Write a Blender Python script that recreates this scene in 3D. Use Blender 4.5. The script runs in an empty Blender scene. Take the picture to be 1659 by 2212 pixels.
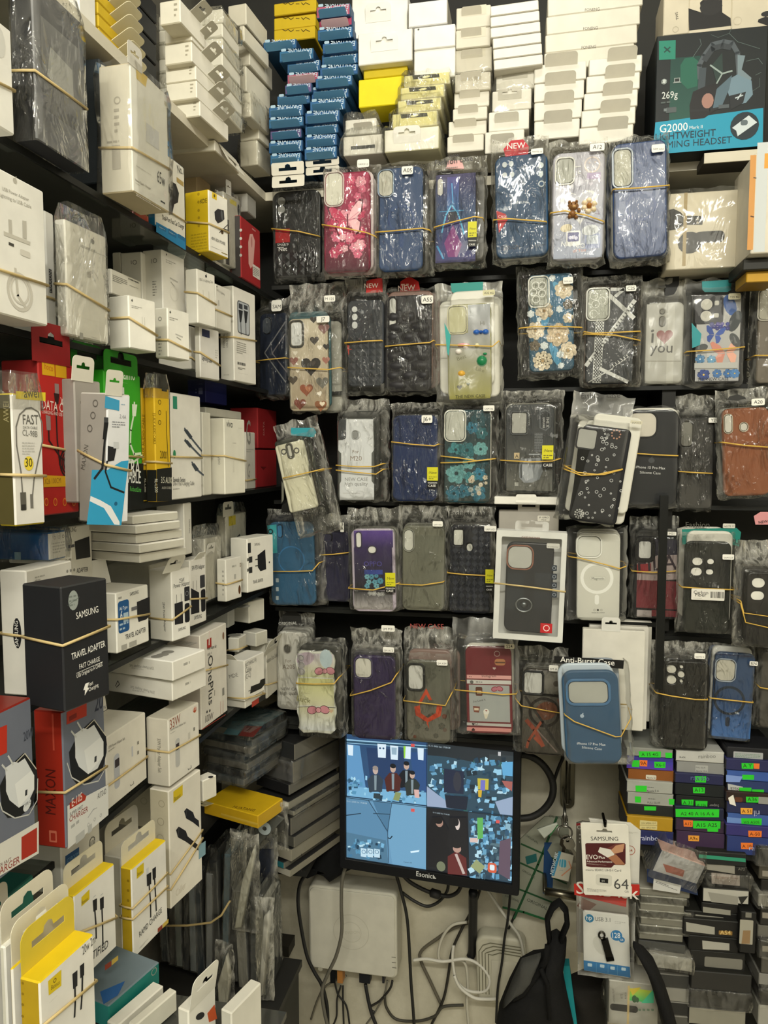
import bpy, math, random
from mathutils import Vector, Matrix, noise

# ---------------------------------------------------------------- camera, world, light, exposure
SC = bpy.context.scene
COL = SC.collection
F_PX, YAW, PITCH = 1600.0, math.radians(11.52), math.radians(4.33)
CAM = Vector((0, 0, 1.55))
FW = Vector((-math.sin(YAW)*math.cos(PITCH), math.cos(YAW)*math.cos(PITCH), -math.sin(PITCH)))
RT = Vector((math.cos(YAW), math.sin(YAW), 0))
UP = RT.cross(FW)
cd = bpy.data.cameras.new('camera'); cam = bpy.data.objects.new('camera', cd); COL.objects.link(cam)
cd.sensor_fit = 'VERTICAL'; cd.sensor_height = 36; cd.lens = F_PX/2212*36; cd.clip_start = 0.02
cam.matrix_world = Matrix(((RT.x, UP.x, -FW.x, CAM.x), (RT.y, UP.y, -FW.y, CAM.y), (RT.z, UP.z, -FW.z, CAM.z), (0, 0, 0, 1)))
SC.camera = cam
w = bpy.data.worlds.new('world'); SC.world = w; w.use_nodes = True
w.node_tree.nodes['Background'].inputs[0].default_value = (1, .95, .82, 1)
w.node_tree.nodes['Background'].inputs[1].default_value = .14
def area(name, loc, target, sx, sy, power, colr):
    l = bpy.data.lights.new(name, 'AREA'); l.shape = 'RECTANGLE'; l.size = sx; l.size_y = sy; l.energy = power; l.color = colr
    o = bpy.data.objects.new(name, l); COL.objects.link(o); o.location = loc
    o.rotation_euler = (Vector(target)-Vector(loc)).to_track_quat('-Z', 'Y').to_euler()
area('ceiling_tube_light', (.12, -.7, 2.52), (-.1, 1.0, 1.2), 1.2, .06, 36, (1, .97, .85))
area('rear_ceiling_light', (.3, -1.05, 2.57), (.2, -.1, 0), 1.7, 1.7, 58, (1, .965, .84))
area('cabinet_lamp', (-.02, .92, 2.52), (-.06, 1.2, 2.0), .22, .05, 1.5, (1, .975, .88))
SC.view_settings.view_transform = 'Standard'; SC.view_settings.look = 'None'
SC.view_settings.exposure = -.3; SC.view_settings.gamma = 1; SC.view_settings.use_curve_mapping = False
SC.cycles.transparent_max_bounces = 24

# ---------------------------------------------------------------- from photo to place
KX = KY = 0.0; KS = 1.0
def K(x, y, s):                                   # the crop that the next coordinates were read in
    global KX, KY, KS
    KX, KY, KS = x, y, s
def raw(x, y): return FW + RT*((KX+x/KS-829.5)/F_PX) + UP*((1106-KY-y/KS)/F_PX)
def onx(x, y, X): d = raw(x, y); return CAM + d*((X-CAM.x)/d.x)
def ony(x, y, Y): d = raw(x, y); return CAM + d*((Y-CAM.y)/d.y)
def onz(x, y, Z): d = raw(x, y); return CAM + d*((Z-CAM.z)/d.z)
def onplane(x, y, p, n): d = raw(x, y); return CAM + d*((p-CAM).dot(n)/d.dot(n))

# ---------------------------------------------------------------- materials
def lin(h):
    if not isinstance(h, str): return tuple(h)
    v = [int(h[i:i+2], 16)/255 for i in (0, 2, 4)]
    return tuple(c/12.92 if c <= .04045 else ((c+.055)/1.055)**2.4 for c in v) + (1,)
def newmat(name):
    m = bpy.data.materials.new(name); m.use_nodes = True
    nt = m.node_tree; return m, nt, nt.nodes, nt.links, nt.nodes['Principled BSDF']
def colmat(name, rough, dirt=.0, bump=0, bscale=200, spec=.5, metal=0, coat=0):
    m, nt, N, L, P = newmat(name)
    a = N.new('ShaderNodeAttribute'); a.attribute_name = 'Col'
    src = a.outputs['Color']
    if dirt:
        tc = N.new('ShaderNodeTexCoord'); nz = N.new('ShaderNodeTexNoise'); nz.inputs['Scale'].default_value = 28; nz.inputs['Detail'].default_value = 5
        L.new(tc.outputs['Object'], nz.inputs['Vector'])
        r = N.new('ShaderNodeMapRange'); r.inputs[1].default_value = .3; r.inputs[2].default_value = .75; r.inputs[3].default_value = 1-dirt; r.inputs[4].default_value = 1
        L.new(nz.outputs['Fac'], r.inputs[0])
        mx = N.new('ShaderNodeMix'); mx.data_type = 'RGBA'; mx.blend_type = 'MULTIPLY'; mx.inputs[0].default_value = 1
        L.new(src, mx.inputs[6]); L.new(r.outputs[0], mx.inputs[7]); src = mx.outputs[2]
    L.new(src, P.inputs['Base Color'])
    P.inputs['Roughness'].default_value = rough; P.inputs['Specular IOR Level'].default_value = spec; P.inputs['Metallic'].default_value = metal
    P.inputs['Coat Weight'].default_value = coat
    if bump:
        tc = N.new('ShaderNodeTexCoord'); nz = N.new('ShaderNodeTexNoise'); nz.inputs['Scale'].default_value = bscale; nz.inputs['Detail'].default_value = 4
        L.new(tc.outputs['Object'], nz.inputs['Vector'])
        b = N.new('ShaderNodeBump'); b.inputs['Strength'].default_value = bump; b.inputs['Distance'].default_value = .002
        L.new(nz.outputs['Fac'], b.inputs['Height']); L.new(b.outputs[0], P.inputs['Normal'])
    return m
CARD = colmat('card', .55, .14, .05, 60, .35)
PRINT = colmat('print', .5, 0, 0, spec=.3)
GLOSS = colmat('gloss_plastic', .3, .06, .04, 90, .3)
SATIN = colmat('satin_plastic', .42, .08, .03, 120, .2)
RUBBER = colmat('rubber', .6, .1)
METAL = colmat('metal', .35, .15, .1, 100, metal=1)
FABRIC = colmat('fabric', .9, .2, .5, 900, spec=.2)
PAPER = colmat('paper', .75, .12, .12, 60, spec=.2)
def bagmat(name, base, gloss_col, haze, rough, bscale, bstr, tint):
    m, nt, N, L, P = newmat(name); N.remove(P)
    out = N['Material Output']
    tc = N.new('ShaderNodeTexCoord'); mp = N.new('ShaderNodeMapping'); mp.inputs['Scale'].default_value = (1.6, 1, .55)
    L.new(tc.outputs['Object'], mp.inputs[0])
    oi = N.new('ShaderNodeObjectInfo')
    nz = N.new('ShaderNodeTexNoise'); nz.noise_dimensions = '4D'; nz.inputs['Scale'].default_value = bscale; nz.inputs['Detail'].default_value = 3; nz.inputs['Distortion'].default_value = 1.2
    L.new(mp.outputs[0], nz.inputs['Vector'])
    ml = N.new('ShaderNodeMath'); ml.operation = 'MULTIPLY'; ml.inputs[1].default_value = 40; L.new(oi.outputs['Random'], ml.inputs[0]); L.new(ml.outputs[0], nz.inputs['W'])
    ml2 = N.new('ShaderNodeMath'); ml2.operation = 'MULTIPLY'; ml2.inputs[1].default_value = 77; L.new(oi.outputs['Random'], ml2.inputs[0])
    rd = N.new('ShaderNodeMath'); rd.operation = 'SUBTRACT'; rd.inputs[1].default_value = .5; L.new(nz.outputs['Fac'], rd.inputs[0])
    ab = N.new('ShaderNodeMath'); ab.operation = 'ABSOLUTE'; L.new(rd.outputs[0], ab.inputs[0])      # folded creases
    mk = N.new('ShaderNodeTexNoise'); mk.noise_dimensions = '4D'; mk.inputs['Scale'].default_value = 22; mk.inputs['Detail'].default_value = 1
    L.new(tc.outputs['Object'], mk.inputs['Vector']); L.new(ml2.outputs[0], mk.inputs['W'])
    mr = N.new('ShaderNodeMapRange'); mr.inputs[1].default_value = .38; mr.inputs[2].default_value = .6; mr.inputs[3].default_value = .08; mr.inputs[4].default_value = 1
    L.new(mk.outputs['Fac'], mr.inputs[0])
    at = N.new('ShaderNodeAttribute'); at.attribute_name = 'Col'                # caught light painted as white haze: bag rims, header, creases
    mm = N.new('ShaderNodeMath'); mm.operation = 'MAXIMUM'; L.new(mr.outputs[0], mm.inputs[0]); L.new(at.outputs['Fac'], mm.inputs[1])
    hm = N.new('ShaderNodeMath'); hm.operation = 'MULTIPLY'; L.new(ab.outputs[0], hm.inputs[0]); L.new(mm.outputs[0], hm.inputs[1])
    b = N.new('ShaderNodeBump'); b.inputs['Strength'].default_value = bstr; b.inputs['Distance'].default_value = .012
    L.new(hm.outputs[0], b.inputs['Height'])
    g = N.new('ShaderNodeBsdfGlossy'); g.inputs['Roughness'].default_value = rough; g.inputs['Color'].default_value = gloss_col; L.new(b.outputs[0], g.inputs['Normal'])
    d = N.new('ShaderNodeBsdfDiffuse'); d.inputs['Color'].default_value = lin(tint)
    t = N.new('ShaderNodeBsdfTransparent'); t.inputs['Color'].default_value = (.97, .97, .96, 1)
    lw = N.new('ShaderNodeFresnel'); lw.inputs['IOR'].default_value = 1.4; L.new(b.outputs[0], lw.inputs['Normal'])
    ad = N.new('ShaderNodeMath'); ad.operation = 'MULTIPLY_ADD'; ad.inputs[1].default_value = .6; ad.inputs[2].default_value = base; ad.use_clamp = True; L.new(lw.outputs[0], ad.inputs[0])
    cr = N.new('ShaderNodeMapRange'); cr.inputs[1].default_value = .0; cr.inputs[2].default_value = .10; cr.inputs[3].default_value = .42; cr.inputs[4].default_value = .05; L.new(ab.outputs[0], cr.inputs[0])  # pale streaks painted along the creases, standing in for glints
    fo = N.new('ShaderNodeMath'); fo.operation = 'MULTIPLY_ADD'; fo.inputs[2].default_value = haze; L.new(at.outputs['Fac'], fo.inputs[0]); L.new(cr.outputs[0], fo.inputs[1])
    m1 = N.new('ShaderNodeMixShader'); L.new(fo.outputs[0], m1.inputs[0]); L.new(t.outputs[0], m1.inputs[1]); L.new(d.outputs[0], m1.inputs[2])
    m2 = N.new('ShaderNodeMixShader'); L.new(ad.outputs[0], m2.inputs[0]); L.new(m1.outputs[0], m2.inputs[1]); L.new(g.outputs[0], m2.inputs[2])
    L.new(m2.outputs[0], out.inputs[0])
    return m
BAG = bagmat('clear_plastic_bag', .01, (1, 1, .98, 1), .012, .07, 30, 2.0, 'e8e6dc')
CRINKLE = bagmat('crinkled_plastic_bag', .02, (1, 1, .98, 1), .01, .07, 30, 2.2, 'e8e6dc')
SLEEVE = bagmat('smooth_plastic_sleeve', .0, (1, 1, .98, 1), .015, .08, 18, .55, 'e8e6dc')
FROST = bagmat('frosted_plastic_bag', .01, (1, 1, .98, 1), .08, .25, 18, .6, 'f1efe4')
CLEAR = bagmat('clear_hard_plastic', .0, (1, 1, .98, 1), .02, .08, 6, .15, 'e8e8e4')
def glassmat():
    m, nt, N, L, P = newmat('shelf_glass'); N.remove(P)
    t = N.new('ShaderNodeBsdfTransparent'); t.inputs[0].default_value = (.72, .8, .78, 1)
    g = N.new('ShaderNodeBsdfGlossy'); g.inputs['Roughness'].default_value = .05
    d = N.new('ShaderNodeBsdfDiffuse'); d.inputs[0].default_value = (.35, .36, .32, 1)
    f = N.new('ShaderNodeFresnel'); f.inputs[0].default_value = 1.5
    m1 = N.new('ShaderNodeMixShader'); m1.inputs[0].default_value = .14; L.new(t.outputs[0], m1.inputs[1]); L.new(d.outputs[0], m1.inputs[2])
    m2 = N.new('ShaderNodeMixShader'); L.new(f.outputs[0], m2.inputs[0]); L.new(m1.outputs[0], m2.inputs[1]); L.new(g.outputs[0], m2.inputs[2])
    L.new(m2.outputs[0], N['Material Output'].inputs[0]); return m
GLASS = glassmat()
def screenmat():
    m, nt, N, L, P = newmat('lit_screen')
    a = N.new('ShaderNodeAttribute'); a.attribute_name = 'Col'
    L.new(a.outputs['Color'], P.inputs['Emission Color']); P.inputs['Emission Strength'].default_value = 1.5
    P.inputs['Base Color'].default_value = (.01, .01, .012, 1); P.inputs['Roughness'].default_value = .3
    return m
SCREEN = screenmat()
def wallmat(name, base, dark, scale):
    m, nt, N, L, P = newmat(name)
    tc = N.new('ShaderNodeTexCoord')
    n1 = N.new('ShaderNodeTexNoise'); n1.inputs['Scale'].default_value = scale; n1.inputs['Detail'].default_value = 8; n1.inputs['Roughness'].default_value = .7
    n2 = N.new('ShaderNodeTexNoise'); n2.inputs['Scale'].default_value = 60; n2.inputs['Detail'].default_value = 4
    for n in (n1, n2): L.new(tc.outputs['Object'], n.inputs['Vector'])
    r = N.new('ShaderNodeValToRGB'); r.color_ramp.elements[0].position = .32; r.color_ramp.elements[1].position = .62
    r.color_ramp.elements[0].color = lin(dark); r.color_ramp.elements[1].color = lin(base)
    L.new(n1.outputs['Fac'], r.inputs[0]); L.new(r.outputs[0], P.inputs['Base Color'])
    b = N.new('ShaderNodeBump'); b.inputs['Strength'].default_value = .15; b.inputs['Distance'].default_value = .003
    L.new(n2.outputs['Fac'], b.inputs['Height']); L.new(b.outputs[0], P.inputs['Normal']); P.inputs['Roughness'].default_value = .75
    return m

# ---------------------------------------------------------------- meshes
class MB:
    def __init__(s): s.v = []; s.f = []; s.c = []
    def face(s, pts, col):
        i = len(s.v); s.v += [tuple(p) for p in pts]; s.f.append(list(range(i, i+len(pts))))
        s.c += (list(col) if isinstance(col, list) else [lin(col)]*len(pts))
    def shape(s, verts, faces, col):
        i = len(s.v); c = lin(col); s.v += [tuple(p) for p in verts]
        for f in faces: s.f.append([i+k for k in f]); s.c += [c]*len(f)
    def box(s, a, b, col, cols=None):
        x0, y0, z0 = a; x1, y1, z1 = b
        V = [(x0,y0,z0),(x1,y0,z0),(x1,y1,z0),(x0,y1,z0),(x0,y0,z1),(x1,y0,z1),(x1,y1,z1),(x0,y1,z1)]
        cols = cols or {}
        for k, f in (('B',(0,3,2,1)),('T',(4,5,6,7)),('L',(0,1,5,4)),('R',(1,2,6,5)),('K',(2,3,7,6)),('W',(3,0,4,7))):
            s.face([V[i] for i in f], cols.get(k, col))
    def tube(s, pts, r, col, n=6, closed=False, flat=1.0):
        pts = [Vector(p) for p in pts]; m = len(pts); base = len(s.v); c = lin(col); ref = None
        for i, p in enumerate(pts):
            a = pts[(i-1) % m] if (closed or i) else p; b = pts[(i+1) % m] if (closed or i < m-1) else p
            t = (b-a); t = t.normalized() if t.length > 1e-9 else Vector((0, 0, 1))
            if ref is None: ref = Vector((0, 0, 1)) if abs(t.z) < .9 else Vector((1, 0, 0))
            e1 = t.cross(ref); e1 = e1.normalized() if e1.length > 1e-6 else t.orthogonal().normalized()
            e2 = e1.cross(t); ref = e2
            rr = r[i] if isinstance(r, (list, tuple)) else r
            for k in range(n):
                q = 2*math.pi*k/n; s.v.append(tuple(p + e1*(rr*math.cos(q)*(1/flat)) + e2*(rr*math.sin(q)*flat)))
        for i in range(m if closed else m-1):
            j = (i+1) % m
            for k in range(n):
                l = (k+1) % n; s.f.append([base+i*n+k, base+i*n+l, base+j*n+l, base+j*n+k]); s.c += [c]*4
        if not closed:
            for ring in (list(range(base, base+n))[::-1], list(range(base+(m-1)*n, base+m*n))): s.f.append(ring); s.c += [c]*n
    def mesh(s, name, mat, smooth=False):
        me = bpy.data.meshes.new(name); me.from_pydata(s.v, [], s.f)
        at = me.color_attributes.new('Col', 'FLOAT_COLOR', 'CORNER')
        at.data.foreach_set('color', [x for c in s.c for x in c])
        if smooth: me.polygons.foreach_set('use_smooth', [True]*len(me.polygons))
        me.materials.append(mat); return me
    def build(s, name, mat, parent=None, smooth=False):
        return link(name, s.mesh(name, mat, smooth), parent)
def link(name, me, parent=None):
    o = bpy.data.objects.new(name, me); COL.objects.link(o)
    if parent: o.parent = parent
    return o
def tag(o, label, cat, group=None):
    o['label'] = label; o['category'] = cat
    if group: o['group'] = group
    return o
def root(name, loc, label, cat, group=None, rot=(0, 0, 0)):
    o = bpy.data.objects.new(name, None); COL.objects.link(o); o.location = loc; o.rotation_euler = rot; o.empty_display_size = .02
    return tag(o, label, cat, group)
def struct(o): o['kind'] = 'structure'; return o
_tx = {}
def glyphs(body, bold=0):                          # the outline of a word, baseline from (0,0), width 1
    k = (body, bold)
    if k not in _tx:
        cu = bpy.data.curves.new('t', 'FONT'); cu.body = body; cu.resolution_u = 2; cu.offset = 0 if 'M' in body else .006*bold
        o = bpy.data.objects.new('t', cu); me = bpy.data.meshes.new_from_object(o)
        vs = [(v.co.x, v.co.y) for v in me.vertices]; fs = [list(p.vertices) for p in me.polygons]
        bpy.data.objects.remove(o); bpy.data.meshes.remove(me); bpy.data.curves.remove(cu)
        x0 = min(v[0] for v in vs); x1 = max(v[0] for v in vs); s = 1/max(x1-x0, .05)
        _tx[k] = ([((x-x0)*s, y*s) for x, y in vs], fs)
    return _tx[k]
_pl = {}
def plate(loops, thick, bev=0, res=2):             # a flat plate with holes and rounded rim, in x-z, front towards -y
    k = repr((loops, thick, bev, res))
    if k not in _pl:
        cu = bpy.data.curves.new('p', 'CURVE'); cu.dimensions = '2D'; cu.fill_mode = 'BOTH'
        for lp in loops:
            sp = cu.splines.new('POLY'); sp.points.add(len(lp)-1); sp.use_cyclic_u = True
            sp.points.foreach_set('co', [x for p in lp for x in (p[0], p[1], 0, 1)])
        cu.extrude = max(thick/2-bev, 1e-5); cu.bevel_depth = bev; cu.bevel_resolution = res; cu.offset = -bev
        o = bpy.data.objects.new('p', cu); me = bpy.data.meshes.new_from_object(o)
        _pl[k] = ([(v.co.x, thick/2-v.co.z, v.co.y) for v in me.vertices], [list(p.vertices) for p in me.polygons])
        bpy.data.objects.remove(o); bpy.data.meshes.remove(me); bpy.data.curves.remove(cu)
    return _pl[k]
def rrect(x0, y0, x1, y1, r, n=5):
    r = min(r, (x1-x0)/2-1e-5, (y1-y0)/2-1e-5); out = []
    for cx, cy, a in ((x1-r, y1-r, 0), (x0+r, y1-r, 90), (x0+r, y0+r, 180), (x1-r, y0+r, 270)):
        for i in range(n+1):
            q = math.radians(a+90*i/n); out.append((round(cx+r*math.cos(q), 6), round(cy+r*math.sin(q), 6)))
    return out
def circ(x, y, r, n=20): return [(round(x+r*math.cos(2*math.pi*i/n), 6), round(y+r*math.sin(2*math.pi*i/n), 6)) for i in range(n)]
def euro(cx, cy, w):                               # the slot of a hang tab
    h = w*.16; s = w*.16
    return [(cx-w/2, cy-h/2), (cx+w/2, cy-h/2), (cx+w/2, cy+h/2), (cx+s, cy+h/2), (cx+s*.8, cy+h*1.3), (cx, cy+h*1.7), (cx-s*.8, cy+h*1.3), (cx-s, cy+h/2), (cx-w/2, cy+h/2)]

# ---------------------------------------------------------------- flat print on a face
class Face:
    def __init__(s, o, u, v, M):                   # origin, axes in local space; M local -> world
        s.o = Vector(o); s.u = Vector(u); s.v = Vector(v); s.n = s.u.cross(s.v); s.M = M
        s.wo = M @ s.o; R = M.to_3x3(); s.wu = R @ s.u; s.wv = R @ s.v; s.wn = R @ s.n; s.k = 0
    def uv(s, x, y):
        p = onplane(x, y, s.wo, s.wn) - s.wo; return (p.dot(s.wu), p.dot(s.wv))
    def at(s, uv, lift=None): return s.o + s.u*uv[0] + s.v*uv[1] + s.n*(.0002+.000012*s.k if lift is None else lift)
def draw(mb, fc, ops):
    rnd = random.Random(7)
    for op in ops:
        t = op[0]; a = op[1:]; fc.k += 1
        def P(q): return fc.uv(*q)
        def poly(uvs, col): mb.face([fc.at(q) for q in uvs], col)
        def scale(x, y, r): p = P((x, y)); q = P((x, y-r)); return p, math.hypot(p[0]-q[0], p[1]-q[1])
        if t == 'r':
            p, q = P(a[:2]), P(a[2:4]); x0, x1 = sorted((p[0], q[0])); y0, y1 = sorted((p[1], q[1]))
            poly([(x0, y0), (x1, y0), (x1, y1), (x0, y1)], a[4])
        elif t == 'R':
            p, q = P(a[:2]), P(a[2:4]); x0, x1 = sorted((p[0], q[0])); y0, y1 = sorted((p[1], q[1]))
            poly(rrect(x0, y0, x1, y1, a[5]*min(x1-x0, y1-y0)), a[4])
        elif t == 'g':
            p, q = P(a[:2]), P(a[2:4]); x0, x1 = sorted((p[0], q[0])); y0, y1 = sorted((p[1], q[1])); ct, cb = lin(a[4]), lin(a[5])
            poly([(x0, y0), (x1, y0), (x1, y1), (x0, y1)], [cb, cb, ct, ct])
        elif t == 'q': poly([P(x) for x in a[0]][::-1], a[1])
        elif t == 'c': p, r = scale(*a[:3]); poly(circ(p[0], p[1], r, 18), a[3])
        elif t == 'e':
            p, r = scale(a[0], a[1], a[2]); s2 = r*a[3]/max(a[2], 1e-6); q = math.radians(a[4])
            poly([(p[0]+x*math.cos(q)-y*math.sin(q), p[1]+x*math.sin(q)+y*math.cos(q)) for x, y in [(r*math.cos(i*.45), s2*math.sin(i*.45)) for i in range(14)]], a[5])
        elif t == 'o':
            p, r = scale(*a[:3]); w_ = r*a[3]/a[2]; n = 28
            for i in range(n):
                q0, q1 = 2*math.pi*i/n, 2*math.pi*(i+1)/n
                poly([(p[0]+(r-w_)*math.cos(q0), p[1]+(r-w_)*math.sin(q0)), (p[0]+r*math.cos(q0), p[1]+r*math.sin(q0)), (p[0]+r*math.cos(q1), p[1]+r*math.sin(q1)), (p[0]+(r-w_)*math.cos(q1), p[1]+(r-w_)*math.sin(q1))], a[4])
        elif t == 'l':
            pts = [Vector(P(x)) for x in a[0]]; _, w_ = scale(a[0][0][0], a[0][0][1], a[1]/2)
            for i in range(len(pts)-1):
                d = (pts[i+1]-pts[i]);
                if d.length < 1e-7: continue
                d.normalize(); n = Vector((-d.y, d.x))*w_; e = d*w_*.5
                poly([pts[i]-e-n, pts[i+1]+e-n, pts[i+1]+e+n, pts[i]-e+n], a[2])
        elif t == 't':                             # word, baseline from a to b
            p, q = Vector(P(a[1:3])), Vector(P(a[3:5])); d = q-p; L = d.length; d.normalize(); n = Vector((-d.y, d.x))
            st = a[6] if len(a) > 6 else 1; vs, fs = glyphs(a[0], a[7] if len(a) > 7 else 0)
            mb.shape([fc.at(p+d*(x*L)+n*(y*L*st)) for x, y in vs], fs, a[5])
        elif t == 'h':
            p, r = scale(*a[:3]); tl = math.radians(a[4]) if len(a) > 4 else 0; pts = []
            for i in range(22):
                q = 2*math.pi*i/22; x = 16*math.sin(q)**3/16*r; y = (13*math.cos(q)-5*math.cos(2*q)-2*math.cos(3*q)-math.cos(4*q))/16*r
                pts.append((p[0]+x*math.cos(tl)-y*math.sin(tl), p[1]+x*math.sin(tl)+y*math.cos(tl)))
            poly(pts[::-1], a[3])
        elif t == 'f':                             # flower: x y r petal centre n
            p, r = scale(*a[:3]); n = a[5]; ph = rnd.random()*6; c0 = lin(a[3]); dk = tuple(x*.45 for x in c0[:3])+(1,)
            fc.k += .3; ud = tuple(x*.3 for x in c0[:3])+(1,)
            poly([(p[0]+r*(1.06 if i % 2 else .7)*math.cos(ph+.2+math.pi*i/n), p[1]+r*(1.06 if i % 2 else .7)*math.sin(ph+.2+math.pi*i/n)) for i in range(2*n)], [ud]*(2*n))
            for lay, rr in ((0, 1.0), (1, .72), (2, .42)):
                fc.k += .3
                for i in range(n):
                    q = ph+lay*.4+2*math.pi*i/n; ux, uy = math.cos(q), math.sin(q); px_, py_ = -uy, ux
                    pts = [(0, 0), (.35, -.24), (.75, -.36), (1, -.14), (1, .14), (.75, .36), (.35, .24)]
                    poly([(p[0]+rr*r*(k*ux+j*px_), p[1]+rr*r*(k*uy+j*py_)) for k, j in pts], [dk, dk]+[tuple(min(1, x*(.88+.16*lay)) for x in c0[:3])+(1,)]*4+[dk])
            fc.k += .3; poly(circ(p[0], p[1], r*.17, 8), a[4])
        elif t == 'y':                             # butterfly: x y r col dark
            p, r = scale(*a[:3]); tl = math.radians(a[5]) if len(a) > 5 else 0
            for sgn in (1, -1):
                for pts in ([(.04, .05), (.35, .6), (.8, .95), (1, .85), (.85, .3), (.5, .02)], [(.04, -.02), (.5, 0), (.72, -.25), (.6, -.7), (.35, -.85), (.2, -.45)]):
                    z = [(sgn*x*r, y*r) for x, y in pts]; z = z if sgn < 0 else z[::-1]
                    poly([(p[0]+x*math.cos(tl)-y*math.sin(tl), p[1]+x*math.sin(tl)+y*math.cos(tl)) for x, y in z[::-1]], a[3] if sgn > 0 else a[4])
        elif t == 'm':                             # unreadable small print: x0 y0 x1 y1 lines col
            p, q = P(a[:2]), P(a[2:4]); n = a[4]; y0, y1 = p[1], q[1]; hh = abs(y1-y0)/n*.42
            for i in range(n):
                yy = y0+(y1-y0)*(i+.5)/n; xx = p[0]; xe = p[0]+(q[0]-p[0])*(1 if i < n-1 else .6)
                while xx < xe-1e-4:
                    wd = min(hh*rnd.uniform(1.6, 4.5), xe-xx); poly([(xx, yy-hh/2), (xx+wd, yy-hh/2), (xx+wd, yy+hh/2), (xx, yy+hh/2)], a[5]); xx += wd+hh*.7
        elif t == '|':                             # bar code
            p, q = P(a[:2]), P(a[2:4]); x0, x1 = sorted((p[0], q[0])); y0, y1 = sorted((p[1], q[1])); xx = x0
            while xx < x1:
                wd = (x1-x0)*rnd.uniform(.015, .06); poly([(xx, y0), (xx+wd, y0), (xx+wd, y1), (xx, y1)], a[4]); xx += wd+(x1-x0)*rnd.uniform(.015, .05)
        elif t == 'F':                             # scatter of flowers: x0 y0 x1 y1 n rmin rmax [cols] centre seed avoid
            rr = random.Random(a[9]); av = a[10] if len(a) > 10 else None; placed = []
            for _ in range(a[4]*8):
                if len(placed) >= a[4]: break
                x, y, r = rr.uniform(a[0], a[2]), rr.uniform(a[1], a[3]), rr.uniform(a[5], a[6])
                if av and av[0]-r < x < av[2]+r and av[1]-r < y < av[3]+r: continue
                x = min(max(x, a[0]+r), a[2]-r); y = min(max(y, a[1]+r), a[3]-r)
                if any((x-i)**2+(y-j)**2 < ((r+k)*.62)**2 for i, j, k in placed): continue
                placed.append((x, y, r)); draw(mb, fc, [('f', x, y, r, rr.choice(a[7]), a[8], rr.choice((5, 6, 7)))])
def prints(fc, ops, parent, mat=None, name='print'):
    mb = MB(); draw(mb, fc, ops)
    return mb.build(name, mat or PRINT, parent) if mb.f else None
BAND = 'c9b27c'
def bandloop(pts, parent, r=.0010, col=BAND):
    m = MB(); m.tube(pts, r, col, 6, True, 1.35); return m.build('rubber_band', RUBBER, parent, True)
def tabplate(wd, hh, col, slot=True, thick=.0006):
    q = rrect(-wd/2, -.002, wd/2, hh, min(hh*.3, wd*.18)); ho = [[p for p in q if p[1] > hh*.5]+[(-wd/2, -.002), (wd/2, -.002)]]
    if slot: ho.append(euro(0, hh*.52, wd*.62)[::-1])
    vs, fs = plate(ho, thick); m = MB(); m.shape(vs, fs, col); return m

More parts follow.
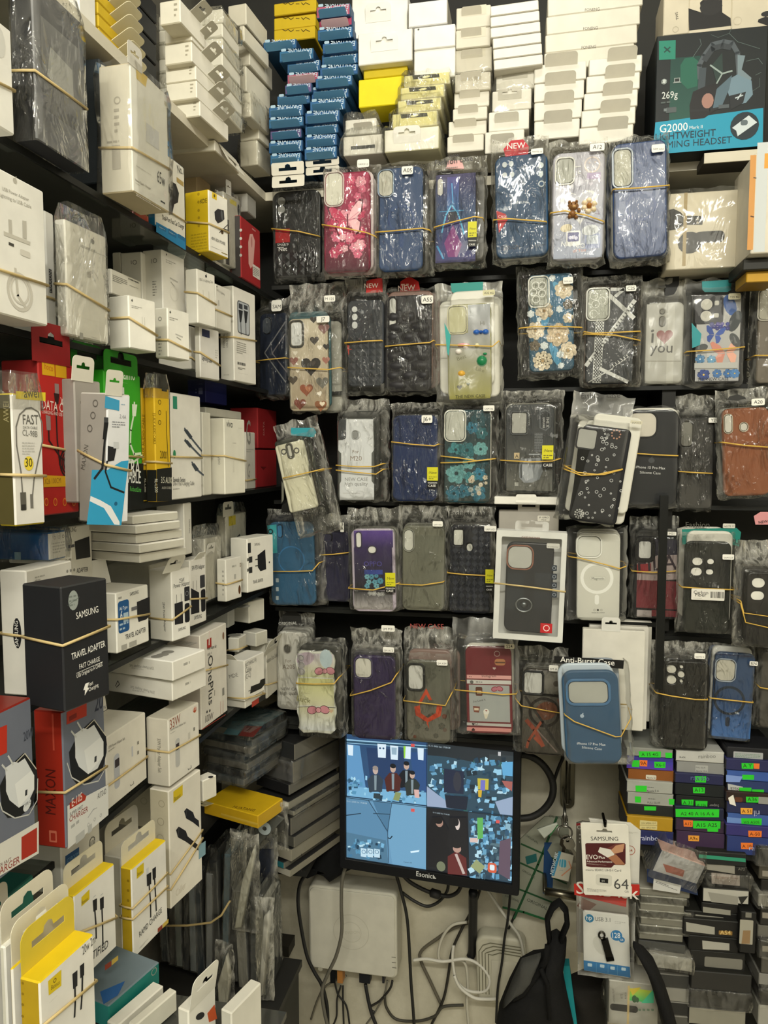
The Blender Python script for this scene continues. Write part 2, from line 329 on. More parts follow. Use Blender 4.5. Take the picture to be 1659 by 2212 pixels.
# ---------------------------------------------------------------- a carton: nearest upright edge at xm, faces L (left of it) and R (right of it)
SHELF = []
def snap(z):
    for s in SHELF:
        if abs(z-s) < .011: return s+.0006
    return z
def B(label, xl, xm, xr, yt, yb, X=None, Y=None, yaw=0, L='f0eee6', R=None, T=None, opsR=(), opsL=(), opsT=(), wL=None, wR=None, tab=None, band=None,
      name='product_box', cat='box', group=None, mat=None, wrap=None, lid=None, sn=True, tilt=(0, 0)):
    R = R or L; T = T or L
    cor = onx(xm, yb, X) if X is not None else ony(xm, yb, Y)
    top = onplane(xm, yt, cor, Vector((FW.x, FW.y, 0)))
    z0 = snap(cor.z) if sn else cor.z; h = max(top.z-z0, .004)
    th = math.radians(yaw); dR = Vector((math.sin(th), math.cos(th))); dL = Vector((-math.cos(th), math.sin(th)))
    def reach(x, d):
        q = raw(x, yb); q = Vector((q.x, q.y)); c = Vector((cor.x, cor.y)); den = q.x*d.y-q.y*d.x
        return abs((q.y*c.x-q.x*c.y)/den) if abs(den) > 1e-6 else .05
    wL = wL or reach(xl, dL); wR = wR or reach(xr, dR)
    o = root(name, (cor.x, cor.y, z0), label, cat, group, (tilt[0], tilt[1], -th))
    M = Matrix.Translation((cor.x, cor.y, z0)) @ o.rotation_euler.to_matrix().to_4x4()
    e = min(.0012, h*.2)
    m = MB(); bm_box(m, wL, wR, h, e, L, R, T); ct = m.build('carton', mat or CARD, o)
    if opsR: prints(Face((0, 0, 0), (0, 1, 0), (0, 0, 1), M), opsR, ct)
    if opsL: prints(Face((-wL, 0, 0), (1, 0, 0), (0, 0, 1), M), opsL, ct)
    if opsT: prints(Face((-wL, 0, h), (1, 0, 0), (0, 1, 0), M), opsT, ct)
    for tb in ([tab] if isinstance(tab, tuple) else tab or []):      # (face, centre 0..1, width 0..1, height m, lean deg, colour, height on face)
        f, c, wf, hh, ln, tc = tb[:6]; zf = tb[6] if len(tb) > 6 else 1.0; wd = (wR if f in 'RW' else wL)*wf
        p = tabplate(wd, hh, tc, tb[7] if len(tb) > 7 else True).build('hang_tab', CARD, o)
        if f == 'R': p.location = (.0007, wR*c, h*zf); p.rotation_euler = (math.radians(-ln), 0, math.radians(90))
        elif f == 'L': p.location = (-wL*(1-c), -.0007, h*zf); p.rotation_euler = (math.radians(-ln), 0, 0)
        else: p.location = (-wL+.001, wR*c, h*zf); p.rotation_euler = (math.radians(-ln), 0, math.radians(90))
    for bd in ([band] if isinstance(band, tuple) else band or []):    # pixel heights on left end, corner, right end
        g = .0012
        zs = [((onplane(x, y, Vector((cor.x, cor.y, 0))+Vector((d.x, d.y, 0))*k, Vector((FW.x, FW.y, 0))).z)-z0) for x, y, d, k in ((xl, bd[0], dL, wL), (xm, bd[1], dL, 0), (xr, bd[2], dR, wR))]
        bandloop([(-wL-g, -g, zs[0]), (-wL*.5, -g*1.1, (zs[0]+zs[1])/2), (g, -g, zs[1]), (g*1.1, wR*.5, (zs[1]+zs[2])/2), (g, wR+g, zs[2]), (-wL-g, wR+g, (zs[0]+zs[2])/2)], o)
    if wrap:                                       # clear sleeve over the carton
        sleeve(o, wL, wR, h, wrap)
    if lid: lidflap(o, wL, wR, h, lid)
    return o
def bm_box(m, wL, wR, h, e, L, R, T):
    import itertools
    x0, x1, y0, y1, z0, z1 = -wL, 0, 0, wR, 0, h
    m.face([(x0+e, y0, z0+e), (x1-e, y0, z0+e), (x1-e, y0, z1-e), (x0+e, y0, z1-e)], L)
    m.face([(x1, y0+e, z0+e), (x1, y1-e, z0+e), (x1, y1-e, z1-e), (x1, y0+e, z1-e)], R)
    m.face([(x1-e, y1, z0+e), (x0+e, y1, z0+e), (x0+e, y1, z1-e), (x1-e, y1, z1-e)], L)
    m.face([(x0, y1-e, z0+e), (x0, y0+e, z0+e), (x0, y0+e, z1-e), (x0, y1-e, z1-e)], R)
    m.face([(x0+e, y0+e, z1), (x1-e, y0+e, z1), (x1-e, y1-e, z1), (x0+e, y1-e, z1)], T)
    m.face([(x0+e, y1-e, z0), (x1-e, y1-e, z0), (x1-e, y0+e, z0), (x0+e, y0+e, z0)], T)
    for (ax, ay) in ((x0, y0), (x1, y0), (x1, y1), (x0, y1)):
        ix = e if ax == x0 else -e; iy = e if ay == y0 else -e
        q = [(ax+ix, ay, z0+e), (ax, ay+iy, z0+e), (ax, ay+iy, z1-e), (ax+ix, ay, z1-e)]
        if (ix > 0) == (iy > 0): q = q[::-1]
        m.face(q, R)
        for zz, zi in ((z0, e), (z1, -e)):
            m.face([(ax+ix, ay, zz+zi), (ax, ay+iy, zz+zi), (ax+ix, ay+iy, zz)], T)
    for zz, zi in ((z0, e), (z1, -e)):
        for ay, iy in ((y0, e), (y1, -e)): m.face([(x0+e, ay, zz+zi), (x1-e, ay, zz+zi), (x1-e, ay+iy, zz), (x0+e, ay+iy, zz)], T)
        for ax, ix in ((x0, e), (x1, -e)): m.face([(ax, y0+e, zz+zi), (ax, y1-e, zz+zi), (ax+ix, y1-e, zz), (ax+ix, y0+e, zz)], T)
def sleeve(o, wL, wR, h, kind):
    m = MB(); g = .003 if wL > .03 else .0008; n = 9; ga = g/.003; sd = len(o['label'])*1.7+o.location.y*50
    def nz(p, a): return a*ga*(noise.noise(Vector(p)*38+Vector((sd, 0, 0)))+.6*noise.noise(Vector(p)*95+Vector((0, sd, 0))))
    c = [(-wL-g, -g), (g, -g), (g, wR+g), (-wL-g, wR+g)]; ring = []
    for q in range(4):
        (ax, ay), (bx, by) = c[q], c[(q+1) % 4]
        for k in range(6): t = k/6; ring.append((ax+(bx-ax)*t, ay+(by-ay)*t))
    rows = []; zb = h-.012 if kind == 3 else -.001; up = .0015 if kind == 4 and h < .03 else min(.018, .004+h*.35)
    for k in range(n+1):
        z = zb+(h+up*(1 if kind > 1 else .3)-zb)*k/n; s = 1-.35*max(0, (z-h)/.03)
        for x, y in ring: rows.append((-wL/2+(x+wL/2)*s+nz((x, y, z), .0035), wR/2+(y-wR/2)*s+nz((y, z, x), .0035), z+nz((z, x, y), .003)))
    R_ = len(ring); w_ = (.14, .14, .14, 1) if kind == 4 else (.12, .12, .12, 1); m.v = rows
    for k in range(n):
        for i in range(R_):
            j = (i+1) % R_; m.f.append([k*R_+i, k*R_+j, (k+1)*R_+j, (k+1)*R_+i]); m.c += [w_]*4
    if h < .03:
        m.v += [((-wL/2), wR/2, h+.003)]; t = len(m.v)-1
        for i in range(R_): m.f.append([n*R_+i, n*R_+(i+1) % R_, t]); m.c += [w_]*3
    m.build('plastic_bag', CRINKLE if kind == 4 or h < .03 or wL < .025 else SLEEVE, o, True)
def lidflap(o, wL, wR, h, lid):                    # an open end flap standing up: (side, height m, lean deg, colour)
    f, hh, ln, c = lid; wd = wL if f in 'LK' else wR; m = MB()
    m.box((-wd/2+.001, 0, 0), (wd/2-.001, .0006, hh), c); p = m.build('lid_flap', CARD, o)
    if f == 'L': p.location = (-wL/2, .0, h); p.rotation_euler = (math.radians(ln), 0, 0)
    elif f == 'K': p.location = (-wL/2, wR, h); p.rotation_euler = (math.radians(ln), 0, 0)
    elif f == 'R': p.location = (0, wR/2, h); p.rotation_euler = (math.radians(ln), 0, math.radians(90))
    else: p.location = (-wL, wR/2, h); p.rotation_euler = (math.radians(ln), 0, math.radians(90))

# ---------------------------------------------------------------- a banded pack of phone cases in a plastic bag
def pillow(m, x0, x1, z0, z1, D, hz, seed, amp=.0042, nx=18, nz=28, m_=.007):
    ym = D*.45; rows = {}; glare = {}
    off = Vector((seed*3.1, seed*1.7, 0))
    for side in (0, 1):
        for k in range(nz+1):
            for i in range(nx+1):
                a, b = i/nx, k/nz; x = x0+(x1-x0)*a; z = z0+(z1-z0)*b
                ed = min(x-x0, x1-x, z-z0)/m_; p = max(0, min(1, ed)); p = p*(2-p)
                hd = max(0, min(1, 1-(z-hz)/.012)) if z > hz else 1
                p *= (.06+.94*hd)
                n1 = noise.noise(Vector((x*38, z*16, side*9))+off); n2 = noise.noise(Vector((x*110, z*60, side*5))+off)
                wob = amp*(abs(n1)*1.1+n2*.25)
                yf = -.0022-wob*.9 if side == 0 else D+.002+wob
                yy = ym+(yf-ym)*p + (1-hd)*amp*(2.4*noise.noise(Vector((x*30, z*45, 3))+off)+1.5*noise.noise(Vector((x*85, z*70, 4))+off))
                jx = amp*.9*noise.noise(Vector((z*60, seed, 1)))*(1 if i in (0, nx) else 0)*(1 if i else -1)
                jz = amp*1.3*noise.noise(Vector((x*55, seed, 2)))*(1 if k in (0, nz) else 0)
                fd = max(1-min(1, max(0, ed)), .75*(1-hd)); glare[len(m.v)] = fd if side == 0 else fd*.4  # painted glare of bag rims and header, kept as vertex colour
                rows[side, k, i] = len(m.v); m.v.append((x+jx, yy, z+jz))
    for side in (0, 1):
        for k in range(nz):
            for i in range(nx):
                q = [rows[side, k, i], rows[side, k, i+1], rows[side, k+1, i+1], rows[side, k+1, i]]
                q = q if side == 0 else q[::-1]; m.f.append(q); m.c += [(glare[v],)*3+(1,) for v in q]
PACKN = 0
def C(label, x0, y0, x1, y1, Y=1.2, tilt=0, yaw=0, col='222222', mat=None, holes=(), ring=None, ops=(), bag=None, hdr=.03, band=(), sticker=None, card=None, hops=(),
      n=3, spare='2a2a2a', rad=.16, lens='dedcd2', bmat=None, thick=.0085, tag_ops=None, tag_rect=None, group=None, outline=None, jig=.002, relief=None):
    """x0..y1: the front case in the photo, upright; holes: pixel rects (x0,y0,x1,y1,r 0..1); band: pixel polylines; sticker: (x0,y0,x1,y1,text,col)"""
    global PACKN
    PACKN += 1; seed = PACKN
    pc = ony((x0+x1)/2, y1, Y); tl = ony(x0, (y0+y1)/2, Y); tr = ony(x1, (y0+y1)/2, Y); ptop = ony((x0+x1)/2, y0, Y)
    W = (tr.x-tl.x); H = ptop.z-pc.z
    ctr = Vector(((tl.x+tr.x)/2, Y, (pc.z+ptop.z)/2))
    rt = math.radians(tilt); rz = math.radians(yaw)
    Rm = (Matrix.Rotation(rz, 4, 'Z') @ Matrix.Rotation(rt, 4, 'Y'))
    base = ctr + Rm.to_3x3() @ Vector((0, 0, -H/2))
    o = root('phone_case_pack', base, label, 'phone case pack', group); o.rotation_euler = Rm.to_euler()
    M = Matrix.Translation(base) @ Rm
    fc = Face((-W/2, 0, 0), (1, 0, 0), (0, 0, 1), M)
    D = thick+n*(thick+.0022)+.002
    r = W*rad; hol = []; lens_r = []
    for hx0, hy0, hx1, hy1, hr in holes:
        a, b = fc.uv(hx0, hy0), fc.uv(hx1, hy1)
        ua, ub = sorted((a[0]-W/2, b[0]-W/2)); va, vb = sorted((a[1], b[1]))
        hol.append(rrect(ua, va, ub, vb, hr*min(ub-ua, vb-va), 6)[::-1]); lens_r.append((ua, va, ub, vb, hr))
    out = outline(W, H) if outline else rrect(-W/2, 0, W/2, H, r, 7)
    vs, fs = plate([out]+hol, thick, .0022)
    m = MB(); m.shape(vs, fs, col); cs = m.build('phone_case', mat or SATIN, o, True)
    if mat is None or mat in (GLOSS,): pass
    if lens_r:
        m = MB()
        for ua, va, ub, vb, hr in lens_r:
            e = .0008; vs2, fs2 = plate([rrect(ua+e, va+e, ub-e, vb-e, hr*min(ub-ua, vb-va))], .001)
            m.shape([(x, y*4-.0016, z) for x, y, z in vs2], fs2, lens)
        m.build('camera_insert', PAPER, o)
    if ring:
        m = MB()
        for ua, va, ub, vb, hr in lens_r:
            w_ = ring[1]; q = hr*min(ub-ua, vb-va)
            vs2, fs2 = plate([rrect(ua-w_, va-w_, ub+w_, vb+w_, q+w_, 6), rrect(ua, va, ub, vb, q, 6)[::-1]], .002, .0006, 1)
            m.shape([(x, y-.0022, z) for x, y, z in vs2], fs2, ring[0])
        m.build('camera_rim', GLOSS, cs, True)
    if ops: prints(fc, ops, cs, GLOSS if mat is GLOSS else PRINT)
    if relief: relief(o, W, H, fc)
    # cases behind
    vs, fs = plate([rrect(-W/2, 0, W/2, H, r, 4)], thick, .0022, 1)
    rnd = random.Random(seed); sp = None; sc = spare if isinstance(spare, list) else [spare]
    for i in range(n):
        m = MB(); m.shape(vs, fs, sc[i % len(sc)]); s_ = m.build('spare_case', GLOSS, o, True)
        s_.location = (rnd.uniform(-jig, jig*1.6), (i+1)*(thick+.0022), rnd.uniform(0, jig*2))
    if bag != 0:
        bl, bt, br, bb = bag or (None,)*4
        ux0 = fc.uv(bl, y0)[0]-W/2 if bl is not None else -W/2-.007
        ux1 = fc.uv(br, y0)[0]-W/2 if br is not None else W/2+.007
        vz1 = fc.uv((x0+x1)/2, bt)[1] if bt is not None else H+hdr
        vz0 = fc.uv((x0+x1)/2, bb)[1] if bb is not None else -.007
        m = MB(); pillow(m, ux0, ux1, vz0, vz1, D, H+.004, seed); m.build('plastic_bag', bmat or BAG, o, True)
    else: ux0, ux1, vz0, vz1 = -W/2-.001, W/2+.001, 0, H
    f2 = Face((-W/2, -.0075, 0), (1, 0, 0), (0, 0, 1), M)
    if card:                                       # header card in the mouth of the bag: loops in pixels, colour, ops
        pts = [f2.uv(*q) for q in card[0]]; vs, fs = plate([[(round(a-W/2, 5), round(b, 5)) for a, b in pts]], .0006)
        m = MB(); m.shape([(x, y+D*.3, z) for x, y, z in vs], fs, card[1])
        f3 = Face((-W/2, D*.3-.0004, 0), (1, 0, 0), (0, 0, 1), M); draw(m, f3, card[2] if len(card) > 2 else ()); m.build('header_card', PRINT, o)
    if hops: prints(Face((-W/2, D*.45-.0095, 0), (1, 0, 0), (0, 0, 1), M), hops, o, None, 'bag_lettering')
    if sticker:
        for st in (sticker if isinstance(sticker, list) else [sticker]):
            m = MB(); sx0, sy0, sx1, sy1, tx = st[:5]; bg = st[5] if len(st) > 5 else 'e9e7de'
            draw(m, f2, [('R', sx0, sy0, sx1, sy1, bg, .2)])
            hgt = sy1-sy0; ww = min(.78*(sx1-sx0), .6*hgt/max(v[1] for v in glyphs(tx, 1)[0])); cx_ = (sx0+sx1)/2
            draw(m, f2, [('t', tx, cx_-ww/2, sy0+hgt*.78, cx_+ww/2, sy0+hgt*.78, '26241f', 1.0, 1)])
            m.build('model_sticker', PRINT, o)
    if tag_ops:
        m = MB(); draw(m, Face((-W/2, -.0085, 0), (1, 0, 0), (0, 0, 1), M), tag_ops); m.build('promo_label', PRINT, o)
    for bd in band:
        pts = [f2.uv(*q) for q in bd]; pts = [(a-W/2, b) for a, b in pts]; pts.sort()
        lp = [(a, -.0065, b) for a, b in pts]; lp[0] = (ux0+.003, .0, lp[0][2]); lp[-1] = (ux1-.004, .0, lp[-1][2]); lp[1:-1] = [p for p in lp[1:-1] if ux0+.008 < p[0] < ux1-.009]
        lp = [lp[0]]+[(p[0]*.98, -.0065, p[2]) for p in lp[:1]]+lp[1:-1]+[(lp[-1][0]*.98, -.0065, lp[-1][2]), lp[-1]]
        lp += [(ux1-.003, D+.003, lp[-1][2]), (ux0+.002, D+.003, lp[0][2])]
        bandloop(lp, o, .0008, 'd3ac4c')
    return o

# ---------------------------------------------------------------- the shop: room shell and shelves
WALL = wallmat('dirty_painted_wall', 'c6c1ae', 'a39d89', 3.2); LWALL = wallmat('cabinet_back', '6d6a60', '4a4842', 4)
def slab(name, a, b, mat, col='ffffff', kind=True):
    m = MB(); m.box(a, b, col); o = m.build(name, mat)
    return struct(o) if kind else o
slab('wall_back', (-.66, 1.42, 0), (1.3, 1.5, 2.6), WALL)
slab('wall_left', (-.72, -2.4, 0), (-.64, 1.5, 2.6), LWALL)
PALE = wallmat('white_painted_wall', 'ece8dc', 'e0dbcd', 2)
slab('wall_right', (1.3, -2.4, 0), (1.38, 1.5, 2.6), PALE)
slab('wall_front', (-.72, -2.48, 0), (1.38, -2.4, 2.6), PALE)
slab('floor', (-.72, -2.48, -.06), (1.38, 1.5, 0), wallmat('pale_floor_tile', 'c9c4b4', 'b4ae9c', 2))
slab('ceiling', (-.72, -2.48, 2.6), (1.38, 1.5, 2.66), PALE)
# left bay: five glass shelves and a board on top, wall side panel
ZL = dict(t=2.0, a=1.828, b=1.664, c=1.494, d=1.318, e=1.152, f=.93)
ZB = dict(t=2.0, a=1.842, b=1.660, c=1.472, d=1.282, e=1.068)
def shelf(name, x0, x1, y0, y1, z, label, glass=True, th=.006, col='2a2b28'):
    o = root(name, ((x0+x1)/2, (y0+y1)/2, z-th), label, 'shelf')
    def loc(a): return (a[0]-o.location.x, a[1]-o.location.y, a[2]-o.location.z)
    m = MB(); m.box(loc((x0, y0, z-th)), loc((x1, y1, z)), col); m.build('shelf_board', GLASS if glass else CARD, o)
    return o, loc
def edge(o, loc, a, b, col='1d1e1c'):
    m = MB(); m.box(loc(a), loc(b), col); m.build('edge_strip', SATIN, o)
NL = dict(a='uppermost', b='second from the top', c='third from the top', d='fourth from the top', e='fifth from the top')
for k in 'abcde':
    z = ZL[k]; o, lc = shelf('glass_shelf', -.64, -.46, .2, 1.415, z, f'dark-edged glass shelf of the left wall bay, {NL[k]}')
    edge(o, lc, (-.4605, .2, z-.0065), (-.4575, 1.415, z+.0002))
    SHELF.append(z)
o, lc = shelf('display_shelf', -.64, -.46, .2, 1.24, 2.0, 'cream board shelf under the stacked white cartons on the left', False, .014, 'd8d2c0'); SHELF.append(2.0)
o, lc = shelf('display_shelf', -.64, .62, 1.24, 1.42, 2.0, 'cream board shelf carrying blue earphone boxes and white cartons', False, .014, 'd8d2c0')
for k, x1 in (('a', .62), ('b', .62), ('c', .62), ('d', .196), ('e', .62)):
    z = ZB[k]; nm = dict(a='first', b='second', c='third', d='fourth', e='lowest')[k]
    o, lc = shelf('glass_shelf', -.45, x1, 1.24, 1.42, z, f'dark glass shelf of the back wall, {nm} row of phone cases stands on it')
    edge(o, lc, (-.45, 1.2375, z-.0065), (x1, 1.2405, z+.0002)); SHELF.append(z)
o, lc = shelf('glass_shelf', .2, .62, 1.24, 1.42, 1.262, 'dark glass shelf of the right bay under the carbon fibre phone case pack'); edge(o, lc, (.2, 1.2375, 1.2555), (.62, 1.2405, 1.2622)); SHELF.append(1.262)
o, lc = shelf('display_shelf', .17, .62, 1.215, 1.42, .926, 'black shelf under the stacks of tempered glass boxes', False, .012, '191a18'); SHELF.append(.926)
o, lc = shelf('display_shelf', .17, .62, 1.215, 1.42, .612, 'black lower shelf under the heap of screen protector boxes', False, .012, '191a18'); SHELF.append(.612)
m = MB(); m.box((-.006, 0, 0), (.006, .006, .30), '151614'); o = m.build('shelf_post', SATIN); o.location = (.193, 1.186, 1.19)
tag(o, 'thin black upright post in front of the red and white phone case', 'post')
m = MB(); m.box((-.01, 0, 0), (.01, .17, .58), '1c1c1a'); o = m.build('bay_divider', SATIN); o.location = (.205, 1.245, 1.268);
struct(o); o.name = 'trim_1'

slab('gap_shade_sheet', (-.64, 1.412, 1.062), (.62, 1.4195, 2.59), wallmat('dark_gap_shade', '262622', '1c1c1a', 4))  # dark sheet added in place of deep shade behind the packs

# ---------------------------------------------------------------- phone case packs on the back wall, row by row
def puffy(o, W, H, fc):                            # quilted relief cushions
    m = MB(); rnd = random.Random(3)
    for j, z in enumerate([.07, .17, .27, .37, .47, .57, .67, .78]):
        k = 2+(j % 2)
        for i in range(k):
            cx = (i+.5)/k*W-W/2; cz = z*H; a = W/k*.5; b = H*.062; N = 8; V = [(cx, -.0032, cz)]
            for rr, yy in ((.6, -.0026), (1.0, .0002)):
                for q in range(N):
                    t = 2*math.pi*q/N; V.append((max(-W/2+.003, min(W/2-.003, cx+a*rr*math.cos(t))), yy, cz+b*rr*math.sin(t)))
            F = [(0, 1+q, 1+(q+1) % N) for q in range(N)]+[(1+q, 1+N+q, 1+N+(q+1) % N, 1+(q+1) % N) for q in range(N)]
            m.shape(V, [f[::-1] for f in F][::1], '2b2a2c')
    m.build('quilting', SATIN, o, True)
def pyramids(o, W, H, fc, z1=.62, cols='33353a', k=6):
    m = MB(); s = W*.92/k; rows_ = int(H*z1/s)
    for j in range(rows_):
        for i in range(k):
            x = -W*.46+i*s; z = .004+j*s; c = (x+s/2, -.0022, z+s/2); q = [(x, 0, z), (x+s, 0, z), (x+s, 0, z+s), (x, 0, z+s)]
            for a in range(4): m.face([q[a], q[(a+1) % 4], c], cols)
    m.build('pyramid_grip', SATIN, o)
def weave(o, W, H, fc):
    m = MB(); s = W/6.5; rnd = random.Random(5); j = 0; z = .003
    while z < H*.97:
        for i in range(-1, 8):
            x = -W/2+i*s+(s/2 if j % 2 else 0); q = [(x, z), (x+s/2, z-s/2), (x+s, z), (x+s/2, z+s/2)]
            q = [(max(-W/2+.002, min(W/2-.002, a)), max(.002, min(H-.002, b))) for a, b in q]
            if q[2][0]-q[0][0] < s*.3: continue
            if z > H*.72 and x < 0: continue
            up = j % 2; m.face([(q[0][0], -.0002, q[0][1]), (q[1][0], -.0014 if up else -.0002, q[1][1]), (q[2][0], -.0014, q[2][1]), (q[3][0], -.0002 if up else -.0014, q[3][1])], '2b2e38' if up else '22252e')
        z += s/2; j += 1
    m.build('woven_grip', SATIN, o)
def charm(mb, x, z, rx, rz, d, col, n=10):         # small domed charm
    V = [(x, -d, z)]
    for rr, yy in ((.7, -d*.75), (1, .0004)):
        for q in range(n): t = 2*math.pi*q/n; V.append((x+rx*rr*math.cos(t), yy, z+rz*rr*math.sin(t)))
    F = [(0, 1+(q+1) % n, 1+q) for q in range(n)]+[(1+q, 1+(q+1) % n, 1+n+(q+1) % n, 1+n+q) for q in range(n)]
    mb.shape(V, [f[::-1] for f in F], col)
def charms(items, name='charm'):
    def f(o, W, H, fc):
        m = MB()
        for x, y, rx, ry, d, c in items:
            p, q = fc.uv(x, y), fc.uv(x+rx, y-ry); charm(m, p[0]-W/2, p[1], abs(q[0]-p[0]), abs(q[1]-p[1]), d, c)
        m.build(name, GLOSS, o, True)
    return f
def newlabel(x0, y0, x1, y1, ym):
    w_ = x1-x0; s = (y1-y0)
    return [('r', x0, y0, x1, ym, 'c9c41f'), ('r', x0, ym, x1, y1, '141412'), ('t', ':New', x0+w_*.14, y0+(ym-y0)*.5, x1-w_*.1, y0+(ym-y0)*.5, '2c2b18'), ('m', x0+w_*.15, y0+(ym-y0)*.66, x1-w_*.1, ym-(ym-y0)*.08, 2, '6b691c'),
            ('t', 'FASHION', x0+w_*.08, ym+(y1-ym)*.42, x1-w_*.08, ym+(y1-ym)*.42, 'e8e6de', 1, 1), ('t', 'CASE', x0+w_*.12, y1-(y1-ym)*.12, x1-w_*.2, y1-(y1-ym)*.12, 'e8e6de', 1, 1)]
# row 1
K(560, 330, 3.016)
C('black phone case pack with red and black sticker, left end of top row', 88, 245, 402, 815, Y=1.235, col='232425', mat=GLOSS, spare='1d1e1f', holes=[(118, 290, 172, 345, .5), (118, 345, 172, 398, .5)], lens='8f8f8a',
  bag=(70, 170, 410, 835), ops=[('r', 105, 500, 200, 585, '9d1f22'), ('r', 110, 588, 200, 650, '0d0d0d'), ('t', 'SMART', 118, 608, 188, 608, 'c9c9c4', 1, 1), ('m', 118, 612, 190, 620, 1, 'b9b9b4'), ('t', 'Net', 128, 642, 182, 638, 'e5e5e0')],
  band=[[(90, 492), (250, 510), (405, 540)]], relief=lambda o, W, H, fc: pyramids(o, W, H, fc, .3, '1b1c1d'))
PK = ['c23a62', 'e0708f', 'f0a3b4', 'd85a7c']
C('clear phone case pack printed with pink blossoms and a pink butterfly', 420, 125, 722, 778, Y=1.163, col='8e2444', spare=['d9c9c8', 'b08a90'], holes=[(432, 138, 546, 342, .3)], ring=('cfc3bd', .0022), rad=.14, lens='d8d6c8',
  bag=(398, 60, 778, 800), ops=[('g', 432, 150, 712, 765, 'a83458', '4a1426'), ('F', 440, 150, 700, 690, 24, 26, 60, PK, 'f7d3d8', 5, (425, 130, 560, 350)), ('y', 575, 440, 128, '5a1a30', '5a1a30', 8), ('y', 575, 440, 116, 'f3c4ca', 'c23a60', 8), ('l', [(580, 440), (650, 385)], 3, 'c9708a'), ('l', [(580, 445), (660, 420)], 3, 'c9708a'), ('l', [(570, 440), (500, 395)], 3, '8a2444'), ('l', [(570, 445), (490, 425)], 3, '8a2444'), ('l', [(575, 400), (578, 490)], 8, '5b1a30'), ('F', 520, 520, 690, 650, 5, 22, 46, ['f3b7c2', 'e88aa2'], 'fff0ee', 8)],
  sticker=(638, 46, 716, 92, 'SAM F13'), band=[[(430, 465), (570, 492), (700, 520), (770, 540)]])
C('plain blue phone case pack with white sticker, right of the pink butterfly one', 778, 95, 1065, 770, Y=1.163, col='32496e', spare=['4b4a48', '2b2c2e', '56544e'], holes=[(779, 122, 872, 282, .34)], ring=('8fa0b4', .0018), lens='c9c7ba',
  bag=(745, 30, 1135, 788), ops=[('o', 925, 430, 92, 14, '2f4875'), ('R', 915, 540, 940, 615, '2f4875', .5)], sticker=(928, 90, 1002, 138, 'A05'), band=[[(780, 515), (900, 505), (1060, 490), (1135, 500)]], jig=.007, n=4)
C('dark phone case pack with neon blue and purple glow print, beside a yellow label', 1145, 140, 1412, 712, Y=1.163, col='2b2c3c', spare=['343434', '55534c'], holes=[(1160, 170, 1200, 282, .5)], lens='cfcdc6', bag=(1128, -10, 1480, 735),
  ops=[('g', 1150, 148, 1408, 420, '38335e', '28466c'), ('g', 1150, 420, 1408, 706, '28466c', '33306a'), ('g', 1225, 160, 1300, 400, '4a4488', '2f6a9c'), ('q', [(1255, 335), (1300, 420), (1330, 600), (1290, 690), (1220, 690), (1190, 600), (1210, 420)], '30306c'), ('q', [(1262, 470), (1320, 600), (1290, 680), (1230, 680), (1205, 590)], '7a2f74'),
       ('l', [(1190, 520), (1215, 410), (1255, 338), (1300, 410), (1335, 530)], 9, '5fb7e0'), ('e', 1260, 415, 34, 46, 0, '1a2030'), ('l', [(1175, 385), (1330, 375)], 5, '4a9ac8'), ('l', [(1255, 200), (1262, 330)], 7, '5aa8dc'), ('l', [(1160, 610), (1200, 690)], 12, '3a8fc0')],
  hops=[('t', 'Fashion case', 1145, 86, 1392, 50, '3a3838', 1, 1), ('m', 1150, 98, 1390, 90, 1, '8a8580')], card=([(1220, 10), (1310, 10), (1325, 65), (1205, 65)], 'd8a7a4', [('t', 'new', 1240, 32, 1305, 26, '2f2b2b', 1, 1)]),
  tag_ops=newlabel(1360, 450, 1416, 610, 552), band=[[(1140, 485), (1250, 452), (1400, 415), (1480, 420)]], n=4, jig=.008)
K(1020, 270, 2.596)
C('blue phone case pack with four camera holes under a red NEW header', 130, 165, 425, 742, Y=1.163, tilt=-1.5, col='214465', spare=['22262b', 'c9c7bf'], holes=[(166, 208, 198, 242, .5), (203, 203, 235, 236, .5), (167, 267, 199, 300, .5), (207, 262, 239, 295, .5)], lens='cfd6d8',
  bag=(100, 40, 430, 765), ops=[('R', 152, 192, 250, 308, '1c446b', .25), ('t', 'SAMSUNG', 232, 444, 315, 438, 'c9d2d8', 1, 1), ('q', [(135, 480), (188, 500), (200, 530), (150, 606)], 'b3262c'), ('t', 'CASE', 145, 520, 192, 524, 'e6d8d2'), ('t', 'DESIGN', 165, 702, 268, 694, '0d1522', 1, 1), ('m', 168, 724, 262, 714, 1, '142236'), ('m', 325, 672, 412, 688, 2, '142a44'),
       ('c', 384, 226, 17, 'cfd8da'), ('q', [(372, 262), (396, 258), (398, 280), (386, 296), (374, 284)], 'cfd8da'), ('c', 388, 330, 18, 'cfd8da'), ('c', 388, 330, 12, '1f4a74')],
  card=([(215, 55), (285, 48), (318, 90), (312, 140), (185, 152), (172, 105)], 'b81e2c', [('t', 'NEW', 196, 136, 298, 128, 'efe3da', 1, 1)]), sticker=(330, 135, 398, 160, 'NOTE 10'), band=[[(135, 530), (200, 524), (330, 534), (420, 540)]])
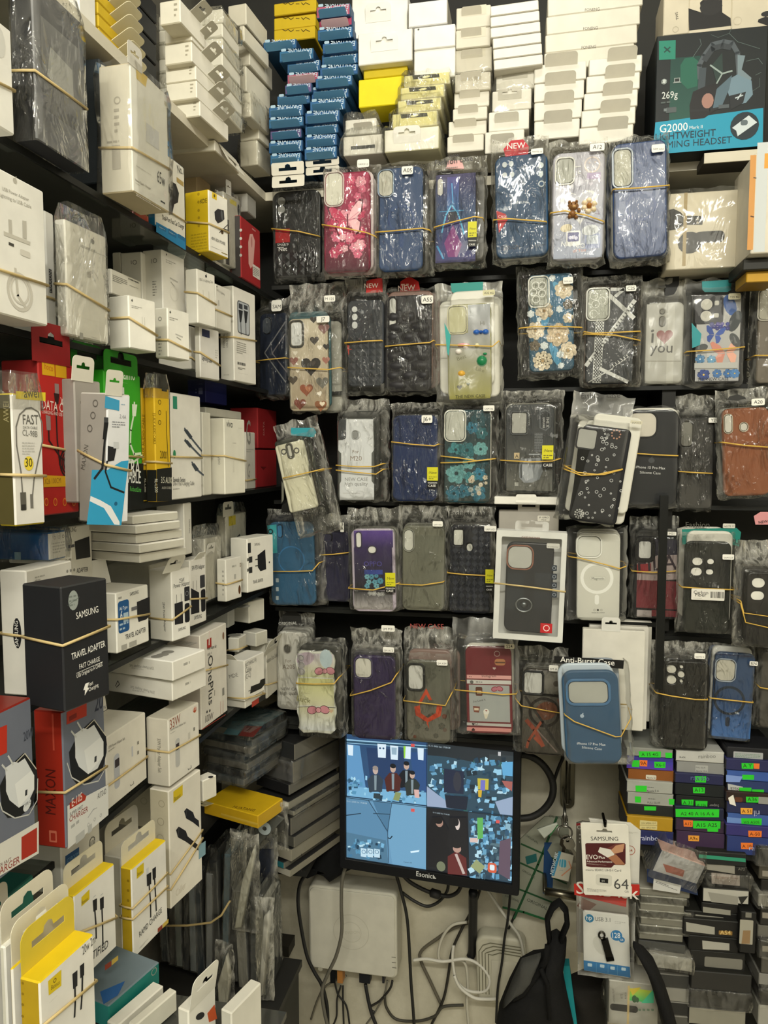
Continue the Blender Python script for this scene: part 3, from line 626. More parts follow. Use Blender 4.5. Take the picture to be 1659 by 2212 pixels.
C('clear phone case pack with a brown bear charm and cream flower charm', 448, 150, 742, 755, Y=1.163, col='a8a6b0', mat=GLOSS, spare=['b9b6ae', '9a9ca2'], holes=[(474, 194, 566, 326, .25)], ring=('d9d8d0', .0024), lens='b9bab2', bag=(430, 60, 765, 780),
  ops=[('g', 462, 335, 728, 740, 'a3a2ae', '8b93a8'), ('o', 673, 222, 46, 9, 'c9bdb6'), ('c', 658, 212, 5, 'b9aaa2'), ('c', 690, 208, 5, 'b9aaa2'), ('h', 600, 450, 106, 'd6d5d2', 4), ('h', 602, 446, 88, 'a5a6b2', 4), ('c', 598, 318, 26, 'c9c8d4'), ('r', 645, 270, 720, 300, 'a18fb0'), ('h', 552, 345, 16, 'd4d3d6'), ('h', 665, 330, 12, 'c9c4d0'),
       ('e', 528, 578, 34, 22, 10, 'd3c6a2'), ('R', 528, 596, 606, 676, 'e2e2e0', .12), ('R', 535, 604, 598, 652, '4a4a80', .12), ('c', 550, 632, 10, 'c9c9e0'), ('c', 566, 630, 10, 'd9d9ea'), ('c', 582, 634, 10, 'c9c9e0'), ('R', 632, 612, 718, 690, '8a93b4', .12), ('R', 642, 622, 706, 666, 'c2c9d2', .1),
       ('e', 662, 590, 48, 30, 5, 'c9cdd0'), ('t', 'NANCO', 498, 680, 630, 690, 'eeeeea'), ('t', 'of You', 565, 716, 636, 708, 'c9876e'), ('t', 'e', 592, 276, 610, 274, 'dcdcd8', 1, 1), ('l', [(580, 236), (610, 232)], 6, 'e2e2de'), ('l', [(700, 470), (712, 500), (690, 495)], 4, '7b6a80'), ('l', [(640, 545), (688, 555)], 4, '6b6a88')],
  relief=charms([(566, 456, 34, 30, .009, '8a6036'), (545, 436, 10, 10, .007, '8a6036'), (585, 432, 10, 10, .007, '8a6036'), (570, 466, 15, 11, .0115, 'c8a06a'), (562, 502, 26, 24, .009, '84592f'), (598, 480, 12, 16, .007, '8a6036'), (546, 516, 13, 12, .008, '8a6036'), (582, 520, 13, 12, .008, '8a6036'), (556, 452, 4, 4, .0125, '2a1a10'), (578, 449, 4, 4, .0125, '2a1a10'),
                 (654, 424, 19, 17, .007, 'ead7b4'), (684, 442, 19, 17, .007, 'ead7b4'), (680, 474, 19, 17, .007, 'ead7b4'), (650, 486, 19, 17, .007, 'ead7b4'), (628, 466, 19, 17, .007, 'ead7b4'), (630, 438, 19, 17, .007, 'ead7b4'), (655, 455, 18, 17, .0105, 'a9702e')]),
  sticker=(660, 106, 742, 142, 'A12'), band=[[(446, 492), (520, 480), (640, 505), (740, 540)]])
C('plain blue phone case pack at the right end of the top row', 790, 92, 1092, 742, Y=1.163, tilt=-2, col='2c4474', mat=GLOSS, spare=['c4c6c4', '3b4556'], holes=[(792, 146, 894, 342, .28)], ring=('a9b2bc', .0026), lens='c4c3b6', bag=(770, 30, 1120, 770), ops=[('o', 945, 455, 84, 13, '27427a')], sticker=(1006, 112, 1080, 148, 'SAM A54'),
  hops=[('t', '4G', 1088, 54, 1108, 52, '55534c')], band=[[(785, 360), (930, 352), (1070, 340)]], jig=.008, n=4)
# row 2
K(540, 570, 2.911)
C('dark navy phone case pack with grey chevron lines, left end of the second row', 48, 310, 240, 826, Y=1.235, yaw=-14, tilt=1, col='1f2739', mat=GLOSS, holes=[(85, 340, 130, 440, .4)], lens='4d535c', spare='232323', bag=(22, 205, 250, 850), ops=[('l', [(222, 365), (92, 560), (225, 745)], 8, '7f7f80'), ('l', [(222, 440), (140, 562), (232, 680)], 8, '6f6a6c')],
  sticker=(135, 230, 200, 295, 'SAM'), band=[[(40, 612), (120, 600), (235, 590)]])
def hearts(o, W, H, fc): pass
C('brown and cream phone case pack covered with hearts', 246, 342, 490, 925, tilt=-.5, col='b9ad94', spare=['3a5f66', '4d7076', '2c4a50', 'a8a69a'], holes=[(258, 368, 330, 516, .25)], ring=('3a3a36', .0032), rad=.12, lens='cfd0ce', bag=(225, 105, 585, 935),
  ops=[('g', 256, 355, 480, 915, 'c4bba6', '9d8d74'), ('h', 405, 480, 30, '4a4540'), ('h', 465, 405, 38, '7d5a54'), ('h', 400, 350, 24, '3d3833'), ('h', 438, 524, 17, 'e9e3d6'), ('h', 285, 560, 16, 'd9d2c2'), ('h', 275, 610, 30, '8a5d52'), ('h', 383, 640, 66, '2f2a26'), ('h', 395, 625, 20, '4a423c'), ('h', 478, 605, 26, '9d6a5c'), ('h', 300, 672, 14, 'efe9dc'),
       ('h', 455, 745, 42, '6d6a60'), ('h', 270, 730, 32, '4d4438'), ('h', 355, 790, 44, '8c4f36'), ('h', 368, 785, 22, 'b57a58'), ('h', 438, 815, 17, 'eee7da', 20), ('h', 315, 880, 40, '7a4436'), ('h', 445, 890, 40, '8a5a3c'), ('h', 455, 880, 18, 'e5d9c2'), ('h', 480, 520, 22, '33302c')],
  sticker=[(418, 330, 500, 366, 'J7'), (466, 200, 536, 236, 'M 12S')], band=[[(248, 650), (370, 658), (495, 664), (588, 650)]], n=4, jig=.009)
C('grey quilted phone case pack with three camera holes and DESIGN lettering', 612, 226, 842, 770, col='35383d', spare=['3d3f42', '595a58'], holes=[(640, 266, 678, 308, .5), (640, 312, 680, 358, .5), (640, 362, 680, 410, .5)], lens='d4d6d4', bag=(585, 75, 850, 825), ops=[('R', 630, 250, 752, 425, '2a2c31', .3), ('c', 706, 304, 13, '6a6d70'), ('t', 'DESIGN', 616, 702, 710, 696, '17181a', 1, 1), ('q', [(610, 510), (655, 505), (620, 575)], 'b83a30'), ('t', 'CASE', 612, 536, 645, 528, 'e8d9cf')],
  card=([(715, 90), (750, 78), (816, 70), (818, 160), (712, 168)], 'b8241f', [('t', 'NEW', 718, 152, 806, 150, 'efe0d2', 1, 1)]), band=[[(610, 496), (720, 486), (845, 480)]], relief=lambda o, W, H, fc: pyramids(o, W, H, fc, .6, '3a3d42', 5))
C('dark puffy quilted phone case pack under a red NEW header', 850, 196, 1140, 805, col='2c2b2e', spare=['8a6a5e', '6f5750', '4a4a4a'], holes=[(876, 216, 920, 404, .4)], lens='c9c9c4', bag=(840, 130, 1178, 822), relief=puffy, sticker=(1078, 200, 1152, 248, 'A55'),
  card=([(930, 90), (985, 55), (1045, 90), (1058, 160), (925, 176)], 'b8241f', [('t', 'NEW', 932, 172, 1040, 164, 'efd8cc', 1, 1), ('m', 950, 120, 1030, 140, 1, 'e8b8a8')]), band=[[(848, 518), (1000, 504), (1130, 494), (1220, 478)]], n=4, jig=.008)
C('olive and clear phone case pack in a white pouch with a green handle', 1242, 250, 1518, 852, Y=1.185, tilt=-1, col='8d8a4e', mat=GLOSS, spare='d9d7cb', holes=[(1248, 272, 1362, 434, .22)], ring=('b9b48e', .002), lens='b9b690', bag=(1150, 95, 1585, 880), bmat=FROST,
  ops=[('g', 1250, 440, 1512, 845, '8f9090', '8f8a1c'), ('g', 1370, 258, 1512, 440, '8d9296', '8f9090'), ('t', 'Hi', 1448, 386, 1478, 384, '4a4a3a', 1, 1), ('t', 'Best', 1306, 610, 1362, 590, '55511c'), ('t', 'Like', 1418, 668, 1470, 684, '5b5620'), ('h', 1318, 776, 17, '33301a'), ('h', 1350, 764, 15, 'b9b286'), ('h', 1372, 756, 12, '3a4a1c')],
  relief=charms([(1425, 430, 24, 20, .006, '2c5fb0'), (1482, 428, 24, 20, .006, '2c5fb0'), (1453, 430, 12, 14, .008, '2450a0'), (1458, 610, 36, 40, .006, '1f7a4c'), (1478, 566, 14, 10, .006, '2a8a58'), (1340, 510, 42, 16, .005, 'd69aa0'), (1358, 518, 20, 20, .007, 'e6d9d4'), (1312, 552, 22, 20, .007, 'eae4dc'), (1428, 512, 16, 16, .006, 'd8d4b0'), (1330, 690, 26, 22, .006, 'd6a53c')]),
  card=([(1250, 98), (1458, 88), (1456, 150), (1440, 164), (1275, 166), (1256, 150)], '2c8f86'), sticker=(1464, 166, 1540, 196, 'A32 4G', 'c9c49c'), tag_ops=[('t', 'THE NEW CASE', 1292, 845, 1480, 838, '26240c', 1, 1), ('q', [(1222, 370), (1262, 450), (1250, 580), (1240, 560)], '2f9a94')], band=[[(1222, 505), (1350, 512), (1525, 518), (1640, 480)]], n=5, jig=.017)
K(1090, 560, 2.916)
C('clear phone case pack with cream roses on a blue ground', 152, 92, 434, 704, tilt=-2, col='2c5368', spare=['6a6f78', '3a3a58'], holes=[(156, 120, 276, 292, .24)], ring=('cfcfc6', .0026), lens='b8bab0', rad=.13, bag=(70, 20, 500, 750),
  ops=[('g', 166, 105, 422, 690, '2f6a8c', '23485c'), ('e', 320, 600, 26, 80, 20, '4a90b4'), ('e', 250, 400, 22, 60, -30, '3f86ac'), ('e', 340, 180, 20, 50, 40, '5a9cbc'), ('f', 372, 190, 58, 'd8c9ac', 'a58a5c', 7), ('f', 250, 325, 58, 'd4c4a8', '8a6a3c', 5), ('f', 196, 450, 58, 'd9cbb0', 'a58a5c', 7), ('f', 335, 475, 74, 'cbb898', '9a7a48', 6), ('f', 400, 575, 56, 'd9cbb0', 'a58a5c', 7), ('f', 240, 640, 62, 'dccfb4', 'b09468', 8), ('f', 400, 370, 34, 'd6c8ac', 'a58a5c', 5),
       ('f', 400, 285, 34, '5f5644', '3a3020', 5), ('f', 190, 545, 36, '6a5f4a', '3a3020', 5), ('f', 165, 345, 24, 'dfe6e6', 'dfe6e6', 6), ('f', 345, 315, 22, 'dfe6e6', 'dfe6e6', 6), ('f', 250, 545, 26, 'dfe6e6', 'dfe6e6', 6), ('f', 350, 600, 24, 'dfe6e6', 'dfe6e6', 6), ('f', 355, 670, 20, 'dfe6e6', 'dfe6e6', 6), ('f', 300, 120, 22, 'dfe6e6', 'dfe6e6', 6), ('f', 218, 380, 16, 'dfe6e6', 'dfe6e6', 6)],
  sticker=(368, 114, 432, 152, 'SAM A50'), tag_ops=[('o', x, y, 24, 4, 'd9dad2') for x, y in ((195, 165), (236, 165), (180, 208), (236, 215), (198, 252))], band=[[(130, 432), (180, 424), (340, 422), (465, 430)]])
C('black phone case pack crossed by white checkered stripes', 512, 178, 812, 785, col='2b2d30', mat=GLOSS, spare=['8d7f76', '6f6f6c'], holes=[(524, 192, 652, 378, .2)], ring=('c9cac2', .0024), lens='b4b6ac', bag=(490, 85, 880, 800), rad=.12,
  ops=[('g', 525, 390, 800, 770, '26282b', '35383b'), ('l', [(665, 232), (812, 368)], 26, 'c9cac6'), ('l', [(672, 190), (750, 190), (700, 232)], 20, 'c2c3bf'), ('l', [(818, 262), (515, 668)], 26, 'c6c7c3'), ('l', [(808, 292), (560, 628)], 5, 'b9bab6'), ('q', [(575, 385), (628, 385), (606, 780), (552, 780)], 'd4d5d0')]+[('q', [(577+i*8-j*.58*.9, 386+j*10), (585+i*8-j*.58*.9, 386+j*10), (585+i*8-j*.58*.9, 396+j*10), (577+i*8-j*.58*.9, 396+j*10)], '2a2c30') for j in range(39) for i in range(6) if (i+j) % 2]
  +[('l', [(600, 690), (772, 772)], 22, 'c6c7c3'), ('l', [(528, 775), (680, 690)], 7, 'b9bab6')]+[('l', [(680+i*18+d, 690-i*12-8), (690+i*18+d, 676-i*12), (676+i*18+d, 664-i*12)], 4, 'd4d5d0') for i in range(6) for d in (0,)]+[('l', [(800-i*14, 280+i*19), (812-i*14, 290+i*19)], 4, '2a2c30') for i in range(20)]+[('t', 'WANTED', 712, 668, 762, 636, 'c6c7c3')]+[('o', x, y, 25, 4, 'd9dad2') for x, y in ((562, 232), (572, 285), (560, 345), (614, 262))],
  sticker=(765, 166, 828, 200, 'C25'), band=[[(500, 456), (560, 466), (700, 460), (815, 454)], [(515, 470), (700, 478), (880, 510)]], hops=None)
C('silver phone case pack lettered i love you with a red heart', 886, 272, 1126, 785, Y=1.23, col='a5a49c', mat=GLOSS, spare=['3a3a38', '6b6a66'], holes=[(978, 314, 1010, 346, .5), (976, 360, 1010, 424, .5)], lens='6d6c66', bag=(870, 110, 1160, 800), bmat=FROST,
  ops=[('r', 896, 285, 960, 780, 'aaa9a2'), ('r', 1030, 285, 1060, 780, 'b5b4ac'), ('t', 'i', 922, 526, 938, 526, '1c1c1c', 1, 1), ('c', 930, 452, 8, '1c1c1c'), ('h', 1008, 484, 50, '7a2224'), ('t', 'you', 916, 588, 1056, 588, '1c1c1c', 1, 1), ('l', [(890, 642), (1110, 642)], 4, '7d7a6c')], card=([(965, 150), (1030, 148), (1032, 160), (963, 162)], '4a4a46'))
C('black rimmed phone case pack with blue and peach butterflies in a teal handled pouch', 1198, 216, 1500, 782, Y=1.22, col='202022', spare=['2b2b2b', '7d7c74'], holes=[(1238, 252, 1306, 320, .5), (1236, 326, 1302, 392, .5), (1322, 262, 1350, 290, .4), (1316, 340, 1348, 368, .4)], lens='c4c2b8', bag=(1140, 105, 1540, 800), bmat=CLEAR,
  ops=[('g', 1215, 235, 1472, 765, 'b4b3ae', 'a9a9aa'), ('R', 1204, 234, 1376, 406, '232326', .12), ('e', 1420, 290, 36, 70, 20, '3f5f9c'), ('e', 1450, 390, 34, 70, -20, '3a3f42'), ('e', 1240, 560, 40, 24, 20, '44484a'), ('F', 1290, 395, 1420, 450, 12, 12, 20, ['3f4594', '5a4f9c', '3a3a80'], '8a86c0', 3), ('y', 1322, 478, 60, '3c58a4', '2f4a94', -10), ('y', 1392, 592, 88, 'e0aa96', 'c98674', 6), ('F', 1215, 690, 1480, 770, 9, 26, 44, ['3f74b0', '4f86c0', 'd9d2c4', '2f4a90'], 'e0c060', 9), ('F', 1200, 600, 1330, 660, 4, 24, 40, ['4f86b4', '6aa0c4'], 'd9e4ea', 4), ('e', 1450, 510, 26, 50, 30, '4a4c4e'), ('r', 1195, 655, 1465, 690, 'b4b4b0'), ('l', [(1195, 690), (1465, 688)], 4, '6d6c66')]
  +[('c', 1272, 286, 35, 'cfcdc4'), ('c', 1269, 359, 34, 'cfcdc4'), ('R', 1322, 262, 1350, 290, 'b9b7ae', .3), ('R', 1316, 340, 1348, 368, 'b9b7ae', .3)],
  card=([(1262, 120), (1452, 108), (1448, 175), (1425, 188), (1280, 188), (1264, 172)], '2f8f92'), sticker=(1410, 216, 1486, 252, 'Y35 4G', 'c4bfa4'), tag_ops=[('t', 'THE NEW CASE', 1214, 766, 1410, 762, '1c1c1a', 1, 1), ('q', [(1178, 400), (1240, 470), (1230, 540), (1182, 560)], '2a8a90')], band=[[(1180, 580), (1300, 572), (1490, 552)]])
C('clear brown phone case pack at the right edge of the second row', 1594, 190, 1790, 780, Y=1.22, col='6d655a', mat=GLOSS, spare='4a4640', holes=[(1604, 196, 1690, 380, .25)], ring=('b4b0a4', .002), lens='aaa79a', band=[[(1545, 606), (1700, 606), (1790, 600)]])
# row 3
K(560, 840, 3.016)
C('cream phone case pack tilted forward in a clear bag, with a three ring camera cut-out', 146, 345, 336, 795, Y=1.15, tilt=-13, col='cfccb4', mat=GLOSS, spare=['3a3d36', '3c3a30'], rad=.1, holes=[(181, 368, 222, 440, .4)], ring=('55544c', .003), lens='c4c2b4', bag=(95, 195, 395, 985),
  ops=[('o', 160, 410, 20, 8, '55544c'), ('o', 243, 402, 20, 8, '55544c'), ('r', 198, 340, 204, 368, '55544c'), ('q', [(146, 600), (160, 625), (160, 720), (146, 745)], '6a6a60'), ('q', [(336, 480), (322, 500), (322, 560), (336, 580)], '6a6a60')],
  hops=[('t', 'PROTECTIVE', 375, 425, 368, 520, '1d1d1b', 1, 1)], card=([(180, 250), (330, 250), (348, 280), (330, 312), (180, 300)], '2f8f9c'), band=[[(140, 585), (250, 560), (340, 540), (505, 500)]], n=3, jig=.006)
C('white phone case pack printed NEW CASE high quality, standing in the third row', 510, 192, 748, 728, col='5d5f5c', mat=GLOSS, spare=['3a3b39', '4a4b49'], holes=[(608, 274, 646, 326, .4)], ring=('a9aaa8', .0012), lens='8d8e8c', bag=(490, 60, 830, 740),
  ops=[('q', [(568, 198), (742, 198), (746, 400), (732, 420), (732, 600), (748, 622), (748, 722), (524, 722), (524, 622), (534, 600), (534, 420), (514, 400), (516, 335), (545, 335), (562, 315)], 'd3d5d6'), ('R', 518, 200, 566, 328, '44474a', .3), ('c', 544, 300, 10, '6d7074'), ('t', 'For', 608, 420, 650, 420, '8d7f74', 1, 1), ('t', 'M20', 594, 468, 668, 468, '8d7f74', 1, 1), ('t', 'NEW CASE', 558, 600, 708, 600, '8a8a88', 1, 1), ('t', 'high quality', 558, 630, 708, 630, '8a8a88', 1, 1), ('m', 545, 676, 730, 684, 1, 'a9a9a6'), ('o', 633, 300, 30, 6, 'b9bbbb')],
  band=[[(508, 498), (640, 508), (750, 506), (822, 488)], [(508, 530), (640, 545), (760, 556), (850, 525)]], n=4, jig=.008)
C('crinkled navy phone case pack with yellow and black label, third row', 868, 172, 1160, 732, col='1f2f56', spare=['3a3b3c', '26282c'], bmat=CRINKLE, bag=(850, 85, 1190, 745), sticker=(1058, 172, 1128, 222, 'J6+'), hops=[('t', 'Fashion', 852, 138, 970, 112, '33322e', 1, 1)], tag_ops=newlabel(1094, 510, 1164, 644, 598), band=[[(868, 345), (1000, 362), (1140, 372), (1190, 360)]])
TL = ['28686f', '3f868c', '6aa3a4', '1a4a52', '2f7a94']
C('teal phone case pack with turquoise flowers and a gilded rim', 1206, 138, 1502, 742, col='20454c', spare=['35383a', 'b4b2a8'], holes=[(1214, 145, 1340, 338, .24)], ring=('cfcfc4', .0022), lens='b9bab0', bag=(1172, 85, 1560, 752), rad=.13,
  ops=[('g', 1212, 150, 1496, 736, '17343a', '2a3a38'), ('F', 1345, 150, 1490, 330, 7, 40, 70, TL, '16343a', 2), ('F', 1215, 345, 1490, 620, 20, 36, 76, TL, '16343a', 4), ('F', 1215, 620, 1480, 735, 8, 40, 70, ['28698c', '3f809f', '2f6f84', '1f4c58'], '16343a', 6), ('F', 1360, 560, 1490, 700, 9, 10, 22, ['cfc0a8', 'd9cdb4', 'a9b4b0'], '8a7a5c', 8)],
  sticker=(1460, 108, 1532, 144, 'SAM A6'), band=[[(1198, 438), (1300, 450), (1420, 468), (1540, 455)], [(1198, 482), (1340, 478), (1500, 460), (1545, 455)]])
K(1060, 830, 2.77)
C('smoky clear phone case pack with grey machine print, above a thin white carton', 88, 120, 378, 650, col='3a3d3f', mat=GLOSS, spare=['4a4a46', '8d8c84'], holes=[(126, 170, 216, 295, .1)], ring=('4d5052', .0024), lens='a9a9a2', bag=(50, 30, 440, 668),
  ops=[('g', 98, 300, 368, 640, '303335', '6d6d66'), ('t', 'SO COOL', 226, 180, 222, 250, 'c9c9c4', 1, 1), ('q', [(292, 165), (325, 150), (358, 170), (358, 255), (330, 280), (292, 262)], '5f6366'), ('q', [(298, 170), (325, 157), (352, 175), (352, 250), (328, 272), (298, 258)], '35383b'), ('t', 'EXPLORE', 312, 200, 312, 262, 'd0d0cc', 1, 1), ('t', 'THE X', 334, 195, 332, 258, 'd0d0cc', 1, 1), ('r', 262, 292, 310, 405, '6d7072'), ('m', 262, 292, 310, 405, 12, '303335'),
       ('q', [(180, 445), (300, 440), (312, 520), (290, 570), (250, 588), (200, 590), (172, 560), (168, 480)], '8d9296'), ('q', [(195, 465), (245, 450), (255, 560), (210, 580), (188, 540)], 'a4a8ac'), ('l', [(230, 420), (300, 420), (330, 520)], 8, 'a4a8ac'), ('l', [(182, 480), (182, 560)], 6, '303335'), ('r', 140, 410, 172, 446, 'c9b48c'), ('t', 'A', 146, 440, 166, 440, '26241f', 1, 1), ('m', 140, 632, 260, 642, 1, '26272a'), ('r', 144, 586, 166, 608, 'b9b9b2')],
  hops=[('t', 'A52 Fashion case', 105, 128, 345, 84, '55544c', 1, 1)], tag_ops=[('r', 308, 366, 374, 450, 'd0c81e'), ('t', ':New', 318, 405, 370, 405, '2c2b18', 1, 1), ('m', 316, 420, 370, 446, 2, '6b691c'), ('r', 308, 466, 372, 500, '121212'), ('t', 'CASE', 314, 492, 368, 492, 'e8e6de', 1, 1)], band=[[(98, 455), (240, 465), (370, 460), (395, 445)]])
B('thin white carton lying flat under the smoky clear phone case pack with machine print', 20, 405, 420, 676, 742, Y=1.2, L='e9e6dc', wR=.10, tab=('L', .5, .32, .012, 20, 'e4e1d6', .4, False), name='accessory_box')
DOT = random.Random(4)
C('black phone case pack sprinkled with silver rings, tilted in a white pouch', 508, 252, 800, 832, Y=1.15, tilt=8, col='1a1b1f', mat=GLOSS, spare=['d6d4c8', 'cfcdc2'], holes=[(528, 262, 622, 392, .12)], ring=('2c2d31', .0016), lens='a4a49e', bag=(470, 45, 850, 850), bmat=CLEAR, rad=.12,
  ops=[('o', DOT.uniform(520, 780), DOT.uniform(420, 800), DOT.choice((6, 8, 10)), 3, 'c9cac9') for _ in range(46)]+[('o', DOT.uniform(660, 760), DOT.uniform(270, 400), DOT.choice((6, 8, 10)), 3, 'c9cac9') for _ in range(14)]+[('c', 750+26*math.cos(i*.7), 300+26*math.sin(i*.7), 5, 'b98a72') for i in range(9)]+[('c', 530+26*math.cos(i*.6), 775+26*math.sin(i*.6), 5, 'b9b9b4') for i in range(11)]+[('c', 530+14*math.cos(i*.9), 775+14*math.sin(i*.9), 4, 'b9b9b4') for i in range(7)],
  hops=[('t', 'fashion case', 540, 85, 775, 80, '3a3935', 1, 1), ('m', 740, 60, 780, 70, 1, '55544c')], sticker=(838, 214, 906, 242, 'SAM A15', 'c2bda6'), band=[[(440, 490), (520, 528), (640, 540), (820, 512)], [(448, 510), (540, 545), (680, 540), (830, 515)]], n=5, jig=.01)
C('black silicone phone case pack with small white lettering, third row', 812, 152, 1124, 724, Y=1.21, col='101318', spare=['cfcdc4', '1c1e22'], holes=[(822, 172, 990, 316, .3)], lens='c9c4b8', ring=('26282e', .0012), bag=(800, 130, 1145, 745), bmat=CLEAR, rad=.2,
  ops=[('t', 'iPhone 15 Pro Max', 868, 502, 1044, 510, 'e2e2e0', 1, 1), ('t', 'Silicone Case', 892, 534, 1016, 540, 'd0d0ce'), ('e', 962, 456, 18, 16, 0, '3a3c40'), ('e', 966, 436, 8, 4, 40, '3a3c40')], band=[[(850, 410), (980, 422), (1110, 434), (1140, 428)]])
C('grey smoked magnetic phone case pack behind the black silicone one', 1130, 212, 1332, 748, Y=1.235, col='3b3a38', mat=GLOSS, spare='3a3a3a', holes=[(1138, 225, 1205, 372, .3)], lens='77766f', bmat=CRINKLE, bag=(1118, 60, 1352, 768), ops=[('o', 1200, 480, 66, 10, '2e2d2c')], sticker=(1304, 200, 1366, 230, 'Y21'), band=[[(1136, 522), (1240, 530), (1340, 534)]])
C('brown leather phone case pack at the right edge', 1388, 140, 1668, 668, Y=1.2, tilt=-3, col='864f30', spare=['4a4a48', '7a7a74'], holes=[(1396, 184, 1444, 290, .4), (1490, 232, 1536, 280, .5)], ring=('c4bda8', .0012), lens='c9c6bc', bag=(1360, 20, 1720, 690), card=([(1420, 108), (1450, 66), (1500, 54), (1545, 70), (1560, 106)], '262624'),
  sticker=(1560, 88, 1640, 124, 'A20'), hops=[('t', 'A20', 1570, 48, 1602, 44, '2c2b28', 1, 1)], band=[[(1380, 348), (1520, 366), (1680, 382)]])
# row 4
K(560, 1070, 3.016)
C('sky blue phone case pack with a teal FASHION tag, left end of fourth row', 68, 172, 360, 716, tilt=-2, Y=1.215, col='315c7c', spare=['2f3136', '3a3c40'], holes=[(118, 192, 152, 275, .4)], lens='3a78a4', bag=(25, 90, 405, 735), ops=[('o', 210, 420, 90, 8, '336f9e'), ('q', [(52, 196), (112, 190), (118, 375), (76, 380)], '3fa9b0'), ('c', 74, 236, 18, '1c2c30'), ('c', 74, 236, 10, '3fa9b0'), ('t', 'FASHION', 78, 366, 72, 270, 'c9e4e4', 1, 1)]+[('R', 108, y, 128, y+26, 'b9c4c8', .2) for y in (540, 598, 656)],
  card=([(110, 140), (118, 70), (150, 50), (190, 60), (215, 95), (220, 138)], '262624', [('t', 'ORIGINAL', 114, 128, 214, 128, 'b9b9b4', 1, 1)]), band=[[(88, 496), (220, 496), (345, 492), (400, 440)]], n=4, jig=.008)
C('plain dark navy phone case pack between the sky blue and the lilac ones', 392, 240, 588, 692, Y=1.235, col='22213c', spare='1f1f2a', holes=[(398, 250, 474, 300, .3)], lens='2f2f48', bag=(375, 130, 600, 705), sticker=(528, 176, 552, 240, 'A'), band=[[(398, 390), (480, 385), (584, 374)]])
C('lilac and black phone case pack with pale blue blossom print, beside a yellow New label', 604, 218, 886, 758, tilt=-1.5, col='b9aebc', mat=GLOSS, spare=['5f5f58', '7a786e'], holes=[(630, 240, 668, 340, .5), (708, 330, 764, 378, .5)], ring=('4a4550', .001), lens='d9d8d0', bag=(560, 85, 920, 765),
  ops=[('g', 616, 230, 872, 340, '5f4790', '3a2f55'), ('g', 616, 340, 872, 620, '3a2f55', '2c2c30'), ('g', 616, 620, 872, 745, '2c2c30', 'b4afae'), ('F', 685, 510, 810, 610, 8, 14, 24, ['6fb0c4', '5a9cb4', '7fb8c4'], '2a3a48', 3), ('t', 'OPPO', 682, 462, 800, 462, '4f4a94', 1, 1), ('r', 685, 485, 805, 515, '3a4a94'), ('F', 690, 620, 830, 660, 5, 14, 22, ['b4b4b0', '9d9d9a'], 'd9d9d4', 4)],
  hops=[('t', 'Fashion', 598, 158, 730, 158, '33322e', 1, 1), ('m', 625, 172, 740, 180, 1, '55544c')], tag_ops=newlabel(820, 504, 888, 634, 594), band=[[(622, 606), (740, 618), (890, 628), (925, 575)]])
C('plain olive grey clear phone case pack in the fourth row', 932, 198, 1206, 752, col='6d6d5f', mat=GLOSS, spare=['5a5a50', '6f6f66'], holes=[(944, 222, 1006, 362, .5)], ring=('84857a', .002), lens='c4c4ba', bag=(900, 70, 1222, 760), ops=[('o', 1065, 480, 84, 4, '5c5c50'), ('g', 1010, 260, 1190, 740, '66675a', '6f6f60')], sticker=(1130, 168, 1196, 204, 'SAM A02'), band=[[(930, 580), (1060, 586), (1190, 578), (1222, 566)]])
C('black woven phone case pack with yellow label, fourth row', 1236, 195, 1510, 768, col='1a1c24', spare=['262626', '3a3a38'], holes=[(1266, 222, 1330, 326, .15), (1350, 312, 1392, 366, .45)], lens='c9c9c0', bmat=CRINKLE, bag=(1215, 75, 1535, 775), relief=weave, sticker=(1466, 198, 1545, 236, 'SAM A21'), hops=[('t', 'Fashion case', 1240, 134, 1490, 134, '26251f', 1, 1), ('m', 1270, 146, 1470, 156, 1, '55544c')],
  tag_ops=newlabel(1474, 482, 1526, 626, 574), band=[[(1228, 505), (1330, 516), (1480, 524), (1535, 530)]])
K(1040, 1080, 2.68)
def ringholder(o, W, H, fc):
    m = MB(); p = fc.uv(245, 605); a = fc.uv(245, 560); r = abs(p[1]-a[1]); x, z = p[0]-W/2, p[1]
    m.tube([(x+r*math.cos(t*.26), -.004, z+r*.85*math.sin(t*.26)) for t in range(24)], .0016, '8f9498', 6, True); charm(m, x, z, r*.55, r*.5, .004, '6d7276'); m.build('finger_ring', METAL, o, True)
o = C('black phone case with a finger ring in a tilted white window carton', 138, 246, 412, 768, Y=1.13, tilt=1.5, col='15181f', mat=GLOSS, n=0, bag=0, holes=[(156, 264, 292, 400, .3)], ring=('8a5a48', .0022), lens='b4b4ae', relief=ringholder, ops=[('g', 150, 420, 240, 640, '20252c', '242a30'), ('g', 310, 420, 400, 640, '262b33', '1a1d24')])
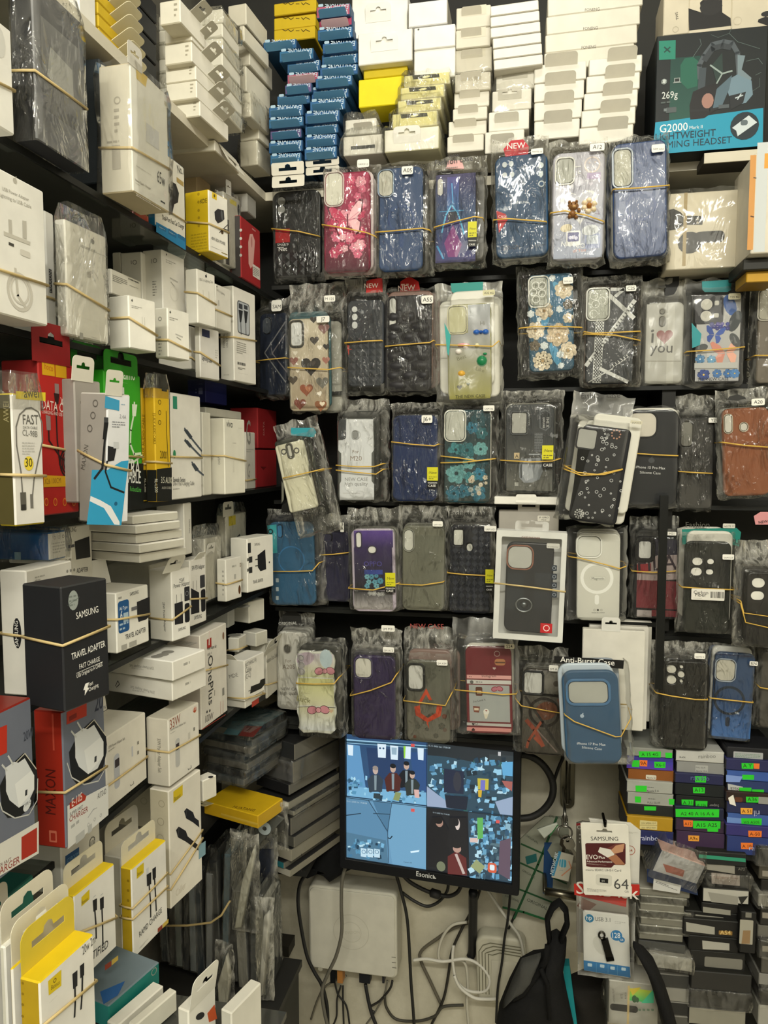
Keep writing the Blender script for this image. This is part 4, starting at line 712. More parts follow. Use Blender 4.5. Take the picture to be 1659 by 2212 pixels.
def windowbox(o):                                  # white carton with a window around the case
    m0 = o.matrix_basis; f = Face((-.2, -.006, 0), (1, 0, 0), (0, 0, 1), Matrix.Translation(o.location) @ o.rotation_euler.to_matrix().to_4x4())
    q = [f.uv(x, y) for x, y in ((88, 800), (470, 800), (470, 190), (88, 190))]; xs = [a[0]-.2 for a in q]; zs = [a[1] for a in q]
    x0, x1, z0, z1 = min(xs), max(xs), min(zs), max(zs)
    q = [f.uv(x, y) for x, y in ((118, 770), (442, 770), (442, 226), (118, 226))]; xs = [a[0]-.2 for a in q]; zs = [a[1] for a in q]
    vs, fs = plate([rrect(x0, z0, x1, z1, .002), rrect(min(xs), min(zs), max(xs), max(zs), .002)[::-1]], .0012)
    m = MB(); m.shape([(x, y-.006, z) for x, y, z in vs], fs, 'dfdfdc'); th = .0012
    for a, b in (((x0, -.0048, z0), (x0+th, .02, z1)), ((x1-th, -.0048, z0), (x1, .02, z1)), ((x0, -.0048, z0), (x1, .02, z0+th)), ((x0, -.0048, z1-th), (x1, .02, z1)), ((x0, .019, z0), (x1, .02, z1))): m.box(a, b, 'dcdcd8')
    m.build('window_carton', CARD, o)
    m = MB(); m.box((x0, -.0064, z0), (x1, -.0061, z1), '000000'); m.build('window_film', CLEAR, o)
    g = Face((-.2, -.0066, 0), (1, 0, 0), (0, 0, 1), f.M)
    prints(g, [('t', 'CASE PARTNER', 232, 220, 340, 226, '7a5a52', 1, 1), ('r', 342, 712, 408, 772, 'b3262a'), ('o', 376, 742, 18, 4, 'e8d8d4'), ('m', 352, 720, 400, 724, 1, 'e8d8d4')]+[('R', 406, y, 436, y+36, '33383e', .15) for y in (376, 426, 476, 530)]+[('o', 421, y+18, 10, 3, '8a9096') for y in (376, 426, 476, 530)], o)
    p = tabplate(.05, .014, 'e4e4e0'); t = p.build('hang_tab', CLEAR, o); t.location = ((x0+x1)/2, .01, z1)
    mm = MB(); draw(mm, g, [('R', 378, 250, 452, 282, 'b9b8b0', .2), ('t', 'IP 15 PRO MAX', 386, 274, 446, 276, '26241f', 1, 1)]); mm.build('model_sticker', PRINT, o)
    z = lambda x, y: f.uv(x, y)[1]
    bandloop([(x0-.001, -.0072, z(75, 480)), (0, -.0074, z(270, 502)), (x1+.001, -.0072, z(466, 530)), (x1+.001, .021, z(466, 530)), (x0-.001, .021, z(75, 480))], o)
windowbox(o)
B('grey window carton standing behind the tilted white window carton', 95, 440, 452, 62, 560, Y=1.225, L='a9a49a', wR=.02, opsL=[('R', 325, 90, 395, 124, 'd3cfc2', .2), ('t', 'IP 15PRO', 335, 106, 388, 106, '33322c', 1, 1), ('t', 'MAX', 348, 120, 376, 120, '33322c', 1, 1)], tab=('L', .5, .36, .014, 0, 'c9c4ba'), name='phone_case_box')
C('clear white phone case pack printed Magnetic with a charging ring', 552, 192, 802, 700, Y=1.205, tilt=-.5, col='d4d3c9', mat=GLOSS, spare=['cfcec6', 'c4c3bb'], holes=[(556, 208, 690, 330, .28)], ring=('e6e6df', .002), lens='cfcfc6', bag=(490, 160, 856, 712), bmat=CLEAR,
  ops=[('r', 560, 235, 795, 690, 'c9c8be'), ('o', 668, 452, 92, 18, 'e6e6e0'), ('R', 656, 548, 680, 606, 'e6e6e0', .5), ('R', 628, 442, 720, 466, 'b4b4a8', .4), ('R', 630, 444, 718, 464, 'd4d4ca', .4), ('t', 'Magnetic', 638, 461, 712, 461, '26261f', 1, 1), ('t', 'MADE IN CHINA', 638, 656, 714, 656, '3a3a33', 1, 1), ('c', 674, 637, 6, '3a3a33'), ('o', 654, 637, 6, 2, '8a8a80'), ('o', 694, 637, 6, 2, '8a8a80')], band=[[(500, 328), (580, 340), (720, 375), (800, 398), (842, 385)]], n=3)
C('navy, white and red phone case pack behind the thin black post', 878, 212, 1138, 690, Y=1.235, yaw=-4, col='1c1c1f', spare=['3a3a38', '2f2f30'], holes=[(910, 236, 982, 340, .2)], ring=('161618', .006), lens='c4c4be', bag=(862, 100, 1150, 705), ops=[('r', 900, 225, 1128, 330, '262433'), ('q', [(900, 368), (1020, 320), (1132, 318), (1134, 460), (900, 470)], '9d8f8c'), ('r', 900, 462, 1134, 635, '6f2a30'), ('r', 900, 635, 985, 680, 'a39a98'), ('r', 985, 635, 1134, 680, '6f2a30'), ('q', [(900, 372), (982, 366), (982, 410), (900, 425)], '8e2a30'), ('t', 'FILA', 908, 412, 1134, 402, '33262e', 1.1, 1)],
  sticker=(1074, 184, 1128, 206, 'M51'), band=[[(885, 412), (1000, 420), (1138, 412)]], n=4, jig=.008)
C('black carbon fibre phone case pack with a teal header card', 1172, 240, 1440, 776, Y=1.2, col='22241f', spare=['cfcdc2', '2f302c'], holes=[(1218, 330, 1280, 380, .5), (1304, 338, 1346, 374, .5), (1210, 388, 1276, 440, .5), (1296, 398, 1342, 434, .5)], lens='e2e0d8', bag=(1150, 170, 1490, 790), ops=[('R', 1182, 300, 1432, 505, '1c1d1a', .06)],
  sticker=(1396, 314, 1462, 346, 'SAM S23'), card=([(1178, 178), (1500, 170), (1528, 196), (1515, 280), (1440, 262), (1180, 268)], '16786c', [('t', 'Carbon Fiber TPU', 1182, 250, 1492, 254, '0d1a18', 1, 1)]), hops=[('t', 'Fashion', 1182, 158, 1320, 158, '4a4a42', 1, 1), ('R', 1398, 136, 1468, 164, 'cfccc0', .2), ('t', 'NOTE 11', 1404, 158, 1462, 156, '3a3932', 1, 1)],
  tag_ops=[('R', 1216, 512, 1406, 584, 'd9d6cc', .08), ('t', 'Carbon', 1228, 542, 1312, 546, '1c1b18', 1, 1), ('t', 'Fiber', 1238, 558, 1302, 560, '1c1b18', 1, 1), ('|', 1326, 530, 1400, 570, '1c1b18'), ('m', 1224, 566, 1310, 572, 1, '55544c')], band=[[(1170, 505), (1300, 515), (1440, 520)]], n=4, jig=.01)
C('black phone case pack with large white camera holes, at the right edge', 1530, 418, 1760, 850, Y=1.17, col='1d1c1b', mat=GLOSS, spare=['262524'], holes=[(1562, 448, 1640, 510, .5), (1556, 524, 1636, 582, .5)], lens='e2e0d8', bag=(1484, 240, 1790, 870), ops=[('R', 1545, 432, 1668, 600, '262423', .15)], card=([(1600, 100), (1640, 75), (1700, 75), (1700, 150), (1610, 150)], 'c98a8c', [('t', 'NEW', 1606, 138, 1660, 130, '2c2625', 1, 1)]), band=[[(1478, 585), (1520, 655), (1660, 675), (1790, 670)], [(1480, 600), (1530, 710), (1660, 740), (1790, 735)]])
# row 5
K(560, 1320, 2.911)
C('white phone case pack half hidden at the left end of the lowest row', 112, 132, 300, 622, Y=1.245, tilt=1, col='c9c7bf', mat=GLOSS, spare='8d8c86', holes=[(158, 212, 196, 262, .4)], ring=('a49f96', .001), lens='5d5b55', bag=(100, 20, 330, 632), ops=[('t', 'For', 164, 324, 202, 322, '8d8277', 1, 1), ('t', "A20S", 146, 364, 226, 362, '8d8277', 1, 1), ('t', 'NEW CASE', 136, 498, 262, 500, '77736c', 1, 1), ('t', 'high quality', 132, 525, 262, 527, '77736c', 1, 1), ('m', 120, 570, 250, 578, 1, '9d9a92')],
  card=([(118, 96), (124, 40), (160, 12), (205, 12), (238, 45), (244, 92)], '262624', [('t', 'ORIGINAL', 122, 88, 240, 84, 'c4c4be', 1, 1)]))
def wavy(W, H):
    n = 14; L_ = [(-W/2+.003+.0022*math.sin(i*1.35), H*.06+H*.88*i/n) for i in range(n+1)]
    return [(-x, y) for x, y in L_]+[(W/2-.012, H), (0, H-.002), (-W/2+.012, H)]+[(x, y) for x, y in L_[::-1]]+[(-W/2+.012, 0), (0, .002), (W/2-.012, 0)]
C('pastel phone case pack with a wavy edge and two pink bows', 226, 250, 484, 772, tilt=-1.5, col='cfd0c4', mat=GLOSS, spare=['3a3a36', '26282a', '4a4a44'], outline=wavy, holes=[(246, 276, 282, 312, .5), (246, 318, 284, 356, .5), (248, 360, 286, 398, .5)], ring=('b4b0b4', .0012), lens='a9a6a4', bag=(218, 190, 520, 810),
  ops=[('g', 240, 265, 470, 420, 'cdc4cc', 'c4c79c'), ('g', 244, 420, 472, 600, 'c4c48a', 'cfceb0'), ('g', 250, 600, 476, 755, 'c9c7a4', 'd9dcdc'), ('e', 290, 300, 60, 40, 20, 'b9a9b4'), ('e', 420, 300, 40, 60, 0, 'b4c4c9')]+[z for cx, cy, s in ((412, 378, 1), (372, 622, 1.1)) for z in (('e', cx-36*s, cy, 30*s, 24*s, 15, '4a2a2c'), ('e', cx+36*s, cy-2, 30*s, 24*s, -15, '4a2a2c'), ('e', cx-36*s, cy, 27*s, 21*s, 15, 'c98a94'), ('e', cx+36*s, cy-2, 27*s, 21*s, -15, 'c98a94'), ('c', cx, cy, 17*s, '4a2a2c'), ('c', cx, cy, 14*s, 'd498a0'))]+[('t', 'Luck', 236, 562, 322, 580, '8d8a5c'), ('h', 452, 628, 14, 'c9a98a'), ('l', [(240, 604), (320, 600)], 3, '33302c'), ('l', [(430, 605), (480, 608)], 3, '33302c')],
  band=[[(232, 455), (340, 460), (470, 458), (560, 420)]], n=5, jig=.01)
C('plain purple phone case pack in the lowest row', 592, 282, 856, 808, tilt=-.5, col='33294a', spare=['35343c', '2a2a2e', '55534c'], holes=[(604, 292, 708, 420, .28)], ring=('4d4566', .0022), lens='c9c7bc', bag=(560, 130, 885, 820), ops=[('o', 730, 520, 78, 5, '362c4d')], sticker=[(778, 226, 848, 262, 'SM A12'), (768, 88, 852, 130, 'SM M31')], band=[[(590, 535), (700, 500), (830, 450), (900, 400)]], n=4, jig=.007)
C('grey marbled phone case pack with an orange red pointed emblem', 926, 312, 1200, 828, tilt=-.5, col='626256', mat=GLOSS, spare=['7d6a62', '3d3d38'], holes=[(938, 336, 1032, 492, .25)], ring=('2a2b29', .0036), lens='c4c4be', bag=(895, 120, 1230, 840), ops=[('g', 934, 320, 1192, 820, '5c5d52', '6d6b60'), ('F', 940, 640, 1180, 800, 10, 10, 26, ['7a4a3a', '6a5a50', '5a5a50'], '6a5a50', 3), ('q', [(1050, 485), (1088, 560), (1068, 560), (1050, 522), (1030, 560), (1010, 590), (1000, 575)], 'c2492c'), ('q', [(975, 600), (1010, 592), (1016, 640), (1060, 672), (1110, 640), (1118, 590), (1152, 598), (1140, 660), (1060, 700), (985, 655)], 'c2492c'), ('q', [(1060, 690), (1070, 740), (1052, 705)], 'c2492c')],
  relief=lambda o, W, H, fc: None, sticker=(1116, 306, 1184, 344, 'SM A34'), band=[[(924, 566), (1040, 580), (1170, 596), (1232, 520)]], n=4, jig=.009, hops=[('t', 'NEW CASE', 950, 108, 1160, 112, '9d4a44')])
C('maroon and grey phone case pack printed as a photo feed page with a pink bow', 1300, 225, 1590, 772, tilt=-2, Y=1.19, col='6a2429', mat=GLOSS, spare=['cfccbf', '4a4a48'], bag=(1210, 60, 1630, 798), bmat=CLEAR, outline=None, rad=.15,
  ops=[('r', 1305, 400, 1585, 430, 'd4a09a'), ('t', 'Instagram', 1400, 416, 1490, 416, '2c2320'), ('m', 1318, 408, 1350, 418, 1, '4a2a28'), ('r', 1305, 430, 1585, 462, 'c4c4be'), ('c', 1336, 446, 11, '5a5a58'), ('m', 1362, 440, 1430, 452, 1, '33302e'), ('r', 1318, 462, 1578, 700, '9fa3a0'), ('r', 1305, 700, 1585, 728, 'b4b4ae'), ('h', 1346, 710, 9, '2c2320'), ('o', 1366, 708, 8, 2, '2c2320'), ('m', 1340, 716, 1446, 724, 1, '33302e'), ('r', 1305, 728, 1585, 762, 'c98a84'), ('q', [(1336, 752), (1336, 742), (1346, 734), (1356, 742), (1356, 752)], '3a1a1a'),
       ('R', 1360, 476, 1404, 534, '5a3428', .2), ('r', 1368, 500, 1398, 520, 'd4c4ac'), ('e', 1480, 490, 22, 16, 20, '8a3a44'), ('e', 1512, 488, 22, 16, -20, '8a3a44'), ('e', 1480, 490, 17, 11, 20, 'b4707c'), ('e', 1512, 488, 17, 11, -20, 'b4707c'), ('c', 1496, 490, 8, 'b4707c'), ('t', "I'm Love it", 1348, 576, 1424, 560, '3a3432'), ('q', [(1344, 596), (1388, 600), (1382, 638), (1350, 634)], '7a4a3c'), ('r', 1352, 608, 1380, 624, 'd4c4ac'), ('q', [(1410, 640), (1444, 636), (1432, 676), (1420, 676)], 'd4ccb8'), ('c', 1428, 632, 18, 'dcd9cf'), ('h', 1428, 626, 6, '8a3a34'), ('R', 1480, 300, 1548, 342, 'a9744c', .4), ('r', 1484, 318, 1546, 328, '5a3a2a'), ('o', 1495, 268, 18, 3, 'b4a49c'), ('h', 1478, 360, 10, 'b4a49c')],
  sticker=(1542, 206, 1605, 238, 'S24', 'c4bda6'), band=[[(1290, 498), (1400, 512), (1530, 526), (1600, 522)]], n=3, jig=.006, hops=None)
K(1090, 1340, 2.916)
C('smoky clear phone case pack with black ring and orange brush strokes, below the window carton', 112, 312, 384, 852, tilt=.5, col='4a443c', mat=GLOSS, spare=['5a5850', '6f6d64'], holes=[(124, 322, 236, 462, .14)], ring=('26282a', .0028), lens='c4c4be', bag=(60, 185, 400, 862), ops=[('g', 118, 470, 376, 845, '5c5850', '3f3a33'), ('g', 240, 320, 376, 470, '8d8a82', '6d6a60'), ('o', 250, 580, 96, 18, '26211e'), ('e', 262, 570, 70, 56, 30, '6f4430'), ('l', [(140, 630), (190, 690), (240, 790)], 26, '8a4230'), ('l', [(230, 640), (150, 760), (140, 800)], 16, '93472f'), ('l', [(130, 480), (240, 640), (370, 850)], 16, '2a2624'), ('l', [(205, 690), (330, 830)], 8, '7a6a64'), ('q', [(330, 500), (376, 460), (376, 620)], '7a4a34'), ('l', [(190, 740), (240, 790)], 18, '93472f'), ('c', 325, 400, 18, '4a443c')], sticker=(280, 280, 338, 324, 'SM A'), band=[[(95, 500), (105, 540), (260, 570), (385, 590)]])
o = C('clear boxed stack of blue silicone phone cases tilted forward, black header strip on top', 372, 318, 728, 905, Y=1.12, tilt=-4, col='385672', spare=['b4c0c9', 'cfd0cc', '8d96a0', 'cfd0cc'], holes=[(398, 384, 655, 520, .25)], ring=('4a7094', .004), lens='a9aaa2', rad=.2, n=4, bag=(348, 300, 800, 925), bmat=CLEAR, jig=.006,
  ops=[('t', 'iPhone 17 Pro Max', 456, 782, 636, 790, 'e2e6e8', 1, 1), ('t', 'Silicone Case', 486, 806, 612, 818, 'd4dade'), ('e', 488, 602, 12, 12, 0, 'a9b9c9'), ('e', 492, 588, 6, 3, 40, 'a9b9c9')],
  hops=[('q', [(312, 224), (752, 252), (748, 306), (312, 268)], '101010'), ('t', 'Anti-Burst Case', 350, 262, 692, 284, 'e6e4dc', 1, 1)], band=[[(378, 598), (440, 640), (700, 736), (735, 732), (800, 620)]])
for i, (xl, xr, yt, yb, yy) in enumerate(((560, 870, 70, 700, 1.19), (600, 892, 45, 690, 1.215), (640, 912, 10, 640, 1.238))):
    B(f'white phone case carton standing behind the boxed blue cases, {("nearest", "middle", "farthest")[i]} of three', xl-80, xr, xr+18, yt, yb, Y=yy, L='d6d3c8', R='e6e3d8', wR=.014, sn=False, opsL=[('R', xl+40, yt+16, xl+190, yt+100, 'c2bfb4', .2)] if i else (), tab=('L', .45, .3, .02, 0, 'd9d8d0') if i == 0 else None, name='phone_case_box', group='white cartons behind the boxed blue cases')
C('black phone case pack with five round camera holes in a crinkled bag, lowest row', 1002, 258, 1288, 818, Y=1.2, yaw=3, col='161616', mat=GLOSS, spare=['1d1d1d', '2a2a28'], holes=[(1018, 280, 1082, 334, .5), (1018, 344, 1082, 402, .5), (1088, 318, 1134, 362, .5), (1100, 280, 1126, 304, .5), (1100, 370, 1124, 394, .5)], lens='c9c7bc', bmat=CRINKLE, bag=(940, 150, 1300, 825), sticker=(1196, 206, 1264, 244, 'NOTE G'), band=[[(945, 458), (1050, 478), (1200, 500), (1282, 502)]])
C('translucent blue phone case pack with a dark charging ring, lowest row', 1312, 205, 1565, 758, Y=1.215, tilt=1.5, col='2c4466', mat=GLOSS, spare=['cfcfca', '3a4a66'], holes=[(1334, 242, 1446, 384, .28)], ring=('9aa4b0', .0018), lens='b9b6a9', bmat=CRINKLE, bag=(1290, 160, 1600, 775), ops=[('g', 1320, 470, 1545, 748, '2c4468', '3f6aa4'), ('o', 1415, 505, 92, 16, '1c2838'), ('R', 1392, 608, 1416, 670, '1f2c40', .5), ('r', 1330, 210, 1560, 232, '22264a')], sticker=(1544, 256, 1594, 288, 'RN'), band=[[(1290, 490), (1420, 504), (1550, 518)]], jig=.007)
C('clear brown phone case pack hanging at the right edge of the lowest row', 1612, 200, 1800, 680, Y=1.225, col='4a4742', mat=GLOSS, spare='55524c', bag=(1596, 160, 1810, 700), band=[[(1610, 425), (1700, 440), (1800, 440)]])

# ---------------------------------------------------------------- left wall: cartons shelf by shelf
W_, WY = 'f2f0e8', 'ece8da'
A = lambda x, y, r, c='55544f': [('e', x, y, r, r*.95, 0, c), ('e', x+r*.3, y-r*1.15, r*.42, r*.2, 45, c)]    # the small bitten fruit mark, simplified
# shelf 1, seen from below
K(0, 0, 2.765)
B('white carton with a grey disc print, left edge of the top glass shelf', -500, -160, 83, -20, 660, X=-.425, L=W_, opsR=[('e', -5, 250, 52, 90, 0, 'd3d2cb')], band=(300, 420, 540), wL=.05, name='accessory_box')
B('grey and black boxed item in a shiny clear bag, second on the top glass shelf', 88, 222, 520, -150, 882, X=-.435, L='26272a', R='85868a', T='33343a', wrap=2, opsR=[('g', 240, 90, 480, 800, 'a0a1a3', '6a6b70'), ('q', [(300, 280), (430, 420), (440, 590), (400, 585), (280, 450)], 'b9bab8')], band=(425, 425, 650), name='bagged_box')
B('white carton with a hang tab, behind and above the bagged black box', 300, 478, 575, -250, 190, X=-.5, L=W_, sn=False, tab=('R', .5, .7, .03, -8, 'cfccc2'), name='accessory_box')
B('tall dark teal carton beside the cream charger carton on the top glass shelf', 482, 613, 700, 345, 1100, X=-.46, L='20262a', R='2a3034', wR=.06, wL=.06, name='accessory_box')
for i in range(6):
    y1 = 390-i*78
    B(f'yellow carton lying flat with a pale hang tab, {["lowest", "second up", "third up", "fourth up", "fifth up", "topmost"][i]} of the yellow pile', 560-i*4, 600-i*4, 800-i*8, y1-74, y1, X=-.5, L='cfae1e', R='d9b828', T='d9b828', wL=.08, sn=False, tab=('R', .62, .5, .028, -62, 'e9e2c4', .95, False), name='cable_box', group='yellow cartons on the top left shelf')
B('white carton with yellow top under the pile of yellow cartons', 560, 590, 760, 300, 470, X=-.5, L=WY, T='d9b828', wL=.08, sn=False, name='cable_box')
for i in range(4):
    y1 = 420-i*130
    B(f'flat black carton in the dark pile beside the yellow cartons, {["lowest", "second up", "third up", "topmost"][i]} of four', 800, 835, 935, y1-122, y1, X=-.53, L='1d1e20', R='26282b', wL=.08, sn=False, name='cable_box', group='black cartons on the top left shelf')
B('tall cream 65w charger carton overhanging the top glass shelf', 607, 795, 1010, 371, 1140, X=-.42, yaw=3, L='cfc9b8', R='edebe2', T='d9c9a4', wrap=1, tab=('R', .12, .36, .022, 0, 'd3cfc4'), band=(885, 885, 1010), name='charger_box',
  opsR=[('q', [(810, 400), (880, 460), (870, 520), (815, 470)], 'e0c468'), ('r', 980, 600, 1000, 640, 'c4bfae'), ('r', 870, 730, 950, 900, 'd0d0d0'), ('t', '65w', 938, 1085, 984, 1118, '1d1d1c', 2.0, 1), ('t', 'Nano Quick Charger', 808, 1080, 900, 1135, '6d6048'), ('m', 808, 1095, 850, 1115, 1, 'a09a8c'), ('m', 812, 985, 900, 1050, 3, 'b4b0a6'), ('R', 958, 1195, 985, 1220, '3a3a38', .2), ('m', 812, 1170, 960, 1240, 2, 'c9c5ba')], opsL=[('o', 700, 600, 24, 8, 'a49e90'), ('R', 668, 870, 722, 1010, 'aaa496', .1), ('m', 680, 640, 715, 800, 4, 'a8a294'), ('m', 640, 838, 760, 850, 1, 'a49e90')])
K(0, 320, 2.765)
B('white and blue boxed car charger, tall carton printed No.1 on the top glass shelf', 885, 932, 1108, -30, 500, X=-.455, L='1f78ae', R='eeebde', T='1f78ae', tab=('R', .35, .4, .016, 0, '2a6fa0'), band=(400, 330, 440), name='charger_box',
  opsR=[('t', 'No.1', 1062, 150, 1098, 158, '4a4a44', 1.5, 1), ('r', 1054, 172, 1096, 232, 'b49a5c'), ('q', [(1004, 380), (1008, 330), (1020, 300), (1006, 260), (1006, 220), (1020, 196), (1050, 215), (1068, 270), (1062, 325), (1040, 335), (1028, 392)], '222423'), ('e', 1038, 255, 20, 32, 20, '3a3c3b'), ('t', 'Dual-Port Fast Car Charger', 970, 425, 1100, 485, '3a3a36', 1.6, 1), ('q', [(932, 440), (1108, 540), (1108, 610), (932, 500)], '2383b8'), ('R', 942, 452, 990, 502, '1c6c9c', .15), ('R', 1004, 478, 1052, 540, '1c6c9c', .15), ('R', 1062, 510, 1104, 560, '1c6c9c', .15), ('m', 950, 465, 985, 495, 2, 'c9dde6'), ('m', 1010, 496, 1046, 525, 2, 'c9dde6'), ('m', 1068, 528, 1100, 548, 1, 'c9dde6')])
B('small red carton behind the glass edge, under the 65w charger carton', 672, 882, 930, 365, 440, X=-.56, L='a8442c', R='a8442c', wR=.05, name='accessory_box')
B('tan carton behind the yellow charger carton on the top glass shelf', 1105, 1180, 1215, 150, 420, X=-.52, L='c9b48c', wR=.05, name='accessory_box')
B('yellow and white boxed 40W car charger on the top glass shelf, KDE scribbled on it', 1110, 1252, 1365, 244, 662, X=-.44, yaw=12, L='d9b81c', R='f0ede2', T='d9b81c', band=(440, 452, 505), name='charger_box',
  opsL=[('t', 'KDE', 1198, 332, 1236, 325, '26251c', 1.4), ('c', 1186, 275, 9, 'a88c1c'), ('c', 1186, 322, 9, 'a88c1c'), ('c', 1187, 372, 9, 'a88c1c'), ('c', 1188, 416, 9, 'a88c1c'), ('c', 1188, 464, 9, 'a88c1c'), ('m', 1140, 512, 1240, 640, 8, 'b49a1c')],
  opsR=[('r', 1266, 262, 1294, 312, 'd9b81c'), ('e', 1280, 285, 8, 10, 0, '55481c'), ('q', [(1280, 380), (1300, 362), (1336, 372), (1340, 425), (1322, 440), (1300, 450), (1284, 425)], '2c2d2e'), ('e', 1325, 402, 12, 30, 10, '55585a'), ('l', [(1285, 470), (1360, 490)], 5, '2c2d2e'), ('l', [(1310, 505), (1362, 455)], 5, '3a3a3a'), ('c', 1326, 500, 14, '4a3a24'), ('t', '40W HIGH POWER', 1262, 545, 1345, 582, '4a4a44', 1.6, 1), ('m', 1262, 585, 1335, 620, 2, '8a8880'), ('r', 1322, 620, 1358, 640, '8a7a3c')])
B('white boxed charger with a hang tab behind the yellow charger carton', 1290, 1340, 1440, 255, 700, X=-.47, yaw=10, L='b4b2a9', R='c9c6bb', T='d9d7cc', tab=('R', .3, .3, .02, 0, 'c9c7c0'), wrap=1, opsR=[('r', 1372, 300, 1412, 350, 'cdbf5c'), ('e', 1424, 370, 12, 34, 0, '2f3030'), ('R', 1345, 420, 1370, 700, '2f2f2e', .1)], name='charger_box')
B('pale grey carton on top of the red carton with a white stick print', 1395, 1478, 1530, 268, 378, X=-.47, L='c4c2ba', R='a9a7a0', sn=False, opsL=[('r', 1425, 290, 1445, 350, '9d9b94')], name='accessory_box')
B('red carton with a white stick print, at the right end of the top glass shelf', 1378, 1442, 1556, 400, 770, X=-.455, L='3a3634', R='a5282c', T='8a2024', name='accessory_box', opsR=[('q', [(1482, 560), (1492, 512), (1508, 512), (1522, 555), (1512, 700), (1496, 720), (1484, 690)], 'd8a6a0'), ('e', 1502, 560, 12, 34, 0, 'b87a78'), ('r', 1508, 690, 1552, 790, 'd9d4cc'), ('m', 1512, 705, 1548, 780, 5, '55504c'), ('m', 1505, 490, 1540, 500, 1, 'd8a6a0')], opsL=[('c', 1438, y, 9, 'b9b7b0') for y in (490, 540, 590, 640)])
# shelf 2
B('large white boxed adapter and cable set at the left edge of the second shelf', -400, -200, 285, -10, 1000, X=-.425, L=W_, wL=.05, band=(640, 660, 820), name='adapter_box',
  opsR=A(88, 195, 18, 'b9b5a9')+[('t', 'USB Power Adapter', 12, 250, 172, 318, 'a39f94'), ('t', 'Lightning to USB Cable', -8, 285, 186, 362, 'a39f94'), ('q', [(48, 425), (68, 430), (72, 520), (52, 510)], 'bdb9ae'), ('q', [(132, 432), (156, 436), (158, 545), (134, 535)], 'bdb9ae'), ('q', [(20, 495), (180, 560), (178, 580), (22, 520)], 'c6c2b6'), ('r', 50, 560, 82, 590, '4a4842'), ('o', 118, 860, 115, 22, 'c9c5ba'), ('o', 118, 850, 84, 14, 'd0ccc1'), ('l', [(90, 720), (105, 880), (150, 950)], 20, 'c6c2b6'), ('R', 118, 600, 180, 660, 'd3cfc4', .3)])
B('white carton with a black side label, behind the large white adapter set', 270, 292, 343, 370, 1130, X=-.475, L=W_, wL=.05, band=(860, 890, 910), name='adapter_box', opsR=[('r', 290, 720, 312, 868, '3a3a38'), ('t', 'MAXON', 306, 860, 306, 735, 'b9b7b0', 1, 1)])
B('white adapter carton sleeved in a creased clear bag, second shelf', 345, 408, 650, 420, 1150, X=-.435, yaw=4, L='dcd9ce', R='e9e6db', wrap=2, band=(810, 815, 970), name='adapter_box', opsR=A(552, 558, 17, '8d8b84')+[('m', 480, 590, 640, 640, 2, 'a9a79f'), ('q', [(520, 740), (545, 735), (540, 775), (522, 770)], 'b4b0a6'), ('R', 474, 1100, 496, 1142, 'a9a79f', .1), ('m', 480, 1010, 620, 1050, 2, 'c9c6bb'), ('m', 545, 1130, 600, 1138, 1, 'a9a79f')])
B('small white carton with fine print and a bar code, behind the second shelf cubes', 655, 668, 845, 718, 868, X=-.50, L=WY, opsR=[('m', 672, 752, 760, 830, 4, '77756c'), ('|', 766, 775, 828, 810, '2c2b28'), ('m', 772, 815, 825, 845, 2, '8d8b82')], wL=.05, name='adapter_box', sn=False)
B('narrow white carton half hidden at the back of the second shelf', 672, 722, 745, 620, 740, X=-.53, L='c9c5b6', wR=.04, sn=False, name='adapter_box')
B('tall white carton with an 81-like scribble, left of two tall ones on the second shelf', 730, 855, 900, 618, 1060, X=-.50, L='d6d3c6', R='e9e6db', wR=.04, sn=False, opsL=[('o', 805, 682, 14, 4, '6d6b64'), ('l', [(784, 672), (786, 692)], 3, '55534c')], name='adapter_box')
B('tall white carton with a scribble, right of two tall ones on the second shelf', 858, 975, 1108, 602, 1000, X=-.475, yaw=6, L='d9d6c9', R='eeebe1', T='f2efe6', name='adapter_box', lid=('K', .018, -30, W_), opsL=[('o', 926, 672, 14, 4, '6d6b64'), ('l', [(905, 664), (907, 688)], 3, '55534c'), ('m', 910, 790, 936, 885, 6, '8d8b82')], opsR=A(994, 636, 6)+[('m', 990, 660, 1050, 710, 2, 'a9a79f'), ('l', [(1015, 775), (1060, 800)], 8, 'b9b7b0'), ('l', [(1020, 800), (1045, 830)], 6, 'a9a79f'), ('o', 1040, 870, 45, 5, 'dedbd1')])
B('white carton with open flap behind the tall scribbled one on the second shelf', 1060, 1112, 1228, 655, 1000, X=-.50, L=W_, lid=('K', .015, -20, W_), opsR=[('l', [(1158, 688), (1180, 684), (1186, 694), (1200, 692)], 4, '6d6b64')], name='adapter_box', sn=False, wL=.05)
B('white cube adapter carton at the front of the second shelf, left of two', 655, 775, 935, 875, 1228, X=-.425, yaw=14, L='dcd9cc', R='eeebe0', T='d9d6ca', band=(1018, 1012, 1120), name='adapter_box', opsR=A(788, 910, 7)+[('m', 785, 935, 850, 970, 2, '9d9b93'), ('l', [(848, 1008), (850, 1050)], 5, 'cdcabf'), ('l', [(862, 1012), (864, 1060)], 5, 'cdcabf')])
B('white cube adapter carton at the front of the second shelf, right of two', 928, 1006, 1135, 950, 1285, X=-.42, yaw=12, L='d0ccbc', R='eeebe0', T='d9d6ca', band=(1145, 1145, 1215), name='adapter_box', opsL=[('o', 956, 1020, 13, 4, '6d6b64'), ('m', 945, 1120, 968, 1240, 6, '8d8b82')], opsR=A(1016, 980, 7)+[('m', 1012, 1005, 1062, 1040, 2, '9d9b93'), ('l', [(1048, 1110), (1090, 1128)], 7, 'b9b7b0'), ('l', [(1055, 1128), (1080, 1145)], 6, 'a9a79f')])
